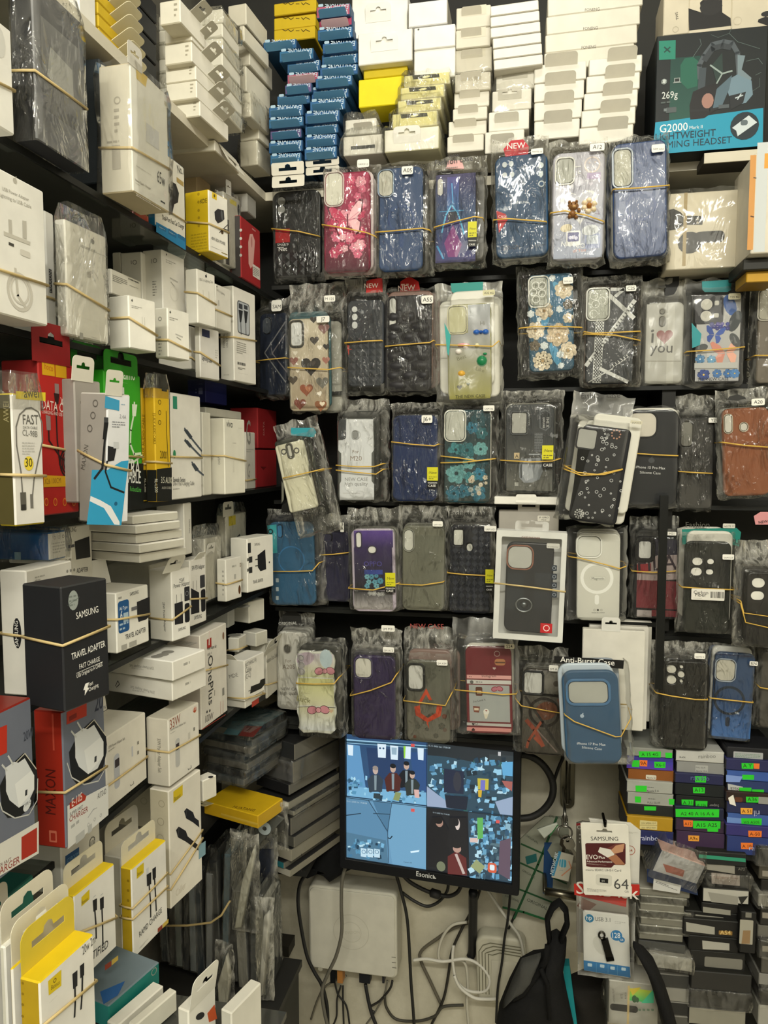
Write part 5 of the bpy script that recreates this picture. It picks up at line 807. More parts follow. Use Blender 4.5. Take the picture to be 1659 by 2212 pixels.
B('white boxed charging cable on top of another, with a band, second shelf', 1112, 1182, 1288, 718, 1045, X=-.44, yaw=10, L='dcd9cc', R='eeebe0', band=(858, 866, 935), name='cable_box', sn=False, opsR=A(1230, 765, 9, '2c2b28')+[('t', 'USB-C to Lightning Cable', 1190, 790, 1272, 808, '8d8b84', 1.6), ('l', [(1212, 848), (1214, 890)], 8, 'd0cdc2'), ('l', [(1246, 858), (1248, 900)], 8, 'd0cdc2')])
B('white boxed charging cable with a band, beside the stacked one on the second shelf', 1286, 1292, 1382, 808, 1075, X=-.455, yaw=6, L='dcd9cc', R='eae7dc', band=(965, 965, 1005), name='cable_box', sn=False, wL=.03, opsR=A(1295, 828, 5, '2c2b28')+[('t', 'USB-C to Lightning', 1292, 850, 1340, 880, '8d8b84', 1.6), ('l', [(1305, 910), (1307, 940)], 8, 'a9a79f')])
B('small white carton lying on top of others at the right of the second shelf', 1228, 1292, 1392, 670, 755, X=-.475, L='d3d0c3', R='c9c5b6', T='dcd9cc', sn=False, name='adapter_box')
B('white cable carton with a dark corner block, lower right of the second shelf', 1165, 1198, 1312, 1060, 1370, X=-.45, yaw=8, L='c6c2b4', R='dedbd4', band=(1215, 1220, 1300), name='cable_box', sn=False, opsR=[('r', 1205, 1078, 1252, 1135, '2f3350'), ('t', 'Lightning Cable', 1205, 1262, 1265, 1285, '2c2b2e', 2.0, 1), ('m', 1205, 1285, 1250, 1296, 1, '8d8b84'), ('m', 1285, 1200, 1300, 1260, 4, 'b4b2aa')])
B('white carton behind the cable carton with a dark corner block, second shelf', 1135, 1142, 1196, 1062, 1320, X=-.475, L='cfcbbd', band=(1250, 1250, 1300), name='cable_box', sn=False, wL=.05)
B('white carton with a window showing two cable plugs, right end of the second shelf', 1318, 1400, 1530, 820, 1385, X=-.452, yaw=6, L='d9d6ca', R='eeebe2', T='e4e1d6', band=(1130, 1128, 1152), name='cable_box', opsL=[('t', 'ESSENTIAL', 1345, 1192, 1345, 1105, '77756e', 1.2, 1), ('t', 'USB-A TO USB', 1362, 1192, 1362, 1085, '77756e', 1.1, 1), ('m', 1335, 1350, 1390, 1358, 1, 'a9a79f')],
  opsR=[('R', 1416, 905, 1492, 1125, '55585c', .14), ('R', 1420, 912, 1488, 1118, 'b4b9be', .14), ('r', 1425, 925, 1448, 965, '3a3d44'), ('r', 1456, 935, 1478, 968, '3a3d44'), ('q', [(1424, 965), (1450, 972), (1440, 1040), (1432, 1040)], '26282c'), ('q', [(1456, 968), (1480, 978), (1472, 1045), (1462, 1045)], '26282c'), ('l', [(1437, 1040), (1440, 1112)], 8, '33363c'), ('l', [(1467, 1045), (1469, 1112)], 8, '33363c'), ('m', 1425, 845, 1470, 862, 1, 'b4b2aa'), ('m', 1412, 1150, 1470, 1240, 6, '9d9b93'), ('|', 1418, 1275, 1464, 1302, '33322e'), ('m', 1420, 1305, 1465, 1330, 2, '55544e'), ('m', 1420, 1340, 1515, 1362, 1, '55544e')])
# shelf 3
K(0, 720, 2.676)
B('yellow topped white boxed charging cable at the left edge of the third shelf', -8, 88, 262, 345, 1045, X=-.40, yaw=10, L='4d4624', R='d9d6cf', T='c9b42c', wrap=3, band=(815, 818, 825), name='cable_box',
  opsL=[('t', 'AWEI', 52, 515, 50, 395, '8d845c', 1.2, 1)], opsR=[('q', [(90, 335), (262, 342), (262, 392), (90, 378)], 'cdb82c'), ('t', 'awei', 138, 372, 225, 372, '4a431c', 1.3, 1), ('l', [(132, 960), (120, 800), (95, 650), (92, 540), (112, 470), (150, 435), (180, 430), (220, 455), (242, 520), (245, 620), (222, 720), (195, 850), (185, 960)], 9, '6d6a64'), ('t', 'FAST', 132, 525, 222, 527, '5a5852', 1.5, 1), ('t', 'DATA CABLE', 132, 550, 215, 555, '77756e', 1.2, 1), ('t', 'CL-98B', 128, 590, 215, 600, '77756e', 1.4, 1), ('m', 125, 625, 200, 705, 5, 'b4b2ac'), ('e', 165, 752, 34, 42, 0, 'd9c23c'), ('t', '30', 144, 772, 186, 772, '3a361c', 1.3, 1), ('r', 115, 920, 152, 1020, '55534c'), ('r', 122, 990, 148, 1022, '2c2b28'), ('r', 172, 930, 192, 1010, '6d6a64')])
B('red boxed charging cable with an oval hang tab, third shelf', 225, 250, 460, 150, 1045, X=-.445, yaw=2, L='8a1c1c', R='b8241f', T='8a1c1c', wL=.04, tab=('R', .35, 1.0, .035, 0, '8e1a1c'), band=(600, 645, 690), name='cable_box',
  opsR=[('r', 240, 150, 316, 250, 'd9a61c'), ('r', 318, 178, 384, 262, 'd9a61c'), ('t', 'hoco', 255, 205, 305, 222, 'c0661c', 1.4, 1), ('l', [(326, 350), (322, 420), (330, 620), (345, 760), (400, 840), (452, 860)], 12, '26100f'), ('r', 314, 290, 340, 350, '8d7a78'), ('q', [(310, 345), (342, 350), (336, 410), (318, 408)], '2c1412'), ('o', 405, 750, 95, 12, '26100f'), ('o', 405, 750, 78, 11, '33110f'), ('o', 405, 750, 62, 10, '26100f'), ('l', [(280, 560), (282, 620), (350, 720), (450, 780)], 12, '26100f'), ('q', [(262, 470), (290, 480), (292, 560), (268, 560)], '8d7a78'), ('t', 'XPRESS', 346, 412, 436, 425, 'e9d6cc', 1.4, 1), ('t', 'DATA CABLE', 240, 435, 434, 470, 'e9d6cc', 1.5, 1), ('t', 'CHARGING AND USB CONNECTOR', 240, 462, 434, 492, 'e0c4bc', 1.6, 1), ('q', [(250, 820), (458, 830), (458, 882), (250, 890)], 'd9a61c'), ('t', 'X26 100CM', 256, 872, 350, 866, '8a5a1c', 1.6, 1)]+[('e', x, 975, 17, 24, 0, 'd9822c') for x in (266, 318, 372, 425)]+[('e', x, 975, 12, 18, 0, 'b8341f') for x in (266, 318, 372, 425)])
B('green boxed charging cable with ULTRA DURABLE lettering, behind the tilted blue and white one', 612, 622, 828, 205, 985, X=-.455, yaw=0, L='2f9c1c', R='3aa824', T='1f7a14', wL=.02, tab=('R', .45, .92, .022, 0, '2a8a1c'), band=(700, 705, 715), name='cable_box',
  opsR=[('t', 'oraimo', 678, 262, 780, 272, 'e4f0dc', 1.5, 1), ('m', 696, 285, 760, 292, 1, '8fd084'), ('r', 665, 305, 718, 370, 'd9dcd4'), ('r', 672, 345, 716, 368, '2c3a28'), ('l', [(776, 400), (772, 470), (755, 560), (752, 640), (775, 700), (812, 695)], 16, 'd4e6c9'), ('l', [(820, 705), (770, 745), (720, 745)], 12, 'd4e6c9'), ('q', [(762, 410), (792, 412), (784, 480), (764, 478)], 'dfeed6'), ('q', [(630, 752), (828, 752), (828, 1000), (630, 1000)], '101412'), ('t', 'ULTRA', 672, 815, 808, 828, 'e4e6e0', 1.7, 1), ('t', 'DURABLE', 668, 858, 812, 868, 'e4e6e0', 1.7, 1), ('e', 712, 925, 24, 38, 0, 'c9ccc6'), ('t', '30', 698, 922, 724, 924, '1c1f1c', 1.4, 1), ('t', 'DAYS', 698, 944, 726, 946, '1c1f1c', 1.2, 1), ('t', 'RobustLine', 750, 912, 814, 918, '58b44c', 1.5, 1)])
B('green boxed charging cable half hidden behind the tilted blue and white one', 405, 425, 615, 180, 900, X=-.475, L='2a8a1c', R='35a01f', T='1c6c14', wL=.02, tab=('R', .5, .95, .026, 0, '1f7a14'), name='cable_box', opsR=[('t', 'oraimo', 480, 240, 580, 250, 'cfe4c6', 1.5, 1)])
B('white carton with a rounded cut-out hang tab, second of two beside the red cable box', 430, 450, 600, 260, 980, X=-.43, yaw=6, L='8d8780', R='a49e96', wL=.04, tab=('R', .3, .8, .022, -6, 'e4dfd0'), name='cable_box', opsL=[('c', 478, 400, 16, '5a544c')])
B('white and blue boxed charging cable leaning out of the third shelf', 455, 610, 742, 345, 1105, X=-.385, yaw=16, L='9a948c', R='d9dadc', T='b9b4ac', tilt=(0, .06), band=(690, 760, 795), tab=('R', .25, .7, .021, -4, 'cfcbbd'), name='cable_box', sn=False,
  opsL=[('o', 552, 405, 22, 7, '5f5a54'), ('o', 538, 475, 22, 7, '5f5a54'), ('o', 520, 550, 22, 7, '5f5a54'), ('t', 'MAXON', 490, 790, 512, 650, '5f5a54', 1.2, 1)],
  opsR=[('q', [(608, 362), (690, 388), (688, 448), (604, 432)], '3a8fb4'), ('m', 700, 405, 735, 420, 1, '8aa4b4'), ('t', '2.4A', 690, 490, 728, 496, '8d8f92', 1.2), ('m', 648, 505, 722, 550, 3, '7a7d82'), ('q', [(700, 740), (742, 735), (700, 1110), (500, 1105), (520, 940), (530, 790), (620, 790)], '2f93bc'), ('q', [(522, 940), (580, 965), (640, 1000), (690, 1090), (690, 1108), (660, 1105), (600, 1010), (518, 970)], 'd9dadc'), ('l', [(612, 540), (590, 780), (545, 840)], 16, '1d1e20'), ('r', 600, 485, 624, 520, '3a3c3e'), ('q', [(600, 515), (626, 515), (612, 615), (592, 612)], '17181a'), ('q', [(622, 650), (672, 662), (658, 735), (620, 742)], '1d1e20'), ('r', 655, 628, 684, 665, 'b9bbbc'), ('l', [(618, 740), (608, 800), (640, 890), (715, 920)], 12, '17181a'), ('c', 668, 985, 12, '1a5a7c')])
B('yellow boxed audio cable, left of two on the third shelf', 822, 832, 872, 310, 960, X=-.46, L='4d4618', R='cda81c', wL=.04, name='cable_box', opsR=[('q', [(826, 790), (872, 790), (872, 965), (826, 965)], '1c1d1a'), ('t', '3.5 AUX AUDIO CABLE', 836, 760, 836, 470, '8a7014', 1.4, 1), ('t', 'RL-L200', 834, 840, 834, 918, 'c9c7b4', 1, 1)], band=(755, 755, 750))
B('yellow boxed audio cable, right of two on the third shelf', 848, 905, 992, 312, 968, X=-.445, yaw=8, L='cda21c', R='dcb41f', T='b8941c', name='cable_box', wrap=3, band=(742, 742, 752), opsL=[('t', '3.5 AUX AUDIO CABLE', 882, 460, 886, 640, '8a6c14', 1.6, 1), ('q', [(850, 790), (905, 790), (905, 970), (850, 970)], '1a1b18'), ('t', 'RL-L200', 895, 842, 897, 920, 'c9c7b4', 1.2, 1)], opsR=[('r', 934, 312, 964, 338, '1c1d1a'), ('o', 922, 398, 14, 4, '5a4a14'), ('o', 922, 458, 14, 4, '5a4a14'), ('o', 922, 515, 14, 4, '5a4a14'), ('l', [(960, 450), (962, 560), (972, 770)], 5, '3a3014'), ('l', [(980, 380), (980, 520), (985, 760)], 5, '3a3014'), ('t', '2000', 924, 722, 962, 726, '5a4a14', 2.0, 1), ('q', [(905, 785), (992, 775), (992, 968), (905, 972)], '1a1b18'), ('t', '3.5 AUX', 930, 865, 992, 868, 'c9c7b4', 1.8, 1), ('t', 'AUDIO CABLE', 934, 900, 990, 900, 'a9a79a', 1.4, 1)])
B('white carton with two grey cable plugs and a green mark, third shelf', 990, 998, 1168, 340, 958, X=-.447, yaw=2, L='d3d0c6', R='eeebe2', wL=.03, band=(712, 712, 720), name='cable_box', opsR=[('r', 998, 362, 1024, 438, '2f8a6c'), ('e', 1008, 698, 16, 24, 0, '2f8a5c'), ('l', [(1066, 550), (1100, 600), (1165, 680)], 14, '4a525c'), ('q', [(1062, 560), (1080, 555), (1112, 598), (1098, 612)], '39414a'), ('l', [(1068, 615), (1100, 650), (1168, 720)], 14, '4a525c'), ('q', [(1062, 620), (1084, 618), (1110, 650), (1096, 662)], '39414a'), ('l', [(1108, 745), (1135, 785), (1175, 820)], 13, '4a525c'), ('q', [(1106, 758), (1122, 750), (1148, 785), (1130, 798)], '39414a'), ('t', 'Speedy Series', 1000, 858, 1070, 858, '3a3a36', 1.5, 1), ('t', '2-in-1 Fast Charging Cable', 1000, 880, 1122, 878, '6d6b64', 1.6), ('m', 1000, 895, 1060, 902, 1, 'a9a79f')])
B('tall white carton behind the banded one with small dark lettering, third shelf', 1165, 1178, 1225, 455, 930, X=-.455, L='dedbce', wL=.04, band=(705, 705, 708), name='cable_box', tab=None)
B('tall white carton with small dark lettering and a band, third shelf', 1215, 1302, 1420, 490, 968, X=-.437, yaw=10, L='d3cfbe', R='e4e1d2', T='dcd8c8', band=(708, 708, 738), name='cable_box', opsL=[('t', 'vivo', 1258, 712, 1262, 760, '8d8b82', 1, 1)], opsR=[('t', 'vivo', 1308, 540, 1344, 546, '4a4a46', 1.5, 1), ('m', 1378, 545, 1412, 552, 1, 'a9a79f'), ('m', 1345, 630, 1378, 640, 1, '9d9b93'), ('m', 1345, 690, 1360, 850, 1, 'cfccbe')])
B('flat white carton on top of the tall white ones, third shelf', 1160, 1190, 1395, 425, 475, X=-.49, L='dedbce', sn=False, wL=.06, name='cable_box')
B('blue carton lying at the back of the third shelf', 1085, 1190, 1312, 300, 400, X=-.54, L='33387a', R='3a408c', T='2f3370', sn=False, name='accessory_box', opsL=[('r', 1148, 330, 1172, 352, '8d92c4'), ('m', 1130, 335, 1142, 350, 1, '8d92c4')])
B('white carton with a grey letter G, right end of the third shelf', 1420, 1424, 1478, 570, 905, X=-.47, L='d9d5ca', wL=.03, band=(850, 850, 842), name='cable_box', opsR=[('t', 'G', 1424, 640, 1448, 642, '8d8b84', 2.0, 1), ('t', 'G', 1430, 832, 1444, 834, '9d9b94', 2.0, 1), ('m', 1424, 665, 1466, 690, 2, 'b4b2aa')])
for i, (a_, b_, c_, d_, e_) in enumerate(((1395, 1480, 1530, 430, 660), (1478, 1482, 1600, 672, 905), (1478, 1492, 1600, 430, 665))):
    B(f'red carton at the right end of the third shelf, {["behind the white G carton", "lower one by the corner", "upper one by the corner"][i]}', a_, b_, c_, d_, e_, X=(-.50, -.475, -.478)[i], L='8e1c20', R='a02428', wL=.05, sn=i == 1, name='cable_box', opsR=[('t', 'DATA', 1528, 590, 1528, 510, 'c98a84', 1, 1)] if i == 2 else [('q', [(1505, 770), (1540, 772), (1522, 790)], '6a1418')] if i == 1 else ())
# shelf 4
K(0, 1080, 2.676)
B('blue carton in a clear bag lying at the left edge of the fourth shelf', -60, 288, 385, 190, 352, X=-.47, L='1f5a9c', R='d9d6cc', T='24649c', wrap=1, sn=False, opsL=[('R', 84, 300, 122, 345, '8db4cc', .05), ('g', 60, 200, 280, 300, '2468ac', '1f5a9c')], opsR=[('o', 316, 218, 10, 3, '8d8b84'), ('o', 340, 214, 10, 3, '8d8b84'), ('o', 364, 210, 10, 3, '3a3a36'), ('m', 302, 245, 375, 300, 4, 'a9a79f')], wL=.09, name='adapter_box')
B('white carton with bar marks under the bagged blue carton', 285, 300, 420, 310, 372, X=-.475, L='dedbd0', sn=False, wL=.05, opsR=[('o', 382, 352, 9, 3, '6d6b64'), ('o', 404, 348, 9, 3, '3a3a36')], name='adapter_box')
B('white boxed travel adapter at the back left of the fourth shelf', 300, 380, 545, 160, 700, X=-.50, L='cfccc0', R='e6e3d8', name='adapter_box', opsR=[('t', 'SAMSUNG', 372, 192, 440, 182, '4a4a46', 1.6, 1), ('q', [(430, 240), (515, 210), (522, 330), (440, 345)], '2c2c2e'), ('r', 392, 262, 430, 272, '55555a'), ('t', 'ADAPTER', 442, 422, 508, 412, '3a3a38', 1.5, 1), ('c', 386, 412, 9, '8d8b84'), ('c', 408, 408, 9, '8d8b84'), ('c', 428, 404, 9, '8d8b84')])
B('large white carton with a vertical black oval mark, behind the black travel adapter carton', 22, 175, 440, 410, 1135, X=-.455, L='cfccc2', R='dedbd2', T='e6e3d8', band=(770, 790, 640), name='adapter_box', opsL=[('e', 100, 770, 27, 88, 0, '1b1b1d'), ('t', 'SAMSUNG', 108, 848, 104, 700, 'd9d7d0', 1, 1)], opsR=[('m', 200, 440, 260, 460, 2, 'a9a79f'), ('c', 388, 412, 9, '8d8b84'), ('c', 408, 408, 9, '8d8b84')], sn=False)
B('black boxed travel adapter with white lettering, at the front of the fourth shelf', 152, 375, 640, 505, 1228, X=-.375, yaw=12, L='1a1b1e', R='1d1e22', T='2f2f2f', band=(790, 840, 730), name='adapter_box', sn=False,
  opsR=[('e', 423, 580, 37, 58, 0, '8d9490'), ('m', 396, 550, 450, 612, 3, '6d7470'), ('l', [(390, 610), (458, 560)], 3, '55605c'), ('t', 'SAMSUNG', 440, 690, 568, 648, 'e2e0da', 1.5, 1), ('t', 'TRAVEL ADAPTER', 414, 925, 608, 845, 'e2e0da', 1.7, 1), ('t', 'FAST CHARGE', 458, 978, 576, 930, 'd4d2cc', 1.6, 1), ('l', [(440, 1002), (592, 935)], 3, 'd4d2cc'), ('t', 'USB Original to A CABLE', 442, 1030, 592, 958, 'd4d2cc', 1.7, 1), ('q', [(492, 1062), (510, 1055), (505, 1085), (514, 1084), (488, 1130), (490, 1098), (480, 1100)], 'e2e0da'), ('t', 'Fast', 512, 1078, 538, 1064, 'd4d2cc', 1.5, 1), ('t', 'Charging', 512, 1108, 568, 1076, 'd4d2cc', 1.5, 1)])
for i in range(5):
    y1 = 365-i*56
    B(f'flat white carton in the leaning pile on the fourth shelf, {["lowest", "second up", "middle one", "fourth up", "topmost"][i]} of five', 530-i*3, 810-i*10+(8 if i % 2 else 0), 1080-i*12, y1-50, y1, X=-.435+.004*(i % 2), yaw=14, L='d9d6c8', R='cfccbe', T='efece2', wL=.085, sn=False, name='adapter_box', group='pile of flat white cartons', band=None)
B('white carton standing on end with a blue window and sideways lettering, behind the flat pile', 1060, 1068, 1112, 20, 320, X=-.455, L='dedbd0', wL=.04, sn=False, name='adapter_box', opsR=[('t', 'SAMSUNG', 1092, 112, 1092, 192, '4a4a46', 1, 1)])
B('white boxed travel adapter with a blue badge and raised flap, fourth shelf', 622, 678, 865, 540, 890, X=-.45, yaw=5, L='cfccbf', R='efede4', T='e6e3d8', band=(690, 690, 660), lid=('W', .03, -14, W_), name='adapter_box', wL=.05,
  opsR=[('R', 680, 590, 748, 752, '24568c', .18), ('t', 'Ad Type', 690, 640, 736, 625, 'd9e4ec', 1.3, 1), ('t', '6', 694, 690, 706, 688, 'e9eef0', 1.6, 1), ('r', 712, 655, 742, 698, 'a9c0d0'), ('m', 690, 710, 742, 745, 2, 'a9c0d0'), ('t', 'SAMSUNG', 750, 556, 800, 540, '3a3a38', 1.6, 1), ('m', 682, 555, 720, 572, 1, '9d9b93'), ('q', [(790, 590), (862, 560), (864, 668), (845, 690), (800, 705), (792, 670)], '232326'), ('r', 758, 622, 792, 632, '6d6d70'), ('t', 'TRAVEL ADAPTER', 724, 808, 842, 760, '3a3a38', 1.7, 1), ('m', 700, 822, 845, 832, 1, 'a9a79f')])
B('white boxed power adapter printed 25W with a hang tab, on the fourth shelf', 868, 998, 1103, 410, 800, X=-.44, yaw=12, L='e0ddd0', R='f0eee6', T='e6e3d8', band=(680, 692, 615), tab=('R', .0, .9, .022, -30, 'e9e6da'), name='adapter_box',
  opsL=[('t', '25W Power Adapter', 940, 590, 950, 760, '4a4a46', 1.1)], opsR=[('t', '25W', 1036, 480, 1066, 470, '3a3a38', 1.5), ('t', 'Power Adapter', 1004, 512, 1096, 488, '3a3a38', 1.6), ('q', [(1008, 600), (1055, 585), (1058, 712), (1010, 722)], '232326'), ('l', [(1020, 548), (1021, 600)], 3, '3a3a38'), ('l', [(1046, 542), (1047, 590)], 3, '3a3a38'), ('R', 1064, 505, 1096, 578, '2c2c30', .1), ('o', 1080, 540, 14, 3, '8d8d90'), ('R', 1066, 600, 1096, 702, '1d1d20', .3), ('t', 'SAMSUNG', 1030, 760, 1072, 745, '3a3a38', 1.7, 1)])
B('white boxed power adapter printed 5W PD, right of two on the fourth shelf', 1020, 1104, 1195, 350, 735, X=-.455, yaw=6, L='dedbd0', R='efece4', T='e6e3d8', band=(570, 572, 568), tab=('R', .5, .5, .012, -40, 'e9e6da', 1, False), name='adapter_box', opsR=[('t', '5W PD Adapter', 1108, 408, 1182, 392, '3a3a38', 1.8, 1), ('q', [(1104, 510), (1150, 535), (1152, 650), (1104, 662)], '232326'), ('l', [(1116, 470), (1117, 515)], 3, '3a3a38'), ('l', [(1136, 466), (1137, 520)], 3, '3a3a38'), ('R', 1155, 438, 1184, 502, '3a3a3e', .1), ('R', 1160, 520, 1188, 640, '1d1d20', .3), ('t', 'SAMSUNG', 1122, 692, 1165, 680, '3a3a38', 1.8, 1)])
B('crushed white box in a clear bag behind the power adapters, fourth shelf', 800, 870, 985, 380, 700, X=-.49, L='cfccc0', wrap=2, name='adapter_box', wL=.06)
B('white carton with a yellow label, topmost at the back of the fourth shelf', 1255, 1310, 1424, 90, 330, X=-.49, L='cbc7b6', R='d9d6c8', wrap=2, sn=False, opsR=[('r', 1322, 96, 1362, 142, 'd9c832'), ('q', [(1338, 245), (1385, 195), (1395, 228), (1345, 250)], '3a3a34')], tab=('R', .1, .5, .022, 0, 'c9c5b8'), name='adapter_box')
B('white carton in a clear bag beside the yellow labelled one, fourth shelf', 1112, 1190, 1282, 225, 590, X=-.475, L='cfccc0', R='d9d6ca', wrap=2, tab=('R', .3, .5, .016, -10, 'dcd9cf', .75), name='adapter_box')
B('small white carton with a wax seal mark and a band, fourth shelf', 1255, 1308, 1398, 345, 590, X=-.455, yaw=10, L='d9d6ca', R='e9e6dc', T='e4e1d6', band=(480, 488, 462), name='adapter_box', opsR=[('R', 1352, 430, 1364, 456, 'b4b2aa', .1), ('e', 1384, 518, 12, 26, 0, '5a3a1c'), ('m', 1340, 372, 1380, 388, 1, 'a9a79f'), ('t', 'D', 1386, 386, 1393, 384, '7a5a3c', 1.6, 1)], opsL=[('m', 1284, 400, 1296, 560, 6, '9d9b93')])
B('white boxed travel adapter with three plug pictures, right end of the fourth shelf', 1335, 1432, 1582, 225, 538, X=-.445, yaw=14, L='e4e1d4', R='efece2', T='e9e6da', name='adapter_box', opsR=[('r', 1432, 250, 1450, 305, '2c2c2c'), ('r', 1438, 330, 1458, 360, '2c2c2c'), ('r', 1428, 338, 1440, 352, '55554f'), ('r', 1438, 390, 1458, 420, '2c2c2c'), ('r', 1428, 398, 1440, 412, '55554f'), ('t', 'SAMSUNG', 1470, 265, 1502, 262, '55544e', 1.8, 1), ('q', [(1488, 320), (1532, 285), (1538, 400), (1505, 412), (1490, 390)], '1f1f20'), ('l', [(1475, 345), (1490, 342)], 6, '33332f'), ('l', [(1475, 382), (1490, 380)], 6, '33332f'), ('t', 'TRAVEL ADAPTER', 1462, 485, 1520, 470, '3a3a36', 2.2, 1), ('c', 1556, 360, 6, '26262a')])
# shelf 5
B('white carton with 33W side lettering, upper one of two lying on the fifth shelf', 645, 1000, 1190, 935, 1050, X=-.42, yaw=12, L='e0ddd2', R='eae7dd', T='f2f0e8', wL=.11, sn=False, name='adapter_box', band=None, opsL=[('t', '33W Power Adapter Suit', 890, 965, 750, 950, '8d8b84', 1.5), ('m', 760, 975, 880, 985, 1, 'b4b2aa'), ('l', [(655, 960), (668, 925), (680, 945), (662, 965)], 4, '26262a'), ('l', [(672, 930), (690, 940)], 4, '26262a')], opsR=[('m', 1060, 935, 1120, 945, 1, 'a9a79f')], opsT=[('|', 1045, 815, 1090, 845, '77756e'), ('c', 908, 905, 9, '8d8b84'), ('c', 940, 895, 9, '8d8b84'), ('c', 970, 880, 9, '8d8b84')])
B('white carton with 33W side lettering, lower one of two lying on the fifth shelf', 648, 998, 1195, 1052, 1165, X=-.425, yaw=12, L='dcd9ce', R='e9e6dc', T='e6e3d8', wL=.11, sn=False, name='adapter_box', opsL=[('t', '33W Power Adapter Suit', 895, 1105, 755, 1072, '8d8b84', 1.5), ('m', 765, 1105, 890, 1112, 1, 'b4b2aa'), ('l', [(668, 1075), (682, 1045), (692, 1065), (674, 1082)], 4, '26262a')], opsR=[('m', 1070, 1050, 1120, 1060, 1, 'a9a79f')])
B('tall white carton with large sideways lettering and a red mark, fifth shelf', 1150, 1165, 1318, 785, 1332, X=-.447, yaw=2, L='cfc6ba', R='e9e4d9', T='e4dfd4', wL=.05, tab=None, band=(990, 990, 955), name='adapter_box', opsR=[('r', 1195, 808, 1222, 848, 'a8352c'), ('t', '1', 1205, 840, 1211, 838, 'e4d4cc', 1.0, 1), ('t', 'Power Adapter Suit', 1198, 868, 1250, 852, '4a4a44', 1.8, 1), ('m', 1198, 880, 1240, 890, 1, 'a9a79f'), ('t', '100W', 1185, 1289, 1231, 1265, '5a524c', 1.4), ('l', [(1166, 1328), (1303, 1240)], 4, 'a8402c'), ('t', 'OnePlus', 1202, 905, 1206, 1190, '3a3a38', 1.0, 1), ('c', 1196, 1225, 8, '26262a'), ('c', 1212, 1218, 8, '26262a'), ('e', 1290, 785, 12, 22, 0, '8a6a54'), ('R', 1284, 1090, 1296, 1125, '8d8b84', .1), ('l', [(1275, 1165), (1275, 1240)], 3, 'b4604c'), ('l', [(1288, 1160), (1288, 1235)], 3, 'b4604c'), ('l', [(1240, 1100), (1240, 1130)], 5, '77756e')])
K(0, 1080, 2.676)
B('white boxed cable with MDE scribble and a black plug picture, fifth shelf', 1312, 1415, 1530, 930, 1165, X=-.44, yaw=10, L='e6e3d8', R='ece9df', T='f0ede4', band=(1140, 1146, 1120), name='adapter_box', tab=('L', .3, .6, .018, -50, 'efece2', 1, False), opsL=[('t', 'MDE', 1328, 1032, 1378, 1020, '77756c', 1.0)], opsR=[('t', 'NOTHING (R)', 1418, 968, 1482, 930, '55544e', 1.7), ('t', 'Cable', 1418, 1000, 1452, 990, '55544e', 1.6), ('t', '(C-C)', 1418, 1040, 1450, 1020, '55544e', 1.6), ('q', [(1445, 1120), (1450, 1078), (1500, 1058), (1505, 1040), (1532, 1030), (1532, 1062), (1510, 1090)], '1a1a1a'), ('l', [(1436, 1105), (1448, 1100)], 4, '55554f')])
B('white and red striped carton lying under the MDE scribbled one, fifth shelf', 1312, 1418, 1535, 1160, 1205, X=-.442, yaw=8, L='cbc8bc', R='dedbd0', name='adapter_box', opsR=[('q', [(1455, 1168), (1496, 1142), (1496, 1172), (1455, 1200)], 'a83a2c'), ('q', [(1496, 1142), (1534, 1115), (1534, 1150), (1496, 1172)], '232323')])
B('white carton with a brown window and cut-out tab, right end of the fifth shelf', 1535, 1545, 1625, 890, 1150, X=-.452, L='cfccc0', R='dcd8ca', wL=.06, band=(1062, 1066, 1045), tab=('R', .2, 1.0, .03, -25, 'e0ddd0'), name='adapter_box', opsR=[('t', 'Adapter Data Cable', 1540, 945, 1602, 905, '77756c', 1.7), ('R', 1606, 1020, 1624, 1065, '6a4026', .1), ('e', 1614, 905, 7, 16, 0, 'a8402c')])
B('flat white carton leaning at the back of the fifth shelf, topmost near the corner', 1350, 1440, 1530, 590, 715, X=-.47, yaw=20, L='e4e1d4', R='dcd9cc', T='d0cdc0', wL=.08, sn=False, opsT=[('c', 1400, 615, 9, 'a9a79f')], name='adapter_box')
B('pale boxed case lying behind the leaning flat carton, fifth shelf', 1200, 1320, 1358, 640, 740, X=-.49, L='c4c6c2', R='b9bab4', T='d3d4ce', sn=False, name='adapter_box')
B('small white carton beside the sideways lettered tall one, fifth shelf', 1318, 1380, 1425, 800, 880, X=-.465, L='dcd9cc', R='d0cdc0', T='e6e3d8', sn=False, name='adapter_box', band=(870, 860, 845), opsT=[('c', 1355, 782, 9, '8d8b84')])
B('long white carton lying aslant near the corner of the fifth shelf', 1405, 1480, 1548, 770, 850, X=-.465, yaw=20, L='e4e1d4', R='d6d3c4', T='efece0', sn=False, name='adapter_box')
B('white carton with open top in front of the long aslant one, fifth shelf', 1445, 1530, 1590, 830, 890, X=-.46, yaw=10, L='d6d3c4', R='c9c6b8', T='e9e6da', sn=False, name='adapter_box', tab=('L', .6, .6, .02, -35, 'cfc9b6'))

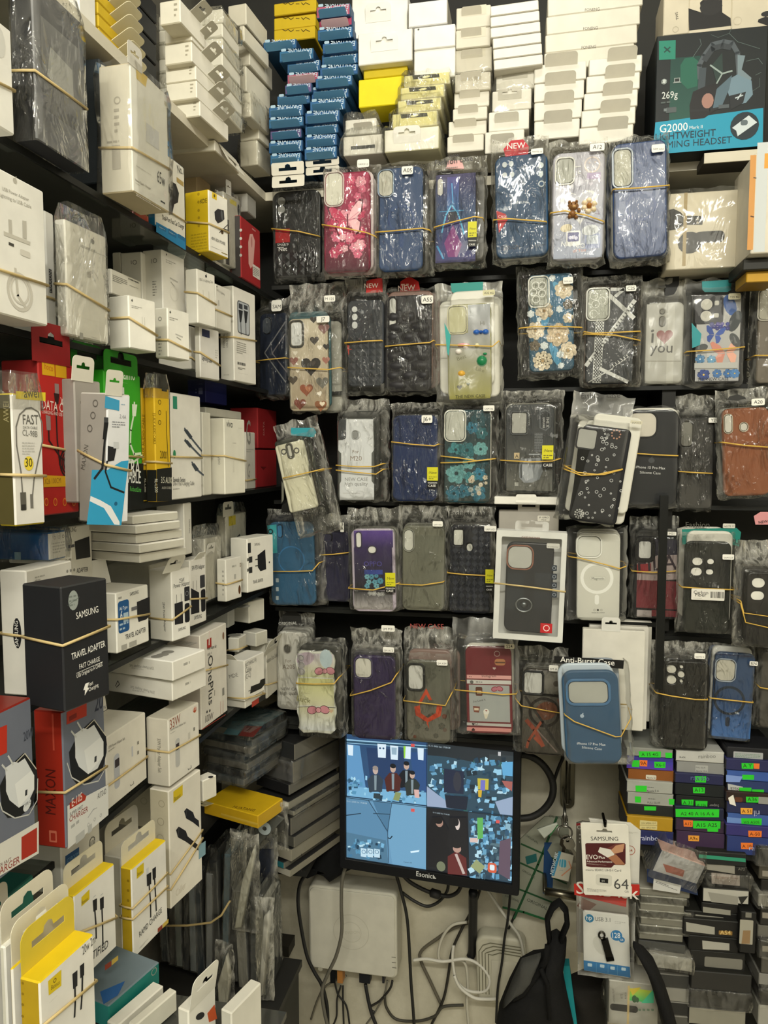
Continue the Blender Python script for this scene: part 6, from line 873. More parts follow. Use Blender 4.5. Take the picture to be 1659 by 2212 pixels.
# ---------------------------------------------------------------- top shelf: white carton stacks on the left, blue earphone boxes, white and yellow cartons
ORD = 'lowest,second up,third up,fourth up,fifth up,sixth up,seventh up,eighth up,ninth up,tenth up,eleventh up,twelfth up'.split(',')
def nth(i, n): return 'topmost' if i == n-1 else ORD[i]
K(300, 0, 3.318)
SA = [(225, 438, 640, 705, 832), (196, 415, 605, 570, 703), (190, 408, 600, 445, 572), (185, 380, 545, 292, 442), (185, 378, 500, 165, 290), (150, 298, 470, -10, 160)]
for i, (a, b, c, d, e) in enumerate(SA):
    B(f'flat white carton with a hang tab, {nth(i, 6)} of the left stack under the ceiling', a, b, c, d, e, X=-.44, yaw=3, L='e4e0d0', R='efebdf', T='d6d0bc', sn=False, name='charger_box', group='white tabbed cartons on the top left shelf', tab=('R', .62, .42, .022, -58, 'cdc9ba', 1.0), opsL=[('m', b-48, d+25, b-22, e-35, 3, 'a49e8c')])
B('flat white carton with a drooping hang tab, below the left stack under the ceiling', 345, 545, 718, 1000, 1080, X=-.45, L='d9d4c2', R='efebdf', T='cfc8b2', wL=.13, sn=False, name='charger_box', tab=('R', .5, .7, .03, -150, 'dcd7c8', .9))
for i in range(7):
    t = 690-i*105
    B(f'white carton in a clear sheet, {nth(i, 7)} of the middle stack under the ceiling', 560, 600, 742-i*5, t, t+103, X=-.452, L='dcd8c8', R='e4e0d2', wL=.1, sn=False, wrap=1 if i % 2 == 0 else None, name='charger_box', group='sleeved cartons on the top left shelf')
for i, (t, b, a, m_, c) in enumerate(((1000, 1180, 725, 850, 945), (840, 995, 725, 860, 935), (660, 835, 720, 800, 935), (470, 655, 710, 770, 940), (300, 465, 700, 795, 955), (180, 295, 720, 755, 930), (20, 175, 640, 770, 920))):
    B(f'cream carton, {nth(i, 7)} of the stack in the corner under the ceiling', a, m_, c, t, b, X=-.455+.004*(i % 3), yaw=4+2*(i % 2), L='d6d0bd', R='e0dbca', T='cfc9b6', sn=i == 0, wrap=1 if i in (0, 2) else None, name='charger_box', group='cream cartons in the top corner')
def ear(i, n, side, a, m_, c, t, b, colr='2c6090', txt=1):
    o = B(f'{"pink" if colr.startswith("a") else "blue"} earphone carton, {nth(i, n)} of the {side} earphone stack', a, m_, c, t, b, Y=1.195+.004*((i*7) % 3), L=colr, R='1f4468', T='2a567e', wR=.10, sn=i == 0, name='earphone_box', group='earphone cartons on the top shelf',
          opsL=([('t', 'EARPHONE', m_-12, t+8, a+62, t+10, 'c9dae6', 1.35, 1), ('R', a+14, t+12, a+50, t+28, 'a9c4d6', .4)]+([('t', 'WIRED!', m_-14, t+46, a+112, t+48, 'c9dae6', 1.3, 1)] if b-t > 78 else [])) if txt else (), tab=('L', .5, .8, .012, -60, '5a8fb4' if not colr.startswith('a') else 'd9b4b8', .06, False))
C1 = [(940, 1165, 1090, 1172), (930, 1175, 1000, 1080), (940, 1168, 905, 985), (930, 1180, 830, 900), (930, 1178, 745, 826), (990, 1228, 665, 738), (1046, 1240, 590, 660), (1062, 1290, 510, 585), (1062, 1302, 425, 505), (1006, 1252, 340, 420), (890, 1130, 275, 345)]
for i, (a, c, t, b) in enumerate(C1): ear(i, 11, 'left', a, c, c+26, t, b, 'a8506a' if i == 7 else '6a5a8c' if i in (2, 6) else '2c6090' if i % 3 else '2f6a94')
C2 = [(1185, 1420, 1045, 1130), (1190, 1420, 955, 1040), (1190, 1430, 870, 950), (1190, 1440, 785, 866), (1225, 1480, 700, 780), (1235, 1505, 615, 695), (1265, 1530, 535, 608), (1295, 1570, 455, 530), (1310, 1570, 365, 450), (1315, 1562, 285, 360), (1280, 1535, 185, 265), (1290, 1530, 110, 180), (1272, 1515, 20, 105)]
for i, (a, c, t, b) in enumerate(C2): ear(i, 13, 'right', a, c, c+38, t, b, 'a83a5c' if i == 11 else 'b85a74' if i == 12 else '2a5c90' if i % 2 else '2f6698', i != 11)
def hangcard(label, x0, x1, y0, ym, y1, Y):
    p = ony((x0+x1)/2, y0, Y); q = ony((x0+x1)/2, y1, Y); wd = ony(x1, y0, Y).x-ony(x0, y0, Y).x; h = p.z-q.z
    o = root('hang_card', q, label, 'hang card'); hm = h*.5
    for z0, z1, nm, rx in ((hm, h, 'upper_fold', .12), (0, hm, 'lower_fold', -.1)):
        vs, fs = plate([rrect(-wd/2, 0, wd/2, z1-z0, .003), euro(0, (z1-z0)*.45, wd*.55)[::-1]], .0006); m = MB(); m.shape(vs, fs, 'e6e1d2'); k = m.build(nm, CARD, o); k.location = (0, 0, z0); k.rotation_euler = (rx, 0, 0)
hangcard('white folded hang card with two slots, below the left blue earphone stack', 952, 1185, 1165, 1250, 1340, 1.19)
hangcard('white folded hang card half hidden below the right blue earphone stack', 1195, 1435, 1130, 1190, 1250, 1.2)
for i in range(3):
    t = (182, 95, -10)[i]
    B(f'yellow carton with handwriting, {("lowest", "middle", "topmost")[i]} of the yellow pile behind the earphone stacks', 968, 1262+i*4, 1285, t, t+90, Y=1.27, L='d9b81c', T='c9a81c', wR=.08, sn=False, name='cable_box', opsL=[('l', [(1030, t+30), (1050, t+40), (1070, t+30), (1090, t+45), (1110, t+32)], 5, '4a3a14'), ('l', [(1125, t+38), (1150, t+38)], 4, '4a3a14'), ('l', [(1165, t+30), (1180, t+45), (1195, t+30), (1225, t+44)], 5, '4a3a14')])
K(740, 0, 3.318)
S = 'top shelf'
B('large white carton with an oval hang tab, above another at the brightest spot', 68, 465, 480, -60, 235, Y=1.22, L=W_, wR=.06, sn=False, tab=('L', .48, .46, .026, -6, 'e9e8e2', .38), name='charger_box')
B('large white carton with a hang tab, above the yellow ones on the top shelf', 112, 500, 518, 200, 430, Y=1.20, L=W_, R='dedbd0', wR=.07, sn=False, tab=('L', .49, .5, .022, -8, 'f2f1ec', .42), name='charger_box')
B('yellow carton, upper of two below the large white carton, top shelf', 150, 465, 475, 402, 535, Y=1.215, L='dcc41c', wR=.06, sn=False, name='cable_box', opsL=[('o', 250, 418, 14, 3, '4a4a1c')])
B('yellow carton, lower of two below the large white carton, top shelf', 115, 440, 450, 540, 742, Y=1.205, L='f0dc14', wR=.06, sn=False, name='cable_box')
B('white carton in a clear bag below the yellow ones, upper of two, top shelf', 20, 242, 255, 842, 950, Y=1.2, L='efece2', wR=.08, sn=False, wrap=2, tab=('L', .6, .6, .012, -60, 'dcd8cc', .3, False), name='charger_box')
B('white carton in a clear bag below the yellow ones, lower of two, top shelf', 5, 288, 300, 958, 1095, Y=1.19, L='e4e0d4', wR=.08, wrap=2, opsL=[('r', 60, 1050, 232, 1060, '2c2c28')], name='charger_box')
B('white carton standing above the one with a tiny dark fruit mark, top shelf', 470, 752, 790, -10, 165, Y=1.21, L='e9e8e6', R='b4b0a4', wR=.06, sn=False, name='adapter_box')
B('white carton with a tiny dark fruit mark, at the brightest spot of the top shelf', 512, 806, 812, 168, 328, Y=1.195, L=W_, wR=.06, sn=False, opsL=A(544, 212, 7, '4a4a46'), name='adapter_box')
B('plain white carton under the one with the tiny fruit mark, top shelf', 512, 806, 812, 330, 545, Y=1.198, L=W_, wR=.06, sn=False, name='adapter_box')
YT = [(300, 690, 900, 1062), (355, 680, 790, 895), (395, 705, 695, 785), (415, 730, 600, 690), (440, 770, 510, 596)]
for i, (a, c, t, b) in enumerate(YT):
    B(f'{"white carton with an oval hang tab" if i == 0 else "pale yellow carton with a black slot tab"}, {nth(i, 5)} of the bagged top shelf stack', a, c, c+70, t, b, Y=1.185+.003*i, yaw=0, L='f2efe2' if i == 0 else 'e8e09c', R='dcd8b8', T='efe9c4', wR=.09, sn=i == 0, wrap=2 if i else 1, name='cable_box', group='bagged cartons on the top shelf',
      tab=('L', .42, .5, .022, -12, 'f0ede4', .42) if i == 0 else None, opsL=() if i == 0 else [('q', [(a+60, t+30), (a+250, t+18), (a+256, t+44), (a+66, t+60)], '3a3a28'), ('e', a+160, t+40, 30, 8, 4, 'd9d49c')])
for i, (a, c, t, b) in enumerate(((750, 1010, 960, 1075), (760, 1030, 850, 958), (790, 1035, 760, 848), (800, 1050, 640, 756), (805, 1060, 510, 638), (810, 1070, 330, 505), (812, 1060, 190, 325), (815, 1060, 30, 186))):
    B(f'beige tabbed carton, {nth(i, 8)} of the beige stack right of the bright white cartons', a, c, c+8, t, b, Y=1.2+.005*(i % 2), L='d9d3c2' if i > 3 else 'e4dfd0', wR=.09, sn=i == 0, wrap=1 if i in (4, 5) else None, name='cable_box', group='beige cartons on the top shelf', tab=('L', .45, .58, .011, -42, 'ddd7c6', .62, False), opsL=[('r', a+50, t+20, a+215, t+70, 'cfc8b4')] if i > 4 else ())
for i in range(6):
    b = 460-i*78; t = b-75
    B(f'thin white carton, {nth(i, 6)} of the leaning white pile at the top', 1086-i*4 if i < 3 else 1062, 1436-i*6, 1440, t, b, Y=1.19, yaw=-3, L='ece8dd', T='cfcabc', wR=.09, sn=False, tilt=(0, -.05), name='cable_box', group='thin white cartons at the top')
for i, (a, c, t, b, w2) in enumerate(((1020, 1300, 925, 1080, 0), (1047, 1335, 780, 922, 0), (1072, 1352, 630, 776, 2), (1100, 1400, 480, 626, 2))):
    B(f'white carton with a hang tab, {nth(i, 4)} of the column under the thin white pile', a, c, c+10, t, b, Y=1.195+.004*i, L='e9e5d9', wR=.08, sn=i == 0, wrap=w2 or None, name='charger_box', group='tabbed white cartons on the top shelf', tab=('L', .45, .6, .014, -48 if i < 2 else -8, 'e4e0d2' if i < 2 else 'c4bfb0', .45 if i < 2 else .6, i > 1))
K(1160, 0, 3.325)
for i in range(4):
    b = 440-i*135; t = b-132
    B(f'wide cream carton with tiny lettering, {nth(i, 4)} of the wide stack at the top right', 55+i*8, 700+i*20, 712, t, b, Y=1.225, yaw=-2, L='dcd7c8', wR=.09, sn=False, tilt=(0, -.03), name='charger_box', group='wide cream cartons on the top shelf', opsL=[('t', 'FONENG', 320+i*12, t+44, 424+i*12, t+36, '55524a', 1.1)])
for i in range(4):
    b = 980-i*138; t = b-134
    B(f'white folded tab carton, {nth(i, 4)} of the left column below the wide cream stack', -20, 305+i*16, 330, t, b, Y=1.2, L='e9e5d9', T='d6d1c2', wR=.08, sn=i == 0, name='charger_box', group='folded tab cartons, left column', tab=('L', .52, .62, .018, -48, 'e0dbcc', .86, False))
for i in range(5):
    b = 1010-i*125; t = b-122
    B(f'white folded tab carton, {nth(i, 5)} of the right column below the wide cream stack', 300+i*18, 690+i*16, 745, t, b, Y=1.195, L='ebe7db', R='cfcabb', T='d6d1c2', wR=.08, sn=i == 0, name='charger_box', group='folded tab cartons, right column', tab=('L', .62, .55, .018, -48, 'e0dbcc', .78, False))
# right bay
HX = [('l', [(1100, 440), (1180, 320), (1170, 280)], 3, '5a6a68'), ('l', [(1380, 240), (1440, 300), (1600, 350)], 3, '5a6a68'), ('l', [(1500, 440), (1590, 420), (1620, 460)], 3, '5a6a68'), ('l', [(1250, 250), (1300, 270), (1380, 240), (1400, 200)], 3, '4a5856'), ('l', [(1570, 540), (1610, 520)], 3, '5a6a68'), ('l', [(1540, 660), (1600, 620), (1600, 560)], 3, '4a5856')]
B('black and turquoise boxed gaming headset printed 269g, at the top right', 840, 1632, 1640, 180, 1048, Y=1.2, yaw=-1, L='10181a', T='2a3030', wR=.10, name='headset_box', sn=False, opsL=[('g', 960, 420, 1160, 850, '123a34', '1c4a40')]+HX+[('q', [(850, 880), (1625, 775), (1620, 1048), (830, 1110)], '1a8fae'), ('q', [(876, 296), (996, 288), (994, 425), (876, 432)], '1f7a66'), ('l', [(915, 340), (955, 375)], 10, '123a34'), ('l', [(955, 340), (915, 375)], 10, '123a34'),
  ('q', [(1030, 470), (1060, 420), (1120, 410), (1158, 440), (1150, 620), (1080, 640), (1030, 590)], '1a5a48'),
  ('l', [(1170, 560), (1165, 470), (1200, 400), (1260, 320), (1340, 300), (1400, 310), (1440, 380), (1450, 540)], 34, '4a5258'), ('l', [(1205, 430), (1260, 350), (1330, 330), (1385, 340)], 40, '33393e'), ('l', [(1190, 500), (1180, 640)], 50, '3a444a'), ('q', [(1440, 395), (1495, 400), (1470, 500), (1540, 560), (1530, 600), (1440, 550)], '6f8088'), ('q', [(1395, 560), (1440, 535), (1540, 580), (1550, 680), (1500, 740), (1400, 760), (1370, 660)], '6a8290'), ('q', [(1380, 690), (1500, 660), (1480, 740), (1390, 790)], '1a1e22'),
  ('q', [(1120, 660), (1220, 615), (1290, 600), (1300, 780), (1200, 850), (1100, 860), (1095, 760)], '141315'), ('q', [(1290, 640), (1400, 540), (1380, 640), (1320, 780), (1260, 790)], '4f6470'), ('e', 1225, 725, 42, 55, 0, '9a7468'), ('l', [(1100, 795), (1240, 790), (1370, 765)], 16, '1a1c1e'), ('l', [(1310, 768), (1372, 762)], 26, '4a5256'), ('l', [(1425, 705), (1478, 685)], 8, 'b9c4c9'), ('l', [(1440, 715), (1465, 675)], 8, 'b9c4c9'), ('q', [(1255, 470), (1330, 380), (1335, 520), (1290, 600)], '203430'), ('l', [(1245, 470), (1330, 530), (1400, 510)], 12, '8d9c98'), ('l', [(1330, 530), (1290, 600)], 10, '8d9c98'),
  ('t', '269g', 896, 712, 1010, 702, 'c4c9c6', 1.2, 1), ('m', 890, 725, 1010, 745, 1, '4a5452'), ('R', 902, 570, 925, 600, 'b9c0bd', .5), ('l', [(895, 600), (930, 575)], 4, 'b9c0bd'), ('o', 912, 588, 20, 4, '8d9693'), ('r', 985, 562, 1026, 590, '8d9693'), ('r', 990, 567, 1021, 585, '1a2422'), ('l', [(978, 596), (1034, 592)], 5, '8d9693'), ('R', 925, 775, 1000, 808, '4a5254', .2), ('r', 910, 782, 930, 800, '6d7678'),
  ('t', 'G2000', 880, 955, 1082, 936, 'dfe6e6', 1.1, 1), ('t', 'Mark II', 1094, 930, 1188, 922, 'dfe6e6', 1, 1), ('t', 'LIGHTWEIGHT', 850, 1010, 1282, 976, '123040', 1.1, 1), ('t', 'GAMING HEADSET', 840, 1072, 1398, 1026, '123040', 1.05, 1), ('c', 1490, 905, 100, '16262e'), ('q', [(1400, 920), (1520, 830), (1580, 880), (1440, 980), (1430, 940)], 'c4ced2'), ('R', 1462, 865, 1512, 900, '5a666c', .4)])
for i, (a, c) in enumerate(((905, 1090), (1088, 1395), (1395, 1720))):
    B(f'cream boxed earbuds with a black picture, {("left", "middle", "right")[i]} one above the headset box', a, c, c+4, -120, (240, 215, 188)[i], Y=1.215, L='cfc6b0', wR=.08, sn=False, name='earbuds_box', opsL=[('t', 'TWS', 1018, 140, 1010, 85, '4a463c', 1, 1), ('o', 995, 212, 22, 4, 'a49c88')] if i == 0 else [('q', [(1088, 60), (1180, 90), (1170, 20), (1190, 0), (1330, 0), (1330, 90), (1390, 130), (1394, 185), (1092, 220)], '1c1c1c'), ('e', 1250, 50, 80, 60, 0, '242424')] if i == 1 else [('q', [(1590, 140), (1640, 120), (1700, 130), (1700, 200), (1585, 160)], '1c1c1c'), ('e', 1650, 100, 40, 20, 0, '242424'), ('o', 1440, 150, 30, 4, 'b9b09a')])
o, lc = shelf('display_shelf', .235, .62, 1.19, 1.239, 1.99, 'cream shelf board under the gaming headset box at the right', False, .012, '3a362e'); edge(o, lc, (.235, 1.188, 1.976), (.62, 1.1905, 1.9905), 'cfc8b4')  # board coloured dark for the shade beneath it; only the edge stays cream
K(1020, 270, 2.596)
B('cream boxed earbuds with two black earbuds printed sideways, below the headset box', 1085, 1540, 1552, 356, 790, Y=1.2, L='d3cab4', T='cfc6b0', wR=.07, name='earbuds_box', band=None, opsL=[('q', [(1085, 480), (1130, 470), (1170, 490), (1185, 510), (1280, 510), (1295, 530), (1290, 560), (1190, 560), (1150, 585), (1085, 595)], '262523'), ('e', 1120, 530, 50, 55, 0, '2c2b29'), ('c', 1264, 528, 6, 'b4ac9a'), ('c', 1264, 548, 6, 'b4ac9a'), ('e', 1220, 660, 66, 62, 0, '262523'), ('R', 1250, 600, 1414, 655, '2c2b29', .4), ('l', [(1198, 640), (1210, 638)], 6, 'b4ac9a'), ('t', 'TWS2L', 1502, 602, 1500, 545, '4a463c', 1, 1), ('r', 1189, 380, 1196, 790, 'a08d64')], wrap=1)
B('white carton with an open end beside the earbuds box, at the right edge', 1545, 1600, 1612, 340, 420, Y=1.22, L='e0dccf', wR=.08, sn=False, name='accessory_box')
B('tall pale carton with an orange edge, cut by the right edge', 1560, 1700, 1712, 150, 715, Y=1.12, L='d9d2c0', wR=.1, sn=False, name='accessory_box', opsL=[('r', 1560, 170, 1574, 700, 'c98f4a'), ('r', 1600, 100, 1640, 710, 'c4c9c9'), ('l', [(1578, 296), (1592, 298)], 6, '3a3a36'), ('l', [(1562, 512), (1578, 516)], 7, '5a3a24'), ('r', 1640, 160, 1700, 240, 'd99a3a')])
K(1090, 560, 2.916)
B('dark bracket block at the right edge under the tall pale carton', 1500, 1700, 1710, -10, 60, Y=1.14, L='24241f', wR=.08, sn=False, name='bracket_block', cat='bracket')
B('yellow carton under the dark bracket at the right edge', 1522, 1720, 1730, 66, 140, Y=1.15, L='c4961f', T='8a6a1c', wR=.06, sn=False, name='cable_box')

# ---------------------------------------------------------------- lower left: charger and cable boxes, bagged packs, phone trays
shelf('glass_shelf', -.64, -.24, .2, .68, .985, 'lower left glass shelf under the yellow cable boxes'); SHELF.append(.985)
o, lc = shelf('display_shelf', -.64, -.40, 1.25, 1.42, .791, 'dark ledge in the corner under the stack of phone trays', False, .012, '1d1d1b'); SHELF.append(.791)
o = root('low_cabinet', (-.52, 1.1, 0), 'dark low cabinet in the corner under the upright row of bagged packs', 'cabinet')
m = MB(); m.box((-.12, -.1, 0), (.12, .1, .64), '22221f'); m.build('cabinet_body', CARD, o); m = MB(); m.box((-.12, -.105, .64), (.125, .105, .652), '2c2b28'); m.build('cabinet_top', CARD, o)
K(0, 1440, 2.592)
def e105(label, xl, xm, xr, yt, yb, X, ops, w=None):
    B(label, xl, xm, xr, yt, yb, X=X, band=None if w else (698, 702, 560), L='9a2a1c', R='6d7280', T='7a2016', wL=w, name='charger_box', mat=GLOSS, opsR=ops, opsL=[('r', xm-82, 265, xm-65, 470, 'b84a38'), ('t', 'MAXON', 312, 830, 312, 580, '4a1410', 1.3, 1), ('R', 275, 915, 320, 985, 'c46a54', .1), ('R', 285, 930, 312, 975, '9a2a1c', .1)] if w is None else ())
def charger(dx, dy):
    return [('q', [(x+dx, y+dy) for x, y in ((398, 620), (385, 480), (440, 370), (520, 295), (592, 390), (600, 460), (570, 590), (500, 650), (430, 660))], '1a1b1c'), ('l', [(x+dx, y+dy) for x, y in ((375, 540), (400, 620), (470, 660), (550, 640), (595, 560), (598, 440))], 7, 'c9c9c4'), ('l', [(x+dx, y+dy) for x, y in ((440, 385), (526, 298), (590, 385))], 6, 'c9c4b4'),
            ('q', [(x+dx, y+dy) for x, y in ((420, 455), (415, 380), (465, 345), (490, 350), (525, 325), (578, 420), (578, 500), (545, 570), (492, 602), (440, 560), (420, 510))], 'd3d6d8'), ('q', [(x+dx, y+dy) for x, y in ((492, 602), (578, 500), (578, 420), (560, 395), (470, 470))], 'e2e4e4'), ('l', [(432+dx, 312+dy), (460+dx, 360+dy)], 11, 'c4c6c4'), ('l', [(398+dx, 362+dy), (425+dx, 395+dy)], 11, 'c4c6c4'), ('q', [(x+dx, y+dy) for x, y in ((528, 505), (540, 498), (538, 530), (526, 538))], '33363a')]
e105('red and grey boxed super fast charger, cut by the left edge of the photo', -150, -120, 215, 330, 1290, -.40, [('q', [(-120, 390), (38, 325), (38, 480), (-120, 560)], 'b8301c'), ('t', '20W', 132, 420, 188, 385, '3a3f4c', 1.8, 1)]+charger(-388, 188)+[('e', 150, 775, 36, 28, 40, 'd3d6d8'), ('t', 'TYPE-C', 128, 792, 172, 758, '33363a', 1.2, 1), ('q', [(-120, 1060), (215, 865), (215, 1045), (-120, 1240)], 'd6d4cc'), ('t', 'SUPER FAST', -40, 1145, 60, 1085, '55302a', 1.0, 1), ('t', 'CHARGER', -60, 1200, 108, 1095, '8a3024', 1.1, 1), ('q', [(118, 955), (205, 900), (205, 1035), (118, 1085)], 'a83020')], .05)
e105('red and grey boxed super fast charger with a full white plug picture and red spine', 213, 372, 606, 255, 1022, -.41, [('q', [(372, 255), (484, 205), (484, 275), (372, 325)], 'a8341f'), ('m', 385, 262, 470, 278, 1, '7a2416'), ('t', '20', 530, 252, 575, 232, '33384a', 1.5, 1), ('t', 'W', 578, 240, 592, 234, '33384a', 1.2, 1)]+charger(0, 0)+[('q', [(375, 780), (605, 660), (605, 830), (378, 1022)], 'd6d6d2'), ('q', [(388, 800), (388, 765), (460, 708), (482, 725), (475, 748)], 'a8341f'), ('t', 'E-105', 400, 785, 458, 745, 'e0d4cc', 1.5, 1), ('t', 'SUPER FAST', 388, 838, 462, 790, '3a3a3e', 1.1, 1), ('t', 'CHARGER', 386, 872, 490, 810, '8a3024', 1.2, 1), ('t', 'AUTO-ID', 544, 742, 592, 710, '33363a', 2.2, 1), ('m', 395, 880, 470, 860, 1, 'a9aaa8'), ('o', 492, 885, 10, 3, '9d9fa0'), ('o', 528, 855, 10, 3, '9d9fa0'), ('o', 562, 832, 10, 3, '9d9fa0'), ('l', [(490, 845), (520, 800), (540, 790)], 5, 'a9aaac'), ('m', 420, 920, 570, 900, 1, 'b4b5b2')])
B('white boxed charger with an open lid flap, right of the red and grey charger boxes', 596, 602, 828, 400, 808, X=-.452, L='cfccc0', R='e9e5da', T='d6d1c2', wL=.05, lid=('W', .034, -8, 'e6e1d4'), band=(660, 668, 505), name='charger_box', opsR=[('R', 636, 500, 672, 668, 'b9bcc4', .4), ('R', 642, 525, 668, 552, '3a3236', .1), ('t', '33W Power Adapter Suit', 606, 462, 698, 408, '77746c', 1.5), ('m', 606, 468, 668, 440, 1, 'a9a79f'), ('r', 735, 450, 745, 500, 'c4c6cc'), ('l', [(728, 660), (730, 668), (748, 655), (746, 642)], 3, '3a3a3a'), ('r', 768, 420, 776, 432, '77746c'), ('r', 768, 475, 776, 488, '77746c')])
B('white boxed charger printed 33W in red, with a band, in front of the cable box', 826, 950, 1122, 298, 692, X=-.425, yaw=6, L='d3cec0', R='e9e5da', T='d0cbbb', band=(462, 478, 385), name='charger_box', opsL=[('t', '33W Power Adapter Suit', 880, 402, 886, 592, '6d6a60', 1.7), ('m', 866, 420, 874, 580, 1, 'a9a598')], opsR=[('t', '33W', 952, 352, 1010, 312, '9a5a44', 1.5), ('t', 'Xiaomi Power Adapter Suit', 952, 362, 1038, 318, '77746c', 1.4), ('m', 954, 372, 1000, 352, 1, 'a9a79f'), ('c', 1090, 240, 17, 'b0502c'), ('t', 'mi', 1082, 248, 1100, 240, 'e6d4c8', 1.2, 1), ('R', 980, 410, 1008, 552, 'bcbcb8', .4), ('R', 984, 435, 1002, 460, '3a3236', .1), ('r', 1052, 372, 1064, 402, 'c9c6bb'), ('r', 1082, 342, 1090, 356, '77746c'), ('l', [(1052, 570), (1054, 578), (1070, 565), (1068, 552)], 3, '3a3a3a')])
B('white boxed charger with a round tab behind the yellow tabbed cable boxes', 758, 862, 900, 680, 905, X=-.50, L='c4bda6', R='d6d0be', wL=.06, name='cable_box', sn=False, opsL=[('o', 806, 752, 20, 4, 'a9a28c')])
B('tall white boxed cable with two large black plugs, below the 33W box', 852, 958, 1138, 700, 1360, X=-.425, yaw=8, L='c9c1a8', R='e4dfd2', T='ece7da', name='cable_box', sn=False, band=[(1130, 1160, 915), (1250, 1245, 960)], opsL=[('o', 905, 768, 20, 4, 'a49c84'), ('o', 900, 868, 22, 4, 'a49c84'), ('o', 898, 960, 22, 4, 'a49c84')],
  opsR=[('q', [(970, 700), (1022, 660), (1022, 720), (970, 765)], 'd3b81c'), ('t', 'Baseus', 976, 755, 1010, 728, '4a431c', 1.6, 1), ('q', [(1030, 810), (1044, 792), (1080, 815), (1090, 845), (1112, 862), (1115, 900), (1080, 872), (1042, 850)], '1d1d1f'), ('q', [(985, 915), (1000, 895), (1040, 920), (1050, 950), (1110, 1000), (1110, 1030), (1040, 980), (995, 955)], '1d1d1f'), ('l', [(1044, 800), (1040, 845)], 4, '4a4a4c'), ('l', [(1002, 900), (996, 950)], 4, '4a4a4c'), ('q', [(1112, 1000), (1150, 975), (1150, 1050), (1112, 1080)], '7fa0ac'), ('t', 'Caller', 985, 1290, 1040, 1235, 'c9c2b2', 1.5)])
B('small white carton behind the tall cable box, next to the bagged packs', 1090, 1138, 1216, 640, 760, X=-.415, L='e0dcd0', R='d9d5c8', T='eeebe0', sn=False, yaw=25, name='adapter_box', opsT=[('c', 1180, 618, 6, '26262a')])
K(0, 1780, 2.592)
B('white carton with a blue square label, at the back below the red charger boxes', 280, 350, 570, 40, 400, X=-.45, L='bab7aa', R='e0ddd2', wL=.06, name='cable_box', sn=False, opsR=[('q', [(365, 180), (442, 128), (442, 232), (365, 285)], '1f4f80'), ('q', [(365, 240), (442, 195), (442, 232), (365, 285)], '163a5c'), ('t', 'JOYROOM', 370, 222, 438, 178, '6d9cc0', 1.5, 1), ('o', 515, 100, 28, 5, '55544e'), ('t', '100', 504, 130, 530, 112, '8d8b82', 1.3)])
def cab(label, xl, xm, xr, yt, yb, X, ops=(), yaw=6, top='dfc01c', Lc='b8981c', R='e9e6de', tb='ddd6bd', tw=.95, th=.025, band=None, opsL=()):
    return B(label, xl, xm, xr, yt, yb, X=X, yaw=yaw, L=Lc, R=R, T=top, name='cable_box', sn=False, tab=('W', .5, tw, th, 0, tb), opsR=ops, opsL=opsL, band=band)
ICON = lambda x, ys: [('c', x, y, 8, '8a6f14') for y in ys]
cab('white boxed cable with a hang tab, behind the rapid charge box', 598, 690, 880, 190, 740, -.47, top='e4dfd0', Lc='cfc8b4', tb='e4ddc8', th=.035)
cab('white and yellow boxed cable printed RAPID CHARGE, with two bands', 686, 748, 945, 252, 757, -.42, [('q', [(765, 248), (804, 215), (804, 272), (765, 308)], 'd3b81c'), ('t', 'Baseus', 768, 292, 796, 272, '55481c', 1.5, 1), ('r', 818, 252, 832, 286, 'c9cacc'), ('q', [(820, 284), (846, 268), (846, 335), (822, 350)], '1f1f21'), ('q', [(852, 252), (872, 238), (872, 300), (854, 315)], '1f1f21'), ('l', [(834, 340), (842, 440), (843, 520)], 11, '1f1f21'), ('l', [(864, 305), (870, 400), (874, 485)], 11, '1f1f21'), ('t', 'RAPID CHARGE', 780, 635, 906, 492, '3a3a38', 1.5, 1), ('q', [(882, 585), (908, 562), (908, 585), (882, 608)], '8a3a24'), ('q', [(910, 560), (942, 530), (942, 552), (910, 583)], 'c4a84c'), ('m', 780, 690, 830, 650, 2, 'b4b1a8')], band=[(455, 470, 275), (520, 530, 350)], opsL=ICON(718, (318, 372, 428, 475, 525)))
cab('white and yellow boxed cable lettered CERTIFIED, half hidden by the front yellow box', 364, 430, 660, 402, 905, -.42, [('q', [(455, 410), (500, 365), (500, 420), (455, 462)], 'd3b81c'), ('t', 'Baseus', 456, 452, 492, 425, '55481c', 1.5, 1), ('q', [(518, 428), (542, 415), (542, 480), (522, 492)], '1f1f21'), ('q', [(558, 418), (580, 405), (580, 470), (560, 482)], '1f1f21'), ('l', [(530, 485), (536, 560), (538, 640)], 11, '1f1f21'), ('l', [(570, 478), (574, 590), (575, 680)], 11, '1f1f21'), ('l', [(522, 410), (535, 398)], 5, 'b9bbb9'), ('l', [(562, 400), (575, 388)], 5, 'b9bbb9'), ('t', 'CERTIFIED', 455, 810, 604, 690, '3a3a38', 1.4, 1), ('q', [(586, 790), (622, 765), (622, 795), (586, 820)], '8a3a24'), ('q', [(624, 762), (660, 735), (660, 760), (624, 792)], 'c4a84c')], band=(600, 612, 525))
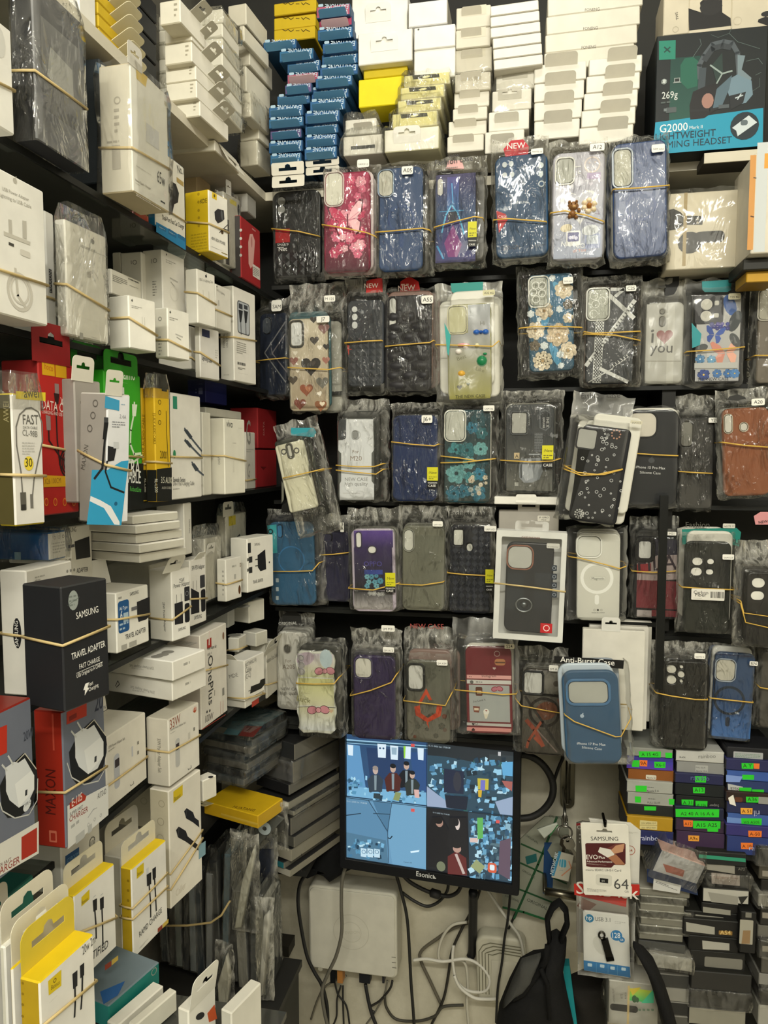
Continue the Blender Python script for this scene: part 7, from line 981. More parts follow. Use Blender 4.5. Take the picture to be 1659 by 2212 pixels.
cab('white and yellow boxed cable scribbled 20w 2m, front one at the lower left', 138, 248, 556, 888, 1640, -.36, [('q', [(268, 880), (342, 815), (342, 905), (272, 960)], 'd3b81c'), ('o', 306, 875, 12, 5, '6a5618'), ('t', 'Baseus', 284, 930, 332, 895, '6a5618', 1.4, 1), ('t', '20w 2m', 462, 735, 534, 660, '5a5852', 2.2), ('q', [(404, 840), (432, 818), (432, 905), (408, 925)], '1f1f21'), ('q', [(446, 795), (470, 775), (470, 845), (448, 865)], '1f1f21'), ('l', [(418, 915), (420, 1000), (416, 1080)], 13, '1f1f21'), ('l', [(460, 855), (458, 950), (452, 1035)], 13, '1f1f21'), ('m', 275, 1000, 320, 960, 4, 'b4b1a8')], band=(1150, 1130, 880), th=.034, tb='d6bf3c', opsL=ICON(128, (890, 950, 1010, 1075)))
cab('white and yellow boxed cable behind the front one, only its yellow top and tab showing', 85, 100, 440, 810, 1620, -.385, Lc='c9a81c', th=.033, tb='e6dfc6', yaw=4)
cab('white boxed cable with a tall pale tab, third from the front at the lower left', 32, 62, 370, 690, 1590, -.40, top='e9e6da', Lc='d3cfc0', th=.033, tb='e4ddc8', yaw=4)
cab('white boxed cable at the lower left edge, with a tall pale tab', -120, 8, 212, 720, 1560, -.415, top='e4e0d2', Lc='c9c5b6', th=.036, tb='ddd7c4', yaw=4)
B('blurry teal carton behind the white cable boxes at the lower left edge', -120, -60, 210, 500, 900, X=-.45, L='1f5a50', R='2f7a6c', wL=.05, sn=False, name='accessory_box', opsR=[('t', 'HELLO', 10, 480, 130, 400, '6aa498', 1.2)])
B('flat teal and blue boxed item lying in front of the cable boxes, bottom left', 556, 612, 902, 1018, 1150, X=-.40, yaw=14, L='2f8a86', R='17756c', T='6d7c84', wL=.12, sn=False, name='accessory_box', opsT=[('q', [(560, 940), (700, 880), (660, 960), (580, 1010)], '2a5a94')])
B('thin white carton leaning beside the teal box, first at the bottom left', 600, 660, 925, 1130, 1230, X=-.385, yaw=16, L='d6d2c4', R='dedacd', T='e6e2d6', sn=False, name='accessory_box', opsR=[('o', 862, 825, 20, 4, '8d8b82')])
B('thin white carton leaning beside the teal box, second at the bottom left', 720, 760, 998, 1130, 1250, X=-.365, yaw=18, L='cfcbbc', R='d3cfc0', T='d9d5c6', sn=False, name='accessory_box')
# bagged flat packs piled in the corner
K(400, 1520, 5.028)
PC = ['4a4f52', '2c2f33', '5d5b55', '383c40', '67645c', '2f3c46', '4a4c48']
for i in range(7):
    b = 900-i*86
    B(f'bagged phone case pack lying flat, {nth(i, 7)} of the near pile in the corner', 200+(i % 3)*14+(20 if i < 3 else 0), 640+(i % 3)*18+(60 if i > 3 else 0), 900+(i % 2)*20, b-80, b, Y=1.13+.004*(i % 2), yaw=14, L=PC[i], R=PC[(i+2) % 7], T='2f4a50' if i == 6 else '3a3f3f', wR=.105, sn=False, mat=GLOSS, wrap=4, name='phone_case_pack', cat='phone case pack', group='bagged packs lying flat in the corner', opsT=[('q', [(580, 350), (650, 240), (835, 250), (740, 365)], '6a2a26'), ('q', [(410, 330), (520, 190), (870, 195), (840, 245), (640, 238), (570, 345)], '4a6a70')] if i == 6 else ())
for i in range(5):
    b = 560-i*76
    B(f'bagged phone case pack lying flat, {nth(i, 5)} of the far pile in the corner', 700, 1000+(i % 2)*20, 1090, b-72, b, Y=1.27, yaw=14, L=PC[(i+3) % 7], R=PC[i], wR=.10, sn=False, mat=GLOSS, wrap=4, name='phone_case_pack', cat='phone case pack', group='bagged packs lying flat, far pile')
B('yellow carton with dark lettering lying on the bagged packs in the corner', 208, 792, 966, 1218, 1362, Y=1.10, yaw=16, L='d3a91c', R='c9a01c', T='e6bc1c', wR=.07, sn=False, name='cable_box', tab=('L', .06, .24, .02, -80, 'e6d9ac', .98), opsT=[('t', 'HUATANG', 512, 1130, 745, 1172, '6a4a14', 1.3, 1)], opsL=[('g', 390, 1215, 790, 1300, 'd9b84c', 'c4a030')])
# phone trays
TR = [(960, 1190, 440, 620, '26282a'), (1000, 1175, 640, 870, '55565a'), (930, 1130, 880, 1000, '1c1c1e'), (950, 1125, 1065, 1160, 'b4b0a2'), (930, 1180, 1165, 1225, '8d8b82'), (950, 1150, 1240, 1440, '3a3a3a'), (900, 1185, 1445, 1570, '55544e'), (910, 1155, 1580, 1720, 'a9a494'), (930, 1075, 1725, 1800, '2f7a84'), (930, 1140, 1805, 1890, 'b4b0a2')]
for i, (a, c, t, b, cl) in enumerate(TR):
    n = len(TR)-1-i
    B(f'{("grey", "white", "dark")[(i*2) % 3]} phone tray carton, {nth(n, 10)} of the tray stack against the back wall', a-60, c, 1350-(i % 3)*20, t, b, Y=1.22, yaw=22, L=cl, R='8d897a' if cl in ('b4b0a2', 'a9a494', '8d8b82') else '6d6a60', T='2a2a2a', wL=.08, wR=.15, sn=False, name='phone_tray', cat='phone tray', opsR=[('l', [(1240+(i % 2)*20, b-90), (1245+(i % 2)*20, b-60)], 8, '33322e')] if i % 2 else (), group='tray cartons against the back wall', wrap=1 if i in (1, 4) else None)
# packs standing on edge in bags
K(0, 1780, 2.592)
ST = [(905, 945, 470, 770), (948, 985, 430, 790), (988, 1022, 400, 800), (1026, 1060, 380, 815), (1064, 1102, 350, 830), (1106, 1148, 300, 850), (1152, 1190, 280, 860), (1194, 1236, 210, 850), (1240, 1278, 170, 830), (1284, 1330, 420, 880), (1336, 1395, 380, 920), (1400, 1440, 430, 930), (1444, 1492, 470, 960)]
SC_ = ['2c3338', '33302c', '6a706c', '26282b', '7a8084', '2f3840', '85888a', '2a2c2e', '5a6a70', '303030', '87857c', '4a4c4a', '9d9b90']  # alternate packs paler, painted in for the bright shine of bag folds
for i, (a, c, t, b) in enumerate(ST):
    B(f'bagged phone case pack standing on edge, {("first", "second", "third", "fourth", "fifth", "sixth", "seventh", "eighth", "ninth", "tenth", "eleventh", "twelfth", "last")[i]} from the left of the upright row', a, c, c+10, t, b, Y=1.10+.002*(i % 2), L=SC_[i], R='3a3c3e', wR=.08, sn=False, mat=GLOSS, wrap=2, tilt=(.0, .02*((i*3) % 5-2)), name='phone_case_pack', cat='phone case pack', group='bagged packs standing on edge')
BP = [ony(x, y, 1.094) for x, y, i in ((900, 570, 0), (1050, 568, 3.6), (1180, 552, 6.5), (1240, 510, 8), (1278, 445, 9))]
q = bandloop([tuple(v) for v in BP]+[(v.x, v.y+.09, v.z) for v in BP[::-1]], None, .0014)
tag(q, 'yellow rubber band around the upright row of bagged packs', 'rubber band')
def hangbag(label, pts, Y, col, th=.012, extra=None, name='hanging_pack'):
    ps = [ony(x, y, Y) for x, y in pts]; c = sum(ps, Vector())/len(ps); zb = min(p.z for p in ps); o = root(name, (c.x, Y, zb), label, 'phone case pack')
    lp = [(round(p.x-c.x, 5), round(p.z-zb, 5)) for p in ps]; vs, fs = plate([lp], th, .002, 1); m = MB(); m.shape(vs, fs, col); m.build('phone_case', GLOSS, o, True)
    x0, x1, z1 = min(a for a, b in lp), max(a for a, b in lp), max(b for a, b in lp); m = MB(); pillow(m, x0-.006, x1+.006, -.006, z1+.02, th+.003, z1, len(label), .004, 10, 16); m.build('plastic_bag', BAG, o, True)
    return o
hangbag('navy phone case pack in a clear bag hanging in the corner under the yellow carton', [(1425, 180), (1520, 90), (1530, 270), (1500, 380), (1430, 400), (1400, 330)], 1.17, '1c2438')
hangbag('white strip of phone case pack hanging beside the navy one in the corner', [(1350, 330), (1420, 130), (1425, 180), (1395, 330), (1350, 580), (1310, 590)], 1.085, 'b9b7a8')
hangbag('blue phone case pack end with a white tag, hanging in the corner', [(1305, 150), (1355, 105), (1345, 180), (1320, 250), (1300, 245)], 1.14, '2c4a5c')
hangbag('white card pack standing low in the corner, in front of the upright row', [(1215, 900), (1265, 740), (1285, 860), (1270, 1040), (1225, 1060)], 1.08, 'c4c1b2')
hangbag('clear tube of white cards at the right end of the upright row', [(1445, 980), (1475, 520), (1500, 500), (1505, 560), (1470, 960)], 1.08, 'b4b2a8')
K(400, 1520, 5.028)
hangbag('clear bag with a pale blue round hang hole under the yellow carton', [(740, 1370), (960, 1190), (1075, 1250), (800, 1540)], 1.16, '5a5c58', .004)
m = MB(); c = ony(862, 1355, 1.155); m.shape([(c.x+p[0], 1.1545+p[1], c.z+p[2]) for p in plate([circ(0, 0, .0115), circ(0, 0, .004)[::-1]], .001)[0]], plate([circ(0, 0, .0115), circ(0, 0, .004)[::-1]], .001)[1], 'a4b0b4'); o = m.build('hang_ring_label', PRINT, [q for q in bpy.data.objects if q.get('label', '').startswith('clear bag with a pale')][0]); o.matrix_parent_inverse = Matrix.Translation(-o.parent.location)
K(0, 1780, 2.592)
B('white carton with a long slot tab, leaning at the bottom behind the upright row', 1000, 1060, 1215, 1050, 1330, X=-.30, yaw=14, L='d9d5c8', R='e4e1d6', sn=False, tab=('R', .5, .95, .03, -10, 'e4e1d6'), name='accessory_box', opsR=[('q', [(1160, 1060), (1200, 1010), (1215, 1090), (1170, 1110)], 'c4562c'), ('e', 1120, 1075, 40, 18, -30, '2a2a2a')])
B('grey white carton beside the slot tab carton at the bottom', 1240, 1300, 1470, 1060, 1345, X=-.26, yaw=16, L='c4c1b4', R='d3d0c4', T='cfccc0', sn=False, name='accessory_box')

# ---------------------------------------------------------------- monitor, recorder, router, cables, bags on the wall
K(560, 1560, 2.765)
pa = ony(480, 870, 1.27); pb = ony(1550, 1020, 1.245)
yw = math.atan2(pb.y-pa.y, pb.x-pa.x); Wm = (Vector((pb.x-pa.x, pb.y-pa.y))).length; Hm = ony(480, 45, 1.27).z-pa.z+.006
o = root('monitor', pa, 'black flat monitor showing four blue security camera views', 'monitor', None, (0, 0, yw)); MM = Matrix.Translation(pa) @ Matrix.Rotation(yw, 4, 'Z')
vs, fs = plate([rrect(0, 0, Wm, Hm, .004), rrect(.0115, .019, Wm-.0125, Hm-.013, .0005, 1)[::-1]], .018, .0015); m = MB(); m.shape(vs, fs, '16171a'); m.build('bezel', SATIN, o, True)
m = MB(); m.box((.004, .010, .004), (Wm-.004, .035, Hm-.004), '141416'); m.build('back_shell', SATIN, o)
m = MB(); fm = Face((0, .0095, 0), (1, 0, 0), (0, 0, 1), MM)
def mnum(x0, y0, x1, y1): return [('t', '15-11-2025 Sat 17:08:38', x0, y0, x1, y1, 'a9bcc4', 1.0)]
rs = random.Random(11)
def clutter(poly, n, cols, s=(8, 26)):
    out = []
    x0, y0, x1, y1 = poly
    for _ in range(n):
        x, y = rs.uniform(x0, x1), rs.uniform(y0, y1); w_, h_ = rs.uniform(*s), rs.uniform(*s); a = rs.uniform(-.5, .5)
        out.append(('q', [(x+w_*math.cos(a+k)*.7, y+h_*math.sin(a+k)*.7) for k in (.8, 2.3, 3.9, 5.5)], rs.choice(cols)))
    return out
BLU = ['6fa8c8', '8abcd4', '4f88a8', '2c5068', '3f7090', 'a9ccd9', '5f94b0', '1f3a4c']
def fig(x, y, s, coat, face='b49a8a', hair='15181c'):
    return [('q', [(x-40*s, y+150*s), (x-46*s, y+70*s), (x-22*s, y+42*s), (x+22*s, y+42*s), (x+46*s, y+70*s), (x+42*s, y+150*s)], coat), ('q', [(x-8*s, y+46*s), (x+8*s, y+46*s), (x+6*s, y+140*s), (x-6*s, y+140*s)], '7a8a90'), ('e', x, y+15*s, 17*s, 25*s, 0, face), ('e', x, y, 18*s, 14*s, 0, hair), ('l', [(x-44*s, y+80*s), (x-30*s, y+150*s)], 14*s, coat), ('l', [(x+44*s, y+80*s), (x+26*s, y+150*s)], 14*s, coat)]
draw(m, fm, [('q', [(518, 60), (1525, 150), (1508, 958), (516, 812)], '1c2c3a'),
  ('q', [(518, 70), (1005, 112), (1003, 498), (518, 440)], '2c4a6c'), ('q', [(518, 100), (1005, 140), (1005, 160), (518, 125)], '8ab4cc'), ('q', [(518, 130), (600, 140), (640, 420), (518, 430)], '5a8cb4'), ('q', [(640, 150), (870, 170), (860, 360), (660, 330)], '243a5c'), ('q', [(560, 385), (1000, 420), (1003, 496), (518, 438)], '6fa4c4'), ('q', [(900, 180), (1003, 180), (1003, 420), (930, 400)], '2a4a78'), ('l', [(518, 115), (1003, 150)], 12, '2a4a60')]
 +[('q', [(x, y), (x+w_, y+4), (x+w_-2, y+h_), (x+4, y+h_-4)], 'c9dae4') for x, y, w_, h_ in ((706, 128, 52, 86), (782, 138, 48, 88), (862, 142, 44, 78), (945, 152, 38, 76), (528, 134, 34, 66))]+[('c', 722, 155, 6, '2c4a6c'), ('c', 742, 156, 6, '2c4a6c'), ('q', [(790, 150), (822, 152), (820, 195), (792, 192)], '8aa4b4'), ('q', [(862, 142), (875, 143), (872, 215), (864, 214)], '8ac43c')]
 +clutter((525, 330, 640, 430), 26, BLU)+clutter((680, 410, 995, 480), 30, BLU)+fig(880, 245, .95, '15191f')+fig(915, 300, .9, '2a3230')+fig(800, 260, 1, '4a2420')+fig(695, 272, .95, '2f3c48', 'b4a094', '8a8078')+[('q', [(815, 415), (850, 420), (835, 470), (800, 460)], '7f8a5a'), ('q', [(685, 422), (725, 425), (722, 458), (683, 452)], '2c3a40'), ('q', [(925, 400), (955, 402), (958, 452), (930, 448)], 'c9a49c')]
 +[('q', [(1005, 118), (1524, 165), (1516, 556), (1003, 500)], '2c4654'), ('q', [(1005, 118), (1524, 165), (1522, 225), (1300, 240), (1120, 205), (1005, 195)], '252c30'), ('q', [(1375, 190), (1522, 200), (1520, 240), (1370, 235)], '2f383c')]+clutter((1020, 215, 1510, 545), 150, BLU+['1c2c36', '26404c', '2f5a54'], (10, 34))+[('q', [(1105, 272), (1225, 290), (1222, 425), (1105, 415)], '20283c'), ('e', 1185, 350, 24, 60, 0, '30333c'), ('q', [(1003, 378), (1180, 512), (1005, 498)], '8d9cb4'), ('q', [(1110, 430), (1250, 440), (1240, 520), (1120, 505)], '1a2230'), ('q', [(1305, 330), (1372, 335), (1370, 400), (1308, 395)], 'b4a83c'), ('q', [(1324, 340), (1352, 342), (1350, 405), (1322, 402)], '6a6cb4'), ('q', [(1308, 400), (1332, 402), (1328, 445), (1310, 440)], 'c4a02c'), ('q', [(1410, 470), (1516, 440), (1514, 552), (1440, 545)], '8a9cb4'), ('q', [(1450, 345), (1514, 350), (1510, 408), (1470, 380)], '9a5a54'), ('q', [(1450, 235), (1516, 232), (1514, 318), (1455, 312)], '5a9cc4'), ('r', 1428, 172, 1444, 198, 'b4b4b4')]
 +[('q', [(518, 440), (1003, 498), (1000, 880), (516, 812)], '5f8cab'), ('q', [(518, 445), (660, 462), (770, 640), (770, 830), (516, 812)], '547f9d'), ('q', [(680, 465), (790, 478), (772, 660), (740, 610)], '47708d'), ('q', [(790, 478), (1003, 500), (1000, 880), (800, 850), (772, 680)], '6796b4'), ('l', [(655, 462), (770, 648)], 4, '22384a'), ('l', [(795, 475), (770, 640), (775, 835)], 4, '2a4458'), ('l', [(518, 552), (610, 540)], 5, '1a2c3a'), ('l', [(685, 540), (785, 545)], 4, '1a2c3a'), ('l', [(772, 685), (785, 690), (797, 675)], 6, '10202c'), ('q', [(516, 650), (760, 700), (775, 838), (516, 812)], '4a7088'), ('q', [(905, 765), (960, 758), (955, 770), (908, 775)], 'c9e0ea'), ('t', 'Camera 03', 866, 832, 914, 838, '22384a')]+clutter((520, 690, 750, 800), 40, BLU)+[('q', [(x, 745+k), (x+34, 750+k), (x+34, 800+k), (x, 795+k)], 'b4cfdc') for x, k in ((610, 0), (650, 2), (690, 4))]+[('o', x, 768, 12, 3, '3f6a84') for x in (628, 668, 706)]
 +[('q', [(1003, 500), (1516, 556), (1507, 956), (1000, 880)], '2a3f4c'), ('q', [(1003, 505), (1250, 530), (1256, 910), (1000, 880)], '1a1c20')]+clutter((1265, 560, 1505, 925), 190, BLU+['2f4a58', '4f6a74', '7fa4b4'], (12, 34))+[('q', [(1035, 560), (1090, 555), (1140, 640), (1135, 870), (1010, 850), (1005, 640)], '131418'), ('q', [(1140, 560), (1240, 560), (1256, 800), (1180, 880), (1130, 720)], '17181c'), ('e', 1080, 590, 22, 26, 0, '9a7a6c'), ('e', 1072, 578, 26, 20, 0, '131215'), ('e', 1188, 600, 14, 34, 0, 'c9bcb4'), ('e', 1178, 585, 18, 26, 0, '14151a'), ('q', [(1130, 790), (1180, 760), (1240, 800), (1245, 905), (1130, 895)], '5a2424'), ('e', 1185, 745, 24, 24, 0, 'a9887a'), ('e', 1180, 720, 30, 22, 0, '17181a'), ('l', [(1180, 780), (1225, 890)], 16, 'b4a49c'), ('e', 1090, 850, 26, 30, 0, '6a7058'), ('q', [(1300, 808), (1352, 850), (1320, 893), (1265, 850)], '8a9468'), ('R', 1368, 825, 1420, 892, 'c4583c', .3), ('R', 1380, 838, 1408, 875, 'd0dce0', .3), ('q', [(1262, 680), (1312, 680), (1308, 708), (1262, 706)], 'c9b0a8'), ('q', [(1305, 560), (1340, 560), (1340, 680), (1308, 690)], '5aa454'), ('q', [(1440, 700), (1505, 680), (1500, 930), (1430, 890)], '5a4a58')]
 +[('q', [(x-11, y-10), (x+11, y-8), (x+11, y+10), (x-11, y+8)], 'c9504c') for x, y in ((922, 516), (1428, 584), (922, 130))]+mnum(1015, 136, 1145, 150)+mnum(530, 466, 650, 480)+mnum(1042, 532, 1140, 546)+[('l', [(1004, 118), (1002, 880)], 3, '10181e'), ('l', [(517, 440), (1003, 499), (1516, 556)], 3, '10181e')])
m.build('screen', SCREEN, o)
prints(Face((0, -.0002, 0), (1, 0, 0), (0, 0, 1), MM), [('t', 'Esonic', 938, 918, 1034, 934, 'd3d4d2', 1.1, 1), ('q', [(1037, 912), (1043, 913), (1043, 920), (1049, 921), (1049, 928), (1056, 929), (1056, 936), (1037, 934)], 'b9bab8')], o, None, 'bezel_lettering')
def tag_tube(name, label, cat, pts, r, col, mat=None, n=8, group=None, closed=False):
    P = [Vector(p) for p in pts]; S_ = []
    for i in range(len(P)-1):                        # Catmull-Rom through the points
        a, b, c, d = P[max(i-1, 0)], P[i], P[i+1], P[min(i+2, len(P)-1)]
        for k in range(6):
            t = k/6; S_.append(.5*((2*b)+(c-a)*t+(2*a-5*b+4*c-d)*t*t+(3*b-a-3*c+d)*t*t*t))
    S_.append(P[-1]); base = min(S_, key=lambda p: p.z).copy(); m = MB(); m.tube([p-base for p in S_], r, col, n)
    o = m.build(name, mat or SATIN, None, True); o.location = base; return tag(o, label, cat, group)
q = tag_tube('support_arm', 'x', 'x', [ony(1278, 1010, 1.31), ony(1276, 1200, 1.36), ony(1272, 1360, 1.405), ony(1262, 1400, 1.41)], .0085, '17181a')
q.parent = o; q.matrix_parent_inverse = MM.inverted(); del q['label'], q['category']
m = MB(); m.box((-.05, 0, -.04), (.06, .13, .04), '151618'); q = m.build('mount_block', SATIN, o); q.location = (Wm*.5, .03, Hm*.45)
K(560, 1840, 2.765)
# recorder
f0 = ony(300, 692, 1.365); f1 = ony(825, 762, 1.365); f3 = ony(270, 195, 1.365); W3 = (f1-f0).length; H3 = (f3-f0).length; rl = math.atan2(-(f1.z-f0.z), f1.x-f0.x)
o = root('video_recorder', f0, 'white square video recorder box hung on the wall below the monitor', 'video recorder', None, (0, rl, 0)); M4 = Matrix.Translation(f0) @ Matrix.Rotation(rl, 4, 'Y')
vs, fs = plate([rrect(0, 0, W3, H3, .012, 6)], .052, .004); m = MB(); m.shape(vs, fs, 'c4c1b2'); m.build('housing', CARD, o, False)
vs, fs = plate([rrect(.004, .004, W3-.004, H3-.004, .010, 6)], .003, .001); m = MB(); m.shape([(x, y-.0022, z) for x, y, z in vs], fs, 'c9c6b8'); m.build('front_cover', CARD, o)
prints(Face((0, -.0023, 0), (1, 0, 0), (0, 0, 1), M4), [('o', 548, 480, 105, 3, 'b0ad9e'), ('o', 548, 480, 62, 5, 'b9b6a8'), ('t', 'EVISION', 515, 492, 600, 488, 'b4b1a2', 1, 1)]+[('R', x, y, x+26, y+8, '77756a', .4) for x, y in ((790, 626), (792, 657), (794, 688))]+[('e', 365, 700, 14, 12, 0, 'aaa796')], o)
m = MB()
for x, w_, cl in ((445, 34, '17181a'), (488, 36, 'a9743c'), (634, 70, '1d1e22'), (745, 14, '26262a')):
    p = ony(x, 735, 1.385); a = M4.inverted() @ p; ww = w_/KS*1.385/F_PX; m.box((a.x-ww/2, .012, a.z-.012), (a.x+ww/2, .03, .004), cl)
m.build('connectors', SATIN, o)
# cables on the wall
def wc(name, label, pts, r, col, Y=1.40, grp=None, dy=0): return tag_tube(name, label, 'cable', [ony(x, y, Y-dy*(i % 2)) for i, (x, y) in enumerate(pts)], r, col, RUBBER, 7)
wc('power_cable', 'black power cable curving down along the left side of the white recorder', [(380, 90), (290, 130), (245, 190), (232, 300), (250, 450), (285, 620), (330, 720), (375, 800), (405, 920), (410, 1040)], .0036, '151515', 1.345)
wc('signal_cable', 'grey cable hanging across the front of the white recorder', [(525, 60), (495, 170), (490, 320), (492, 480), (460, 620), (410, 730), (375, 830), (390, 960), (410, 1040)], .0034, '5f5c52', 1.30)
wc('power_cable', 'long straight black cable hanging right of the white recorder', [(810, 110), (845, 230), (880, 380), (895, 560), (905, 760), (920, 960), (925, 1040)], .0032, '171715', 1.37)
wc('monitor_cable', 'black monitor cable with a ferrite lump, looping under the monitor', [(850, 130), (900, 180), (980, 225), (1050, 250), (1130, 265), (1185, 240), (1210, 190)], .0038, '171717', 1.36)
m = MB(); a, b = ony(1018, 240, 1.36), ony(1085, 262, 1.36); m.tube([a-a, (b-a)*.12, (b-a)*.88, b-a], [.004, .0085, .0085, .004], '1c1c1c', 10); q = m.build('ferrite_lump', RUBBER, bpy.data.objects['monitor_cable'], True); q.matrix_parent_inverse = Matrix.Translation(-q.parent.location); q.location = a
wc('monitor_cable', 'thin black cable in a lower loop under the monitor', [(850, 240), (920, 290), (1000, 325), (1070, 300), (1120, 240), (1130, 180)], .003, '1d1d1b', 1.39)
for i, (pts, r, cl, lb) in enumerate((([(450, 770), (470, 850), (520, 920), (540, 1040)], .002, '1a1a1a', 'thin black lead from the recorder, leftmost'), ([(488, 800), (465, 880), (462, 980), (440, 1040)], .002, '26241f', 'thin dark lead from the gold plug of the recorder'), ([(500, 800), (500, 900), (505, 1040)], .002, '1c1c1a', 'thin straight lead from the recorder'), ([(634, 790), (650, 880), (670, 960), (700, 1040)], .0036, '1b1b1d', 'thick black video lead from the middle of the recorder'), ([(795, 770), (780, 820), (720, 890), (660, 930), (690, 960)], .0024, '26241f', 'dark lead curving left under the recorder corner'), ([(765, 770), (745, 860), (690, 960), (640, 1030)], .002, '6d6a5e', 'grey lead crossing under the recorder'), ([(750, 860), (760, 930), (820, 1000), (950, 1010), (1050, 980), (1100, 925), (1220, 915)], .0028, '3a382f', 'grey brown lead sagging along the bottom of the wall'), ([(520, 740), (400, 800), (350, 880), (310, 1000)], .0022, '6a6658', 'thin grey lead drooping left under the recorder'))):
    wc('recorder_lead', lb, pts, r, cl, 1.395+.002*(i % 3))
wc('wall_cable', 'dark cable running diagonally from the pole down to the bottom', [(1325, 210), (1280, 330), (1200, 480), (1150, 600), (1130, 730), (1100, 880), (1030, 1030)], .0028, '26231d', 1.40)
wc('wall_cable', 'grey brown cable bending left beside the pole', [(1245, 425), (1150, 460), (1060, 520), (970, 590), (965, 650), (1020, 770), (1090, 920)], .0032, '5a5548', 1.405)
wc('network_cable', 'white network cable with a clear plug, looping in front of the router', [(920, 648), (1000, 640), (1100, 655), (1230, 640), (1320, 680), (1375, 760), (1350, 830), (1250, 830), (1180, 770), (1155, 650), (1160, 560)], .003, 'cfccc0', 1.37)
wc('network_cable', 'white network cable curling up to the pole', [(1240, 420), (1150, 440), (1090, 520), (1070, 620), (1100, 655), (1220, 655), (1245, 780), (1240, 900), (1250, 1030)], .003, 'bab6a6', 1.385)
wc('network_cable', 'white network cable running to the lower bag', [(1165, 740), (1200, 810), (1280, 870), (1360, 880), (1430, 878)], .0032, 'd3d0c4', 1.365)
wc('network_cable', 'white cable hanging from the monitor to the router', [(1355, 220), (1430, 330), (1500, 430), (1555, 510), (1580, 620)], .003, 'b4b1a4', 1.36)
wc('wall_cable', 'thin black cable hanging in front of the white router', [(1500, 240), (1485, 400), (1465, 520), (1450, 660), (1425, 820), (1415, 1020)], .0024, '141412', 1.35)
wc('wall_cable', 'thin black cable behind the printed packaging, down to the router', [(1600, 250), (1540, 350), (1480, 480), (1470, 500)], .0024, '1c1c18', 1.40)
# router
K(560, 1840, 2.765)
c0 = ony(1300, 900, 1.37); c1 = ony(1600, 900, 1.37); Wr = c1.x-c0.x; Hr = ony(1300, 500, 1.37).z-c0.z
o = root('router', c0, 'white router with curved ribs hung on the wall beside the dark bag', 'router', None, (0, -.03, 0))
vs, fs = plate([rrect(0, 0, Wr, Hr, .02, 6)], .035, .006, 3); m = MB(); m.shape(vs, fs, 'b9b5a2'); m.build('housing', CARD, o, True)
m = MB()
for k in range(4):
    d = .006+k*.006; m.tube([(d, -.0008, .02), (d, -.0008, Hr-.03-d*.2), (d+.008, -.0008, Hr-.012-d), (d+.022, -.0008, Hr-.006-d), (Wr-.01, -.0008, Hr-.009-d)], .0009, '6d6a58', 5)
m.build('rib', SATIN, o)
m = MB(); m.box((.03, -.003, .01), (Wr-.005, 0, Hr-.045), 'bdb9a8'); m.build('front_cover', CARD, o)
# printed ORIGINAL packaging
K(1090, 1600, 2.916)
pq = [(100, 620), (250, 480), (400, 480), (420, 900), (270, 1130), (-10, 1050), (-20, 920)]
ps = [ony(x, y, 1.385) for x, y in pq]; cc = sum(ps, Vector())/len(ps); zb = min(p.z for p in ps)
o = root('packing_sheet', (cc.x, 1.385, zb), 'green gridded white packing sheet printed ORIGINAL hanging behind the keys', 'packing sheet'); vs, fs = plate([[(round(p.x-cc.x, 5), round(p.z-zb, 5)) for p in ps]], .003); m = MB(); m.shape(vs, fs, '8d8f7f'); m.build('sheet', PAPER, o)
g = Face((0, -.0002, 0), (1, 0, 0), (0, 0, 1), Matrix.Translation((cc.x, 1.385, zb)))
prints(g, [('l', [(330, 480), (210, 780), (60, 1120)], 14, '1f4a2c'), ('l', [(105, 650), (240, 710), (400, 790)], 11, '1f4a2c'), ('l', [(100, 770), (210, 820), (390, 900)], 11, '1f4a2c'), ('l', [(0, 900), (130, 950), (330, 1030)], 11, '1f4a2c'), ('l', [(-10, 1050), (120, 1080), (270, 1130)], 14, '1f5a34'), ('t', 'ORIGINAL', 110, 820, 190, 868, '4a4f44', 1, 1), ('t', 'ORIGINAL', 138, 1008, 268, 1068, '4a4f44', 1, 1), ('t', 'ORIGINAL', 0, 980, 92, 1020, '4a4f44', 1, 1), ('t', 'ORIGINAL', 280, 480, 380, 500, '4a4f44', 1, 1), ('t', 'ORIGINAL', 130, 600, 210, 650, '4a4f44', 1, 1), ('q', [(130, 730), (200, 710), (205, 760), (140, 780)], '1f5a5a'), ('q', [(270, 690), (300, 640), (250, 640), (240, 960), (300, 985), (310, 760)], '1c3f6a')], o)
m = MB(); a = [ony(x, y, 1.33) for x, y in ((205, 560), (330, 520), (340, 545), (250, 620))]; cc2 = a[0]; o2 = root('plastic_bag_end', cc2, 'crumpled white and green bag corner hooked above the keys', 'plastic bag'); vs, fs = plate([[(round(p.x-cc2.x, 5), round(p.z-cc2.z, 5)) for p in a]], .006, .002); m.shape(vs, fs, 'b9bdb0'); m.build('bag_corner', PAPER, o2, True); prints(Face((0, -.0002, 0), (1, 0, 0), (0, 0, 1), Matrix.Translation(cc2)), [('l', [(285, 600), (335, 530)], 6, '2a6a3a')], o2)
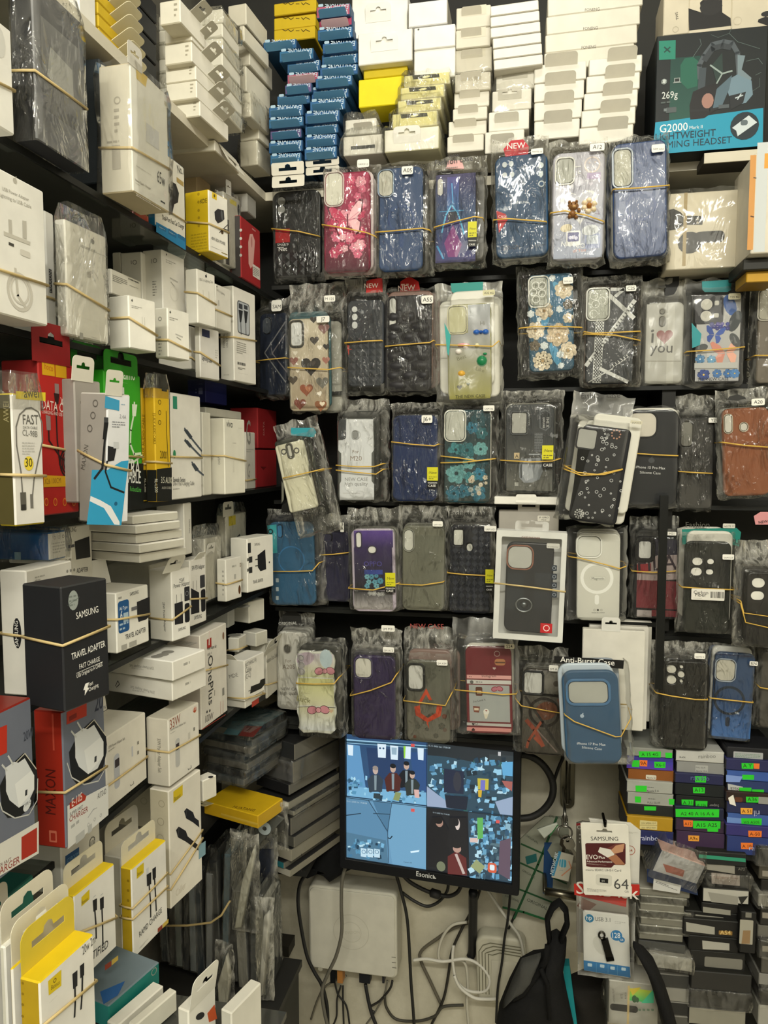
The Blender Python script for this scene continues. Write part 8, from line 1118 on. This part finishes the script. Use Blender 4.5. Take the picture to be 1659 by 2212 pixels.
# old brackets on the wall
def bracket(label, x0, y0, x1, y1):
    a, b = ony(x0, y0, 1.41), ony(x1, y1, 1.41); o = root('wall_bracket', b, label, 'bracket'); w_ = abs(ony(x0+60, y0, 1.41).x-a.x)
    vs, fs = plate([rrect(-w_*.75, -w_*.5, w_*.75, a.z-b.z+.03, w_*.7, 5), circ(0, w_*.35, w_*.22)[::-1]], .006, .001); m = MB(); m.shape(vs, fs, '8a8676'); m.build('backing_plate', METAL, o)
    m = MB(); m.tube([(0, -.004, w_*.3), (0, -.004, a.z-b.z+.03)], w_*.26, '77746a', 8); vs, fs = plate([circ(0, w_*.35, w_*.42), circ(0, w_*.35, w_*.16)[::-1]], .008, .001); m.shape([(x, y-.006, z) for x, y, z in vs], fs, '77746a'); m.build('bracket_bar', METAL, o, True)
bracket('grey metal bracket bar with a bolt eye, on the wall right of the monitor', 395, 100, 395, 400)
K(560, 1560, 2.765); bracket('grey metal bracket bar with a bolt eye, on the wall left of the monitor', 455, 60, 462, 340)
K(1090, 1600, 2.916)
tag_tube('cable_loop', 'thick black cable loop sticking out behind the right side of the monitor', 'cable', [ony(x, y, 1.34) for x, y in ((60, 90), (150, 95), (240, 150), (300, 250), (300, 350), (250, 430), (170, 480), (80, 490))], .0065, '171715', RUBBER)
tag_tube('wall_cable', 'thin black cable from behind the cases to the black cable loop', 'cable', [ony(x, y, 1.39) for x, y in ((375, 95), (340, 170), (310, 260), (290, 330))], .003, '1a1a18', RUBBER)
K(560, 1560, 2.765)
a = ony(350, 790, 1.38); o = root('adapter_bag', ony(400, 930, 1.36), 'black fabric bundle on top of the white recorder, left of the monitor', 'bag')
m = MB(); rr = random.Random(2); base = o.location; N = 10
pts = [(345, 780), (380, 745), (470, 712), (560, 760), (560, 860), (520, 880), (430, 938), (390, 900), (330, 880), (270, 905), (262, 880), (330, 850)]
P2 = [ony(x, y, 1.36) for x, y in pts]; vs, fs = plate([[(round(p.x-base.x, 5), round(p.z-base.z, 5)) for p in P2]], .05, .012, 3); m.shape([(x, y-.02, z) for x, y, z in vs], fs, '121314'); m.build('fabric_bundle', FABRIC, o, True)
for x, y, s in ((390, 425, .003), (465, 553, .0025)):
    p = ony(x, y, 1.4195); m = MB(); vs, fs = plate([circ(0, 0, s, 10)], .002); m.shape(vs, fs, '15130f'); q = m.build('wall_hole', RUBBER); q.location = p; tag(q, f'small dark plugged hole in the wall, {"upper" if y < 500 else "lower"} of two left of the monitor', 'wall hole')
K(560, 1840, 2.765)
m = MB(); p = ony(135, 585, 1.40); m.box((-.022, -.02, 0), (.022, .02, .022), '2a2822'); q = m.build('wall_clip', SATIN); q.location = p; tag(q, 'small dark plastic block on the wall beside the upright bagged packs', 'wall block')

# ---------------------------------------------------------------- lower right: tempered glass boxes, hanging cards, keys, bag, heap of protector boxes
K(1090, 1600, 2.916)
GR, ORG = '2cc42c', 'e0742c'
def stk(x0, y0, x1, y1, c=GR, t=''): return [('q', [(x0, y0), (x1, y0+2), (x1-2, y1+2), (x0+2, y1)], c)]+([('t', t, x0+(x1-x0)*.12, y1-(y1-y0)*.2, x1-(x1-x0)*.12, y1-(y1-y0)*.2, '22401c' if c == GR else '4a200c', 1, 1)] if t else [])
RB = [
 (765, 1065, [(58, 112, '8d8f88', stk(845, 66, 985, 104, GR, 'A 15 4G')+stk(1012, 75, 1056, 108)), (113, 190, '3a3590', [('g', 770, 118, 1060, 190, '3a3a9c', '55389c')]+stk(800, 122, 850, 164)+stk(850, 122, 900, 160, ORG, '9A')+stk(942, 132, 1014, 170, GR, 'X6-1')), (191, 266, '8a5220', [('R', 890, 214, 955, 246, 'c9c4b4', .2), ('t', 'Xperia 5ii', 896, 238, 950, 240, '3a362c', 1.3, 1)]), (267, 340, 'a4a69e', stk(824, 282, 896, 320)+[('t', 'Xperia 5 iii', 894, 322, 970, 322, '2c2c2a', 1.1, 1), ('m', 900, 288, 965, 300, 1, '4a4a46')]),
             (341, 418, '9d9f97', stk(820, 350, 860, 388)+stk(1034, 366, 1070, 402)+[('m', 905, 360, 980, 375, 1, '4a4a46'), ('t', 'FULL GLUE', 900, 395, 980, 397, '4a4a46', 1.1)]), (419, 492, '1d211f', stk(878, 412, 955, 438)), (493, 578, 'b08a1c', [('R', 852, 500, 960, 562, 'c9bc84', .08), ('t', 'SON XPERIA 10 VI', 862, 526, 952, 526, '4a4020', 1.6), ('t', 'clear 10PCS black', 862, 552, 952, 552, '4a4020', 1.3), ('l', [(852, 531), (960, 533)], 3, '8a7a40')]), (579, 655, '232a5c', [('t', 'rainbo', 850, 626, 968, 630, 'b4b8d0', 1, 1)])]),
 (1070, 1385, [(76, 146, 'bdbdb8', [('t', 'BLACK', 1102, 108, 1140, 110, '2c2c2a', 1.2, 1), ('t', 'rainboo', 1222, 112, 1330, 108, '6d6d6a', 1.1)]), (147, 222, '8d8e8c', [('R', 1202, 152, 1280, 200, 'a4a5a2', .1), ('t', 'FULL GLUE', 1206, 172, 1264, 174, '2c2c2a', 1.1), ('t', 'Xperia 10 iii', 1206, 194, 1274, 196, '2c2c2a', 1.1)]), (223, 285, '23264c', stk(1198, 222, 1270, 262, GR, 'A 71')+[('t', 'rainbo', 1172, 246, 1290, 252, '5a6494', 1)]), (286, 362, '141a1c', stk(1186, 292, 1262, 330, GR, 'A13')), (363, 432, '141618', stk(1114, 370, 1190, 408, GR, 'A 31')+stk(1202, 378, 1278, 422, GR, 'A 10s')+[('t', 'Super', 1350, 402, 1290, 400, '8d8d8a', 1)]), (433, 510, '1a1f3a', stk(1076, 430, 1352, 480, GR, 'A2 40 A 16 A 6')), (511, 588, '35243c', stk(1126, 500, 1186, 540, ORG, 'A12')+stk(1186, 504, 1360, 552, GR, 'A15 A25')+stk(1276, 552, 1346, 572)), (589, 672, '3d2a48', stk(1156, 596, 1226, 632, 'e09a3c', 'A9x'))]),
 (1390, 1720, [(58, 132, '1c1d22', [('R', 1442, 66, 1626, 132, 'a4a6a8', .08), ('m', 1452, 76, 1610, 122, 4, '6d8a74')]), (133, 204, '282a55', stk(1492, 140, 1568, 176, GR, 'A Y')+stk(1568, 142, 1606, 176, ORG)), (205, 266, '3a5aa4', stk(1496, 214, 1572, 244)+[('q', [(1395, 215), (1500, 225), (1480, 262), (1395, 260)], '7a94d0')]), (267, 340, '2a3a6a', [('q', [(1405, 270), (1500, 290), (1500, 330), (1410, 322)], 'b4b6b4'), ('t', 'Black', 1480, 296, 1420, 290, '2c2c2a', 1.2)]+stk(1478, 294, 1555, 330)+stk(1558, 306, 1634, 342)), (341, 404, '2c1c18', [('R', 1450, 354, 1498, 388, '5a3424', .3), ('q', [(1408, 360), (1440, 340), (1458, 412), (1418, 398)], 'e2ded4')]+stk(1520, 352, 1600, 388, GR, 'A36')+[('r', 1600, 352, 1680, 402, '8d8d88')]), (405, 476, '242a50', stk(1486, 422, 1562, 462, 'e0a03c', 'A 51')+[('t', 'ril', 1604, 440, 1570, 440, 'b4b8d0', 1.2)]), (477, 550, '3f5fa4', [('q', [(1400, 480), (1500, 490), (1520, 545), (1400, 530)], '6a8ac4')]+stk(1490, 488, 1620, 530, GR, 'Vi5 A50S')), (551, 620, '332f70', stk(1534, 566, 1620, 606, ORG, 'A-50')), (621, 704, '2a3a74', stk(1488, 642, 1564, 682, ORG, 'A 10')+[('t', 'rainbo', 1540, 690, 1660, 694, 'a4acd0', 1)])])]
for ci, (xa, xb, rows) in enumerate(RB):
    for k, (t, b, cl, ops) in enumerate(rows):
        j = (k*7+ci) % 3
        B(f'tempered glass carton, {nth(len(rows)-1-k, len(rows))} of the {("left", "middle", "right")[ci]} column above the black shelf', xa+j*4, xb+j*3-4, xb+j*3, t, b, Y=1.205+.003*j, yaw=-2, L=cl, R='2a2a30', T=cl, wR=.09, sn=k == len(rows)-1, name='screen_glass_box', opsL=ops, group='tempered glass cartons')
# hanging cards
def card(name, label, quad, Y, th, col, ops=(), cat='hang card', film=None, holes=()):
    ps = [ony(x, y, Y) for x, y in quad]; c = sum(ps, Vector())/len(ps); zb = min(p.z for p in ps); o = root(name, (c.x, Y, zb), label, cat)
    hl = [[(round(ony(x, y, Y).x-c.x, 5), round(ony(x, y, Y).z-zb, 5)) for x, y in h] for h in holes]
    vs, fs = plate([[(round(p.x-c.x, 5), round(p.z-zb, 5)) for p in ps]]+hl, th, min(.0008, th*.3), 1); m = MB(); m.shape(vs, fs, col); m.build('card_board', CARD, o)
    if ops: prints(Face((0, 0, 0), (1, 0, 0), (0, 0, 1), Matrix.Translation((c.x, Y, zb))), ops, o)
    return o, c, zb
card('memory_card_pack', 'white memory card pack behind the front one, turned to the right', [(530, 490), (795, 520), (858, 570), (845, 980), (790, 985), (600, 700)], 1.20, .004, 'd6d4ca', [('o', 790, 690, 30, 4, 'a8604c'), ('t', '64', 780, 700, 806, 700, 'a8604c', 1, 1), ('m', 760, 570, 840, 590, 2, 'a9a79f')])
card('memory_card_pack', 'dark backed memory card pack with red top, behind the white ones', [(452, 520), (490, 508), (540, 515), (540, 880), (450, 990)], 1.215, .004, '5a564e', [('q', [(452, 520), (535, 515), (535, 535), (452, 535)], '7a1f24'), ('o', 470, 545, 12, 3, 'b9b4a8'), ('m', 470, 580, 478, 650, 3, 'a9a79f')])
card('memory_card_pack', 'red bannered memory card pack hanging behind the white 64 GB pack', [(450, 900), (845, 905), (848, 970), (780, 985), (785, 1400), (455, 1330)], 1.19, .004, '8d8980', [('q', [(436, 900), (850, 905), (850, 972), (770, 980), (765, 1048), (440, 970)], 'b42a22'), ('t', 'SanDisk', 452, 962, 846, 1000, 'e6dfd6', 1.0, 1), ('q', [(455, 1040), (490, 990), (580, 1030), (520, 1080)], '6a4a40'), ('r', 560, 1060, 760, 1300, '77736a')])
o, c, zb = card('memory_card_pack', 'white memory card pack printed micro SDXC 64 GB, hanging in front', [(478, 524), (490, 518), (766, 526), (780, 540), (800, 978), (788, 986), (508, 972), (498, 960)], 1.165, .004, 'e2dfd3',
  [('t', 'SAMSUNG', 544, 628, 716, 630, '1f1f1f', 1, 1), ('q', [(508, 650), (516, 645), (755, 645), (762, 652), (762, 775), (752, 784), (690, 782), (672, 800), (545, 796), (514, 790)], '4a1a1c'), ('q', [(700, 650), (758, 650), (758, 680), (640, 720), (600, 700)], '6a3430'), ('q', [(588, 700), (600, 670), (690, 690), (692, 735), (660, 742)], 'd3cfc6'), ('q', [(670, 690), (700, 660), (755, 648), (745, 700), (690, 712)], 'b98a6a'), ('q', [(650, 735), (700, 715), (725, 740), (760, 780), (700, 780)], '9d6a4c'), ('t', 'EVO', 516, 746, 588, 746, 'e9e6de', 1.1, 1), ('t', 'Plus', 594, 742, 632, 742, 'e9e6de', 1, 1), ('t', 'Advanced Performance', 518, 764, 678, 768, 'e9e6de', 1, 1), ('m', 518, 770, 640, 790, 2, 'b4a49c'),
   ('t', 'micro SDXC UHS-I Card', 512, 820, 734, 824, '4a4a46', 1.0), ('R', 576, 838, 676, 918, 'c9c7bc', .2), ('r', 600, 864, 652, 898, '151515'), ('t', '64', 612, 888, 630, 888, 'b9b9b4', 1), ('t', '64', 690, 932, 782, 936, '4a4a48', 1.0), ('t', 'GB', 756, 956, 782, 957, '8d8b84', 1.0), ('m', 520, 926, 640, 962, 3, '9d9b93')], holes=[[(580, 578), (580, 566), (612, 567), (622, 556), (640, 557), (648, 569), (676, 570), (676, 582)]])
m = MB(); a = ony(628, 560, 1.165)-c; m.tube([(a.x, .028, a.z+c.z-zb+.012), (a.x, -.012, a.z+c.z-zb+.012), (a.x, -.014, a.z+c.z-zb+.022)], .0022, '1d1c1a', 7)
q = m.build('peg_hook', METAL, None, True); q.location = (c.x, 1.165, zb); tag(q, 'black wire peg carrying the memory card packs', 'hook')
K(1060, 1840, 2.77)
o, c, zb = card('flash_drive_pack', 'white and blue blister pack holding a USB flash drive, 128 GB', [(552, 362), (562, 354), (820, 385), (826, 396), (838, 745), (826, 756), (566, 712), (556, 702)], 1.165, .004, 'd9d9d4', [('c', 590, 398, 25, '17709c'), ('t', 'hp', 572, 406, 606, 406, 'e2e6e6', 1.1, 1), ('t', 'USB 3.1', 624, 412, 716, 420, '6d6f70', 1.2, 1), ('m', 742, 412, 806, 438, 2, 'b4b4b0'), ('c', 752, 500, 32, '1a76b0'), ('c', 784, 526, 17, '1a76b0'), ('t', '128', 728, 514, 776, 516, 'e6eaea', 1.3, 1), ('t', 'GB', 774, 532, 794, 532, 'e6eaea', 1.1, 1), ('e', 660, 560, 60, 40, -60, 'c4c4be'), ('q', [(556, 648), (832, 688), (836, 752), (558, 708)], '1f72ac')]
  +[('l', [(x, 660+k), (x, 720+k)], 2, '5a9cc4') for x, k in ((632, 4), (702, 12), (758, 20))]+[('R', x, y, x+26, y+22, 'b9d0dc', .2) for x, y in ((580, 665), (654, 672), (716, 684), (782, 690))])
m = MB(); P = lambda x, y: ony(x, y, 1.165)-Vector((c.x, 1.165, zb))
a, b = P(680, 515), P(715, 640); d = (b-a).normalized(); n = Vector((-d.z, 0, d.x))*.0055
for s, e, cl, w_ in ((0, .8, '2a2a28', 1), (.8, 1, '1a1a1a', 1.1)): A0, B0 = a+(b-a)*s, a+(b-a)*e; k = n*w_; V = [A0+k, A0-k, B0-k, B0+k]; V = [v+Vector((0, -.006, 0)) for v in V]+[v+Vector((0, 0, 0)) for v in V]; m.shape(V, [(0, 1, 2, 3), (4, 7, 6, 5), (0, 4, 5, 1), (1, 5, 6, 2), (2, 6, 7, 3), (3, 7, 4, 0)], cl)
r0 = P(664, 492); m.tube([(r0.x+.0045*math.cos(t*.5), -.003, r0.z+.0055*math.sin(t*.5)) for t in range(13)], .0016, '4a4740', 6); m.build('flash_drive', METAL, o)
m = MB(); pillow(m, P(530, 300).x, P(870, 300).x, P(700, 765).z, P(700, 290).z, .006, 9, 77, .0012, 12, 12); m.build('blister_film', CLEAR, o, True)
K(1090, 1600, 2.916)
# keys
p0 = ony(378, 470, 1.33); o = root('key_bunch', ony(378, 860, 1.33), 'bunch of keys on a steel ring with a printed plastic tag', 'keys'); ob = o.location; Q = lambda x, y: ony(x, y, 1.33)-ob
m = MB(); c1 = Q(380, 580); r = (Q(425, 580)-c1).length; m.tube([(c1.x+r*math.cos(t*.3), .002*math.sin(t), c1.z+r*1.05*math.sin(t*.3)) for t in range(21)], .0016, 'b4b2ac', 7, True); c1 = Q(378, 505); m.tube([(c1.x+r*.3*math.cos(t*.5), 0, c1.z+r*.9*math.sin(t*.5)) for t in range(13)], .0022, '9d9b95', 7); m.build('key_ring', METAL, o, True)
for hx, hy, tx, ty, cl in ((385, 640, 350, 760, '4a4640'), (405, 640, 478, 775, 'b9b6ae'), (392, 630, 440, 770, '8d8a82')):
    a, b = Q(hx, hy), Q(tx, ty); d = (b-a); L_ = d.length; ang = math.atan2(d.x, -d.z); vs, fs = plate([[(-.002, -L_), (.0025, -L_), (.0025, -L_*.8), (.0035, -L_*.75), (.0025, -L_*.65), (.0035, -L_*.55), (.0025, -.012), (.009, -.008), (.010, .003), (.005, .010), (-.005, .010), (-.010, .003), (-.009, -.008), (-.0025, -.012)], circ(0, .005, .0028)[::-1]], .0022, .0003, 1); m = MB(); m.shape(vs, fs, cl); k = m.build('key', METAL, o); k.location = a-Vector((0, .004 if cl[0] == 'b' else 0, 0)); k.rotation_euler = (0, -ang, 0)
ps = [Q(x, y) for x, y in ((340, 690), (435, 716), (402, 878), (294, 850))]; vs, fs = plate([[(round(p.x, 5), round(p.z, 5)) for p in ps]], .004, .001, 1); m = MB(); m.shape([(x, y-.006, z) for x, y, z in vs], fs, 'c4bfae'); m.build('key_tag', GLOSS, o)
prints(Face((0, -.006, 0), (1, 0, 0), (0, 0, 1), Matrix.Translation(ob)), [('q', [(340, 694), (358, 700), (312, 852), (296, 848)], '3f8ab0'), ('t', 'NETWORK', 306, 844, 340, 705, 'd3e0e4', 1, 1), ('R', 345, 745, 388, 800, '4a9cb4', .3), ('l', [(358, 745), (352, 800)], 3, 'c4d6d8'), ('l', [(374, 748), (368, 802)], 3, 'c4d6d8'), ('m', 345, 812, 385, 822, 1, '5a8aa0'), ('l', [(405, 760), (420, 800), (360, 850)], 7, 'c98a6a')], o)
m = MB(); a = ony(378, 470, 1.33); m.tube([(0, .09, .012), (0, .0, .012), (0, -.008, .004), (0, -.008, -.006), (0, -.002, -.010)], .0028, '8d8b84', 8); q = m.build('wall_hook', METAL, None, True); q.location = a; tag(q, 'steel hook on the wall holding the key bunch', 'hook')
m = MB(); a = ony(360, 960, 1.33); m.tube([(-.03, 0, 0), (.03, 0, -.004)], .0075, '8a8474', 10); m.tube([(-.03, 0, 0), (-.03, .08, 0)], .004, '8a8474', 8); q = m.build('pipe_hook', METAL, None, True); q.location = a; tag(q, 'short brass coloured pipe hook under the keys, carrying the dark bag', 'hook')
# dark mesh bag and strap
K(1060, 1840, 2.77)
def puff(m, pts, bulge, col, seed=1, rings=(1, .93, .78, .55, .28), amp=.006):
    c = sum(pts, Vector())/len(pts); D = []
    for i in range(len(pts)):
        for k in range(4): D.append(pts[i].lerp(pts[(i+1) % len(pts)], k/4))
    n = len(D); V = [p+Vector((0, .01, 0)) for p in D]
    for s in rings:
        for p in D: q = c+(p-c)*s; V.append(q+Vector((0, -bulge*math.sqrt(max(0, 1-s*s))+amp*noise.noise(q*30+Vector((seed, 0, 0)))-.002, 0)))
    V.append(c+Vector((0, -bulge, 0))); F = []; R_ = len(rings)+1
    for k in range(R_-1):
        for i in range(n): j = (i+1) % n; F.append((k*n+i, k*n+j, (k+1)*n+j, (k+1)*n+i))
    for i in range(n): F.append(((R_-1)*n+i, (R_-1)*n+(i+1) % n, R_*n))
    m.shape(V, F, col)
o = root('shoulder_bag', ony(260, 1060, 1.25), 'black fabric bag with a grey mesh pocket hanging from the pipe hook', 'bag'); ob = o.location; G = lambda x, y, Y=1.25: ony(x, y, Y)-ob
m = MB(); puff(m, [G(x, y) for x, y in ((30, 1060), (50, 930), (110, 780), (175, 655), (255, 610), (330, 600), (350, 500), (395, 480), (455, 530), (450, 620), (430, 720), (455, 850), (500, 1060))], .05, '1c1c1c', 3); m.build('bag_body', FABRIC, o, True)
m = MB(); puff(m, [G(x, y, 1.21) for x, y in ((70, 930), (130, 780), (185, 660), (300, 625), (270, 740), (200, 830), (120, 880))], .015, '4a4a46', 5, amp=.002); m.build('mesh_pocket', FABRIC, o, True)
m = MB(); m.tube([G(x, y, 1.24) for x, y in ((350, 520), (338, 400), (370, 330), (410, 300), (450, 350), (458, 430), (420, 520))], .0075, '161616', 8, False, .6); m.tube([G(x, y, 1.2) for x, y in ((340, 560), (330, 650), (260, 760), (190, 850), (130, 880))], .005, '121212', 6); m.tube([G(x, y, 1.19) for x, y in ((300, 700), (340, 790), (350, 1000))], .004, '141414', 6); m.build('carry_strap', FABRIC, o, True)
m = MB(); a = ony(500, 1060, 1.27); m.box((-.006, 0, 0), (.006, .02, .115), '1f8a90'); q = m.build('teal_rod', SATIN); q.location = a; q.rotation_euler = (0, -.14, 0); tag(q, 'teal plastic strip standing right of the black fabric bag', 'strip')
o = root('dark_pouch', ony(580, 1060, 1.3), 'dark crumpled pouch behind the film box at the bottom', 'bag'); ob = o.location; m = MB(); puff(m, [G(x, y, 1.3) for x, y in ((480, 1060), (470, 760), (560, 720), (690, 740), (700, 1060))], .04, '262421', 8, amp=.012); m.build('pouch', FABRIC, o, True)
m = MB(); P_ = [ony(x, y, 1.13) for x, y in ((860, 560), (905, 610), (960, 690), (1000, 790), (1040, 920), (1075, 1060))]; z0 = P_[-1]; m.tube([p-z0 for p in P_], [.006, .012, .016, .018, .019, .02], '191919', 8, False, .55); q = m.build('bag_strap', FABRIC, None, True); q.location = z0; tag(q, 'wide black strap running down beside the flash drive pack', 'strap')
# film box
o = B('clear boxed screen film with a rainbow green sheen, at the bottom beside the strap', 700, 1000, 1012, 800, 1060, Y=1.17, yaw=-2, L='b4b2a8', R='77756c', T='c4c2b8', wR=.05, sn=False, name='film_box', opsL=[('g', 830, 815, 975, 905, 'c4d62c', '2cc46a'), ('q', [(830, 820), (900, 810), (850, 860)], 'd9c42c'), ('q', [(900, 905), (975, 820), (975, 905)], '3fd0a0'), ('e', 860, 880, 14, 22, 0, '1f5a2c'), ('e', 878, 886, 8, 16, 0, '1f5a2c'), ('t', 'HYDRA FILM', 744, 900, 738, 820, '6d6b64', 1, 1), ('t', 'ATS', 790, 880, 790, 850, '6d6b64', 1), ('t', 'BLACK', 812, 880, 812, 840, '6d6b64', 1), ('R', 715, 905, 880, 965, '2c2b29', .4), ('r', 820, 800, 826, 1060, 'c9b27c')]+[('R', x, 938, x+16, 952, '6d8a74', .2) for x in (882, 908, 934, 960)], wrap=1)
# heap on the black lower shelf
B('tilted bagged box printed blue, white and red, topmost of the heap under the glass cartons', 935, 1215, 1290, 60, 235, Y=1.19, yaw=-6, L='b4b4b4', R='1f2a40', T='c9a49a', wR=.07, sn=False, tilt=(.1, .33), wrap=4, name='phone_case_box', opsL=[('q', [(935, 100), (1230, 190), (1240, 260), (935, 180)], '1c2a4a'), ('q', [(975, 160), (1140, 200), (1130, 250), (970, 225)], 'c4c4c0'), ('m', 985, 185, 1120, 220, 2, '4a4a4a'), ('q', [(1030, 70), (1160, 110), (1150, 150), (1050, 120)], '9a5a4c')])
for i in range(7):
    b = 545-i*44
    B(f'bagged clear sheet pack lying flat, {nth(i, 7)} of the pale pile on the lower right', 885+(i*5) % 14, 1150+(i*17) % 60, 1190, b-41, b, Y=1.2, yaw=-3, L='55544c' if i % 2 else '7a786c', R='5a5950', T='9d9b8e', wR=.10, sn=False, wrap=4 if i % 2 else None, name='sheet_pack', cat='sheet pack', group='pale bagged sheet packs')
B('grey topped carton lettered sideways on the white tray, lower right', 880, 1165, 1172, 562, 640, Y=1.195, L='4a4a46', T='2c2c2a', wR=.1, sn=False, name='screen_glass_box', opsL=[('t', 'SAMSUNG C', 910, 598, 1055, 604, '6d6c66', .8, 1), ('r', 880, 625, 1160, 640, '8d8c84')])
B('white tray carton under the grey topped one, lower right', 875, 1205, 1212, 642, 722, Y=1.185, L='a9a79d', T='8d8b82', wR=.1, sn=False, name='screen_glass_box', wrap=1)
DK = [(1240, 1530, 15, 92, '1a1c1c', [('q', [(1245, 15), (1525, 40), (1525, 62), (1245, 36)], '2f8a6c')]), (1250, 1535, 94, 142, '1c1b1a', [('q', [(1285, 48), (1460, 70), (1460, 132), (1285, 104)], '8d8a80'), ('t', 'A72', 1480, 110, 1520, 112, '77756c', 1)]), (1285, 1545, 143, 232, '161615', [('q', [(1320, 122), (1490, 142), (1490, 204), (1322, 190)], 'a49a92'), ('m', 1335, 145, 1480, 170, 2, '7a5a4c')]), (1265, 1545, 233, 318, 'b4b2a8', [('q', [(1300, 240), (1480, 268), (1480, 318), (1320, 300)], '8d8b82'), ('q', [(1480, 268), (1540, 265), (1500, 318)], '2a2a28')]), (1260, 1480, 320, 372, '1a1918', [('q', [(1270, 328), (1435, 350), (1435, 380), (1270, 362)], '8d8b80')]), (1160, 1480, 374, 420, '171716', [('q', [(1225, 374), (1392, 392), (1390, 448), (1225, 430)], '8d8a80'), ('m', 1240, 392, 1380, 425, 2, '6d6a60')]), (1150, 1480, 421, 520, '1b1a19', [('q', [(1168, 420), (1340, 450), (1340, 495), (1170, 475)], '9d9b90'), ('R', 1365, 470, 1445, 500, '8a6a34', .1), ('t', 'A54', 1372, 494, 1436, 496, 'd3b878', 1, 1)]), (1180, 1480, 522, 610, '141413', [('q', [(1265, 530), (1428, 548), (1428, 590), (1268, 582)], 'a4a298')]), (1190, 1520, 612, 740, '1f1f1d', [('R', 1280, 625, 1505, 706, '77756c', .15)]), (1195, 1560, 742, 850, '2c2b28', []), (1190, 1550, 852, 955, '23221f', []), (1180, 1525, 957, 1060, '8d8a7c', [])]
for i, (a, c, t, b, cl, ops) in enumerate(DK):
    n = len(DK)-1-i
    B(f'{"white" if cl[0] in "ab" else "black"} protector carton, {nth(n, 12)} of the dark stack right of the pale pile', a, c, c+8, t, b, Y=1.2+.004*(i % 3), yaw=-4, L=cl, R='1c1c1b', T='23231f', wR=.09, sn=False, name='screen_glass_box', opsL=ops, group='dark protector cartons', wrap=4 if i in (2, 10) else None)
B('black carton standing on end with a pale label, right of the dark stack', 1488, 1582, 1590, 365, 612, Y=1.19, yaw=-3, L='1a1a19', wR=.06, sn=False, name='screen_glass_box', opsL=[('R', 1492, 404, 1566, 556, '9d9a8c', .06), ('q', [(1510, 470), (1555, 470), (1550, 550), (1500, 550)], '8a7050'), ('r', 1525, 362, 1560, 395, '77756c')])
for i, (t, b, cl) in enumerate(((-10, 90, '1f1e1c'), (92, 175, '4a463c'), (177, 265, '23221f'), (267, 340, '8d8b82'), (342, 450, '2a2926'), (452, 540, '6d6b62'), (542, 640, '1d1c1b'), (642, 740, '55534c'), (742, 830, '8d8b84'), (832, 930, '2f2e2b'), (932, 1060, 'a4a298'))):
    B(f'{"pale" if cl[0] in "68a5" else "dark"} bagged carton, {nth(10-i, 11)} of the stack at the right edge below the shelf', 1592+(i*11) % 26, 1760, 1766, t, b, Y=1.2+.005*(i % 3), yaw=-3, L=cl, wR=.09, sn=False, name='screen_glass_box', wrap=4 if i % 3 == 0 else None, group='bagged cartons at the right edge', opsL=[('q', [(1625, t+20), (1700, t+26), (1700, t+60), (1625, t+54)], '8a8478')] if i in (1, 4, 6) else ())
for i in range(4):
    t = 745+i*82
    B(f'flat dark carton with a pale rim, {nth(3-i, 4)} of the pile beside the wide strap', 1000+i*12, 1200-(i % 2)*12, 1206, t, t+78, Y=1.205, yaw=-4, L=('3a3a37', '8d8b82', '2a2a28', '55544e')[i], T='77756c', wR=.1, sn=False, name='screen_glass_box', group='cartons beside the wide strap')
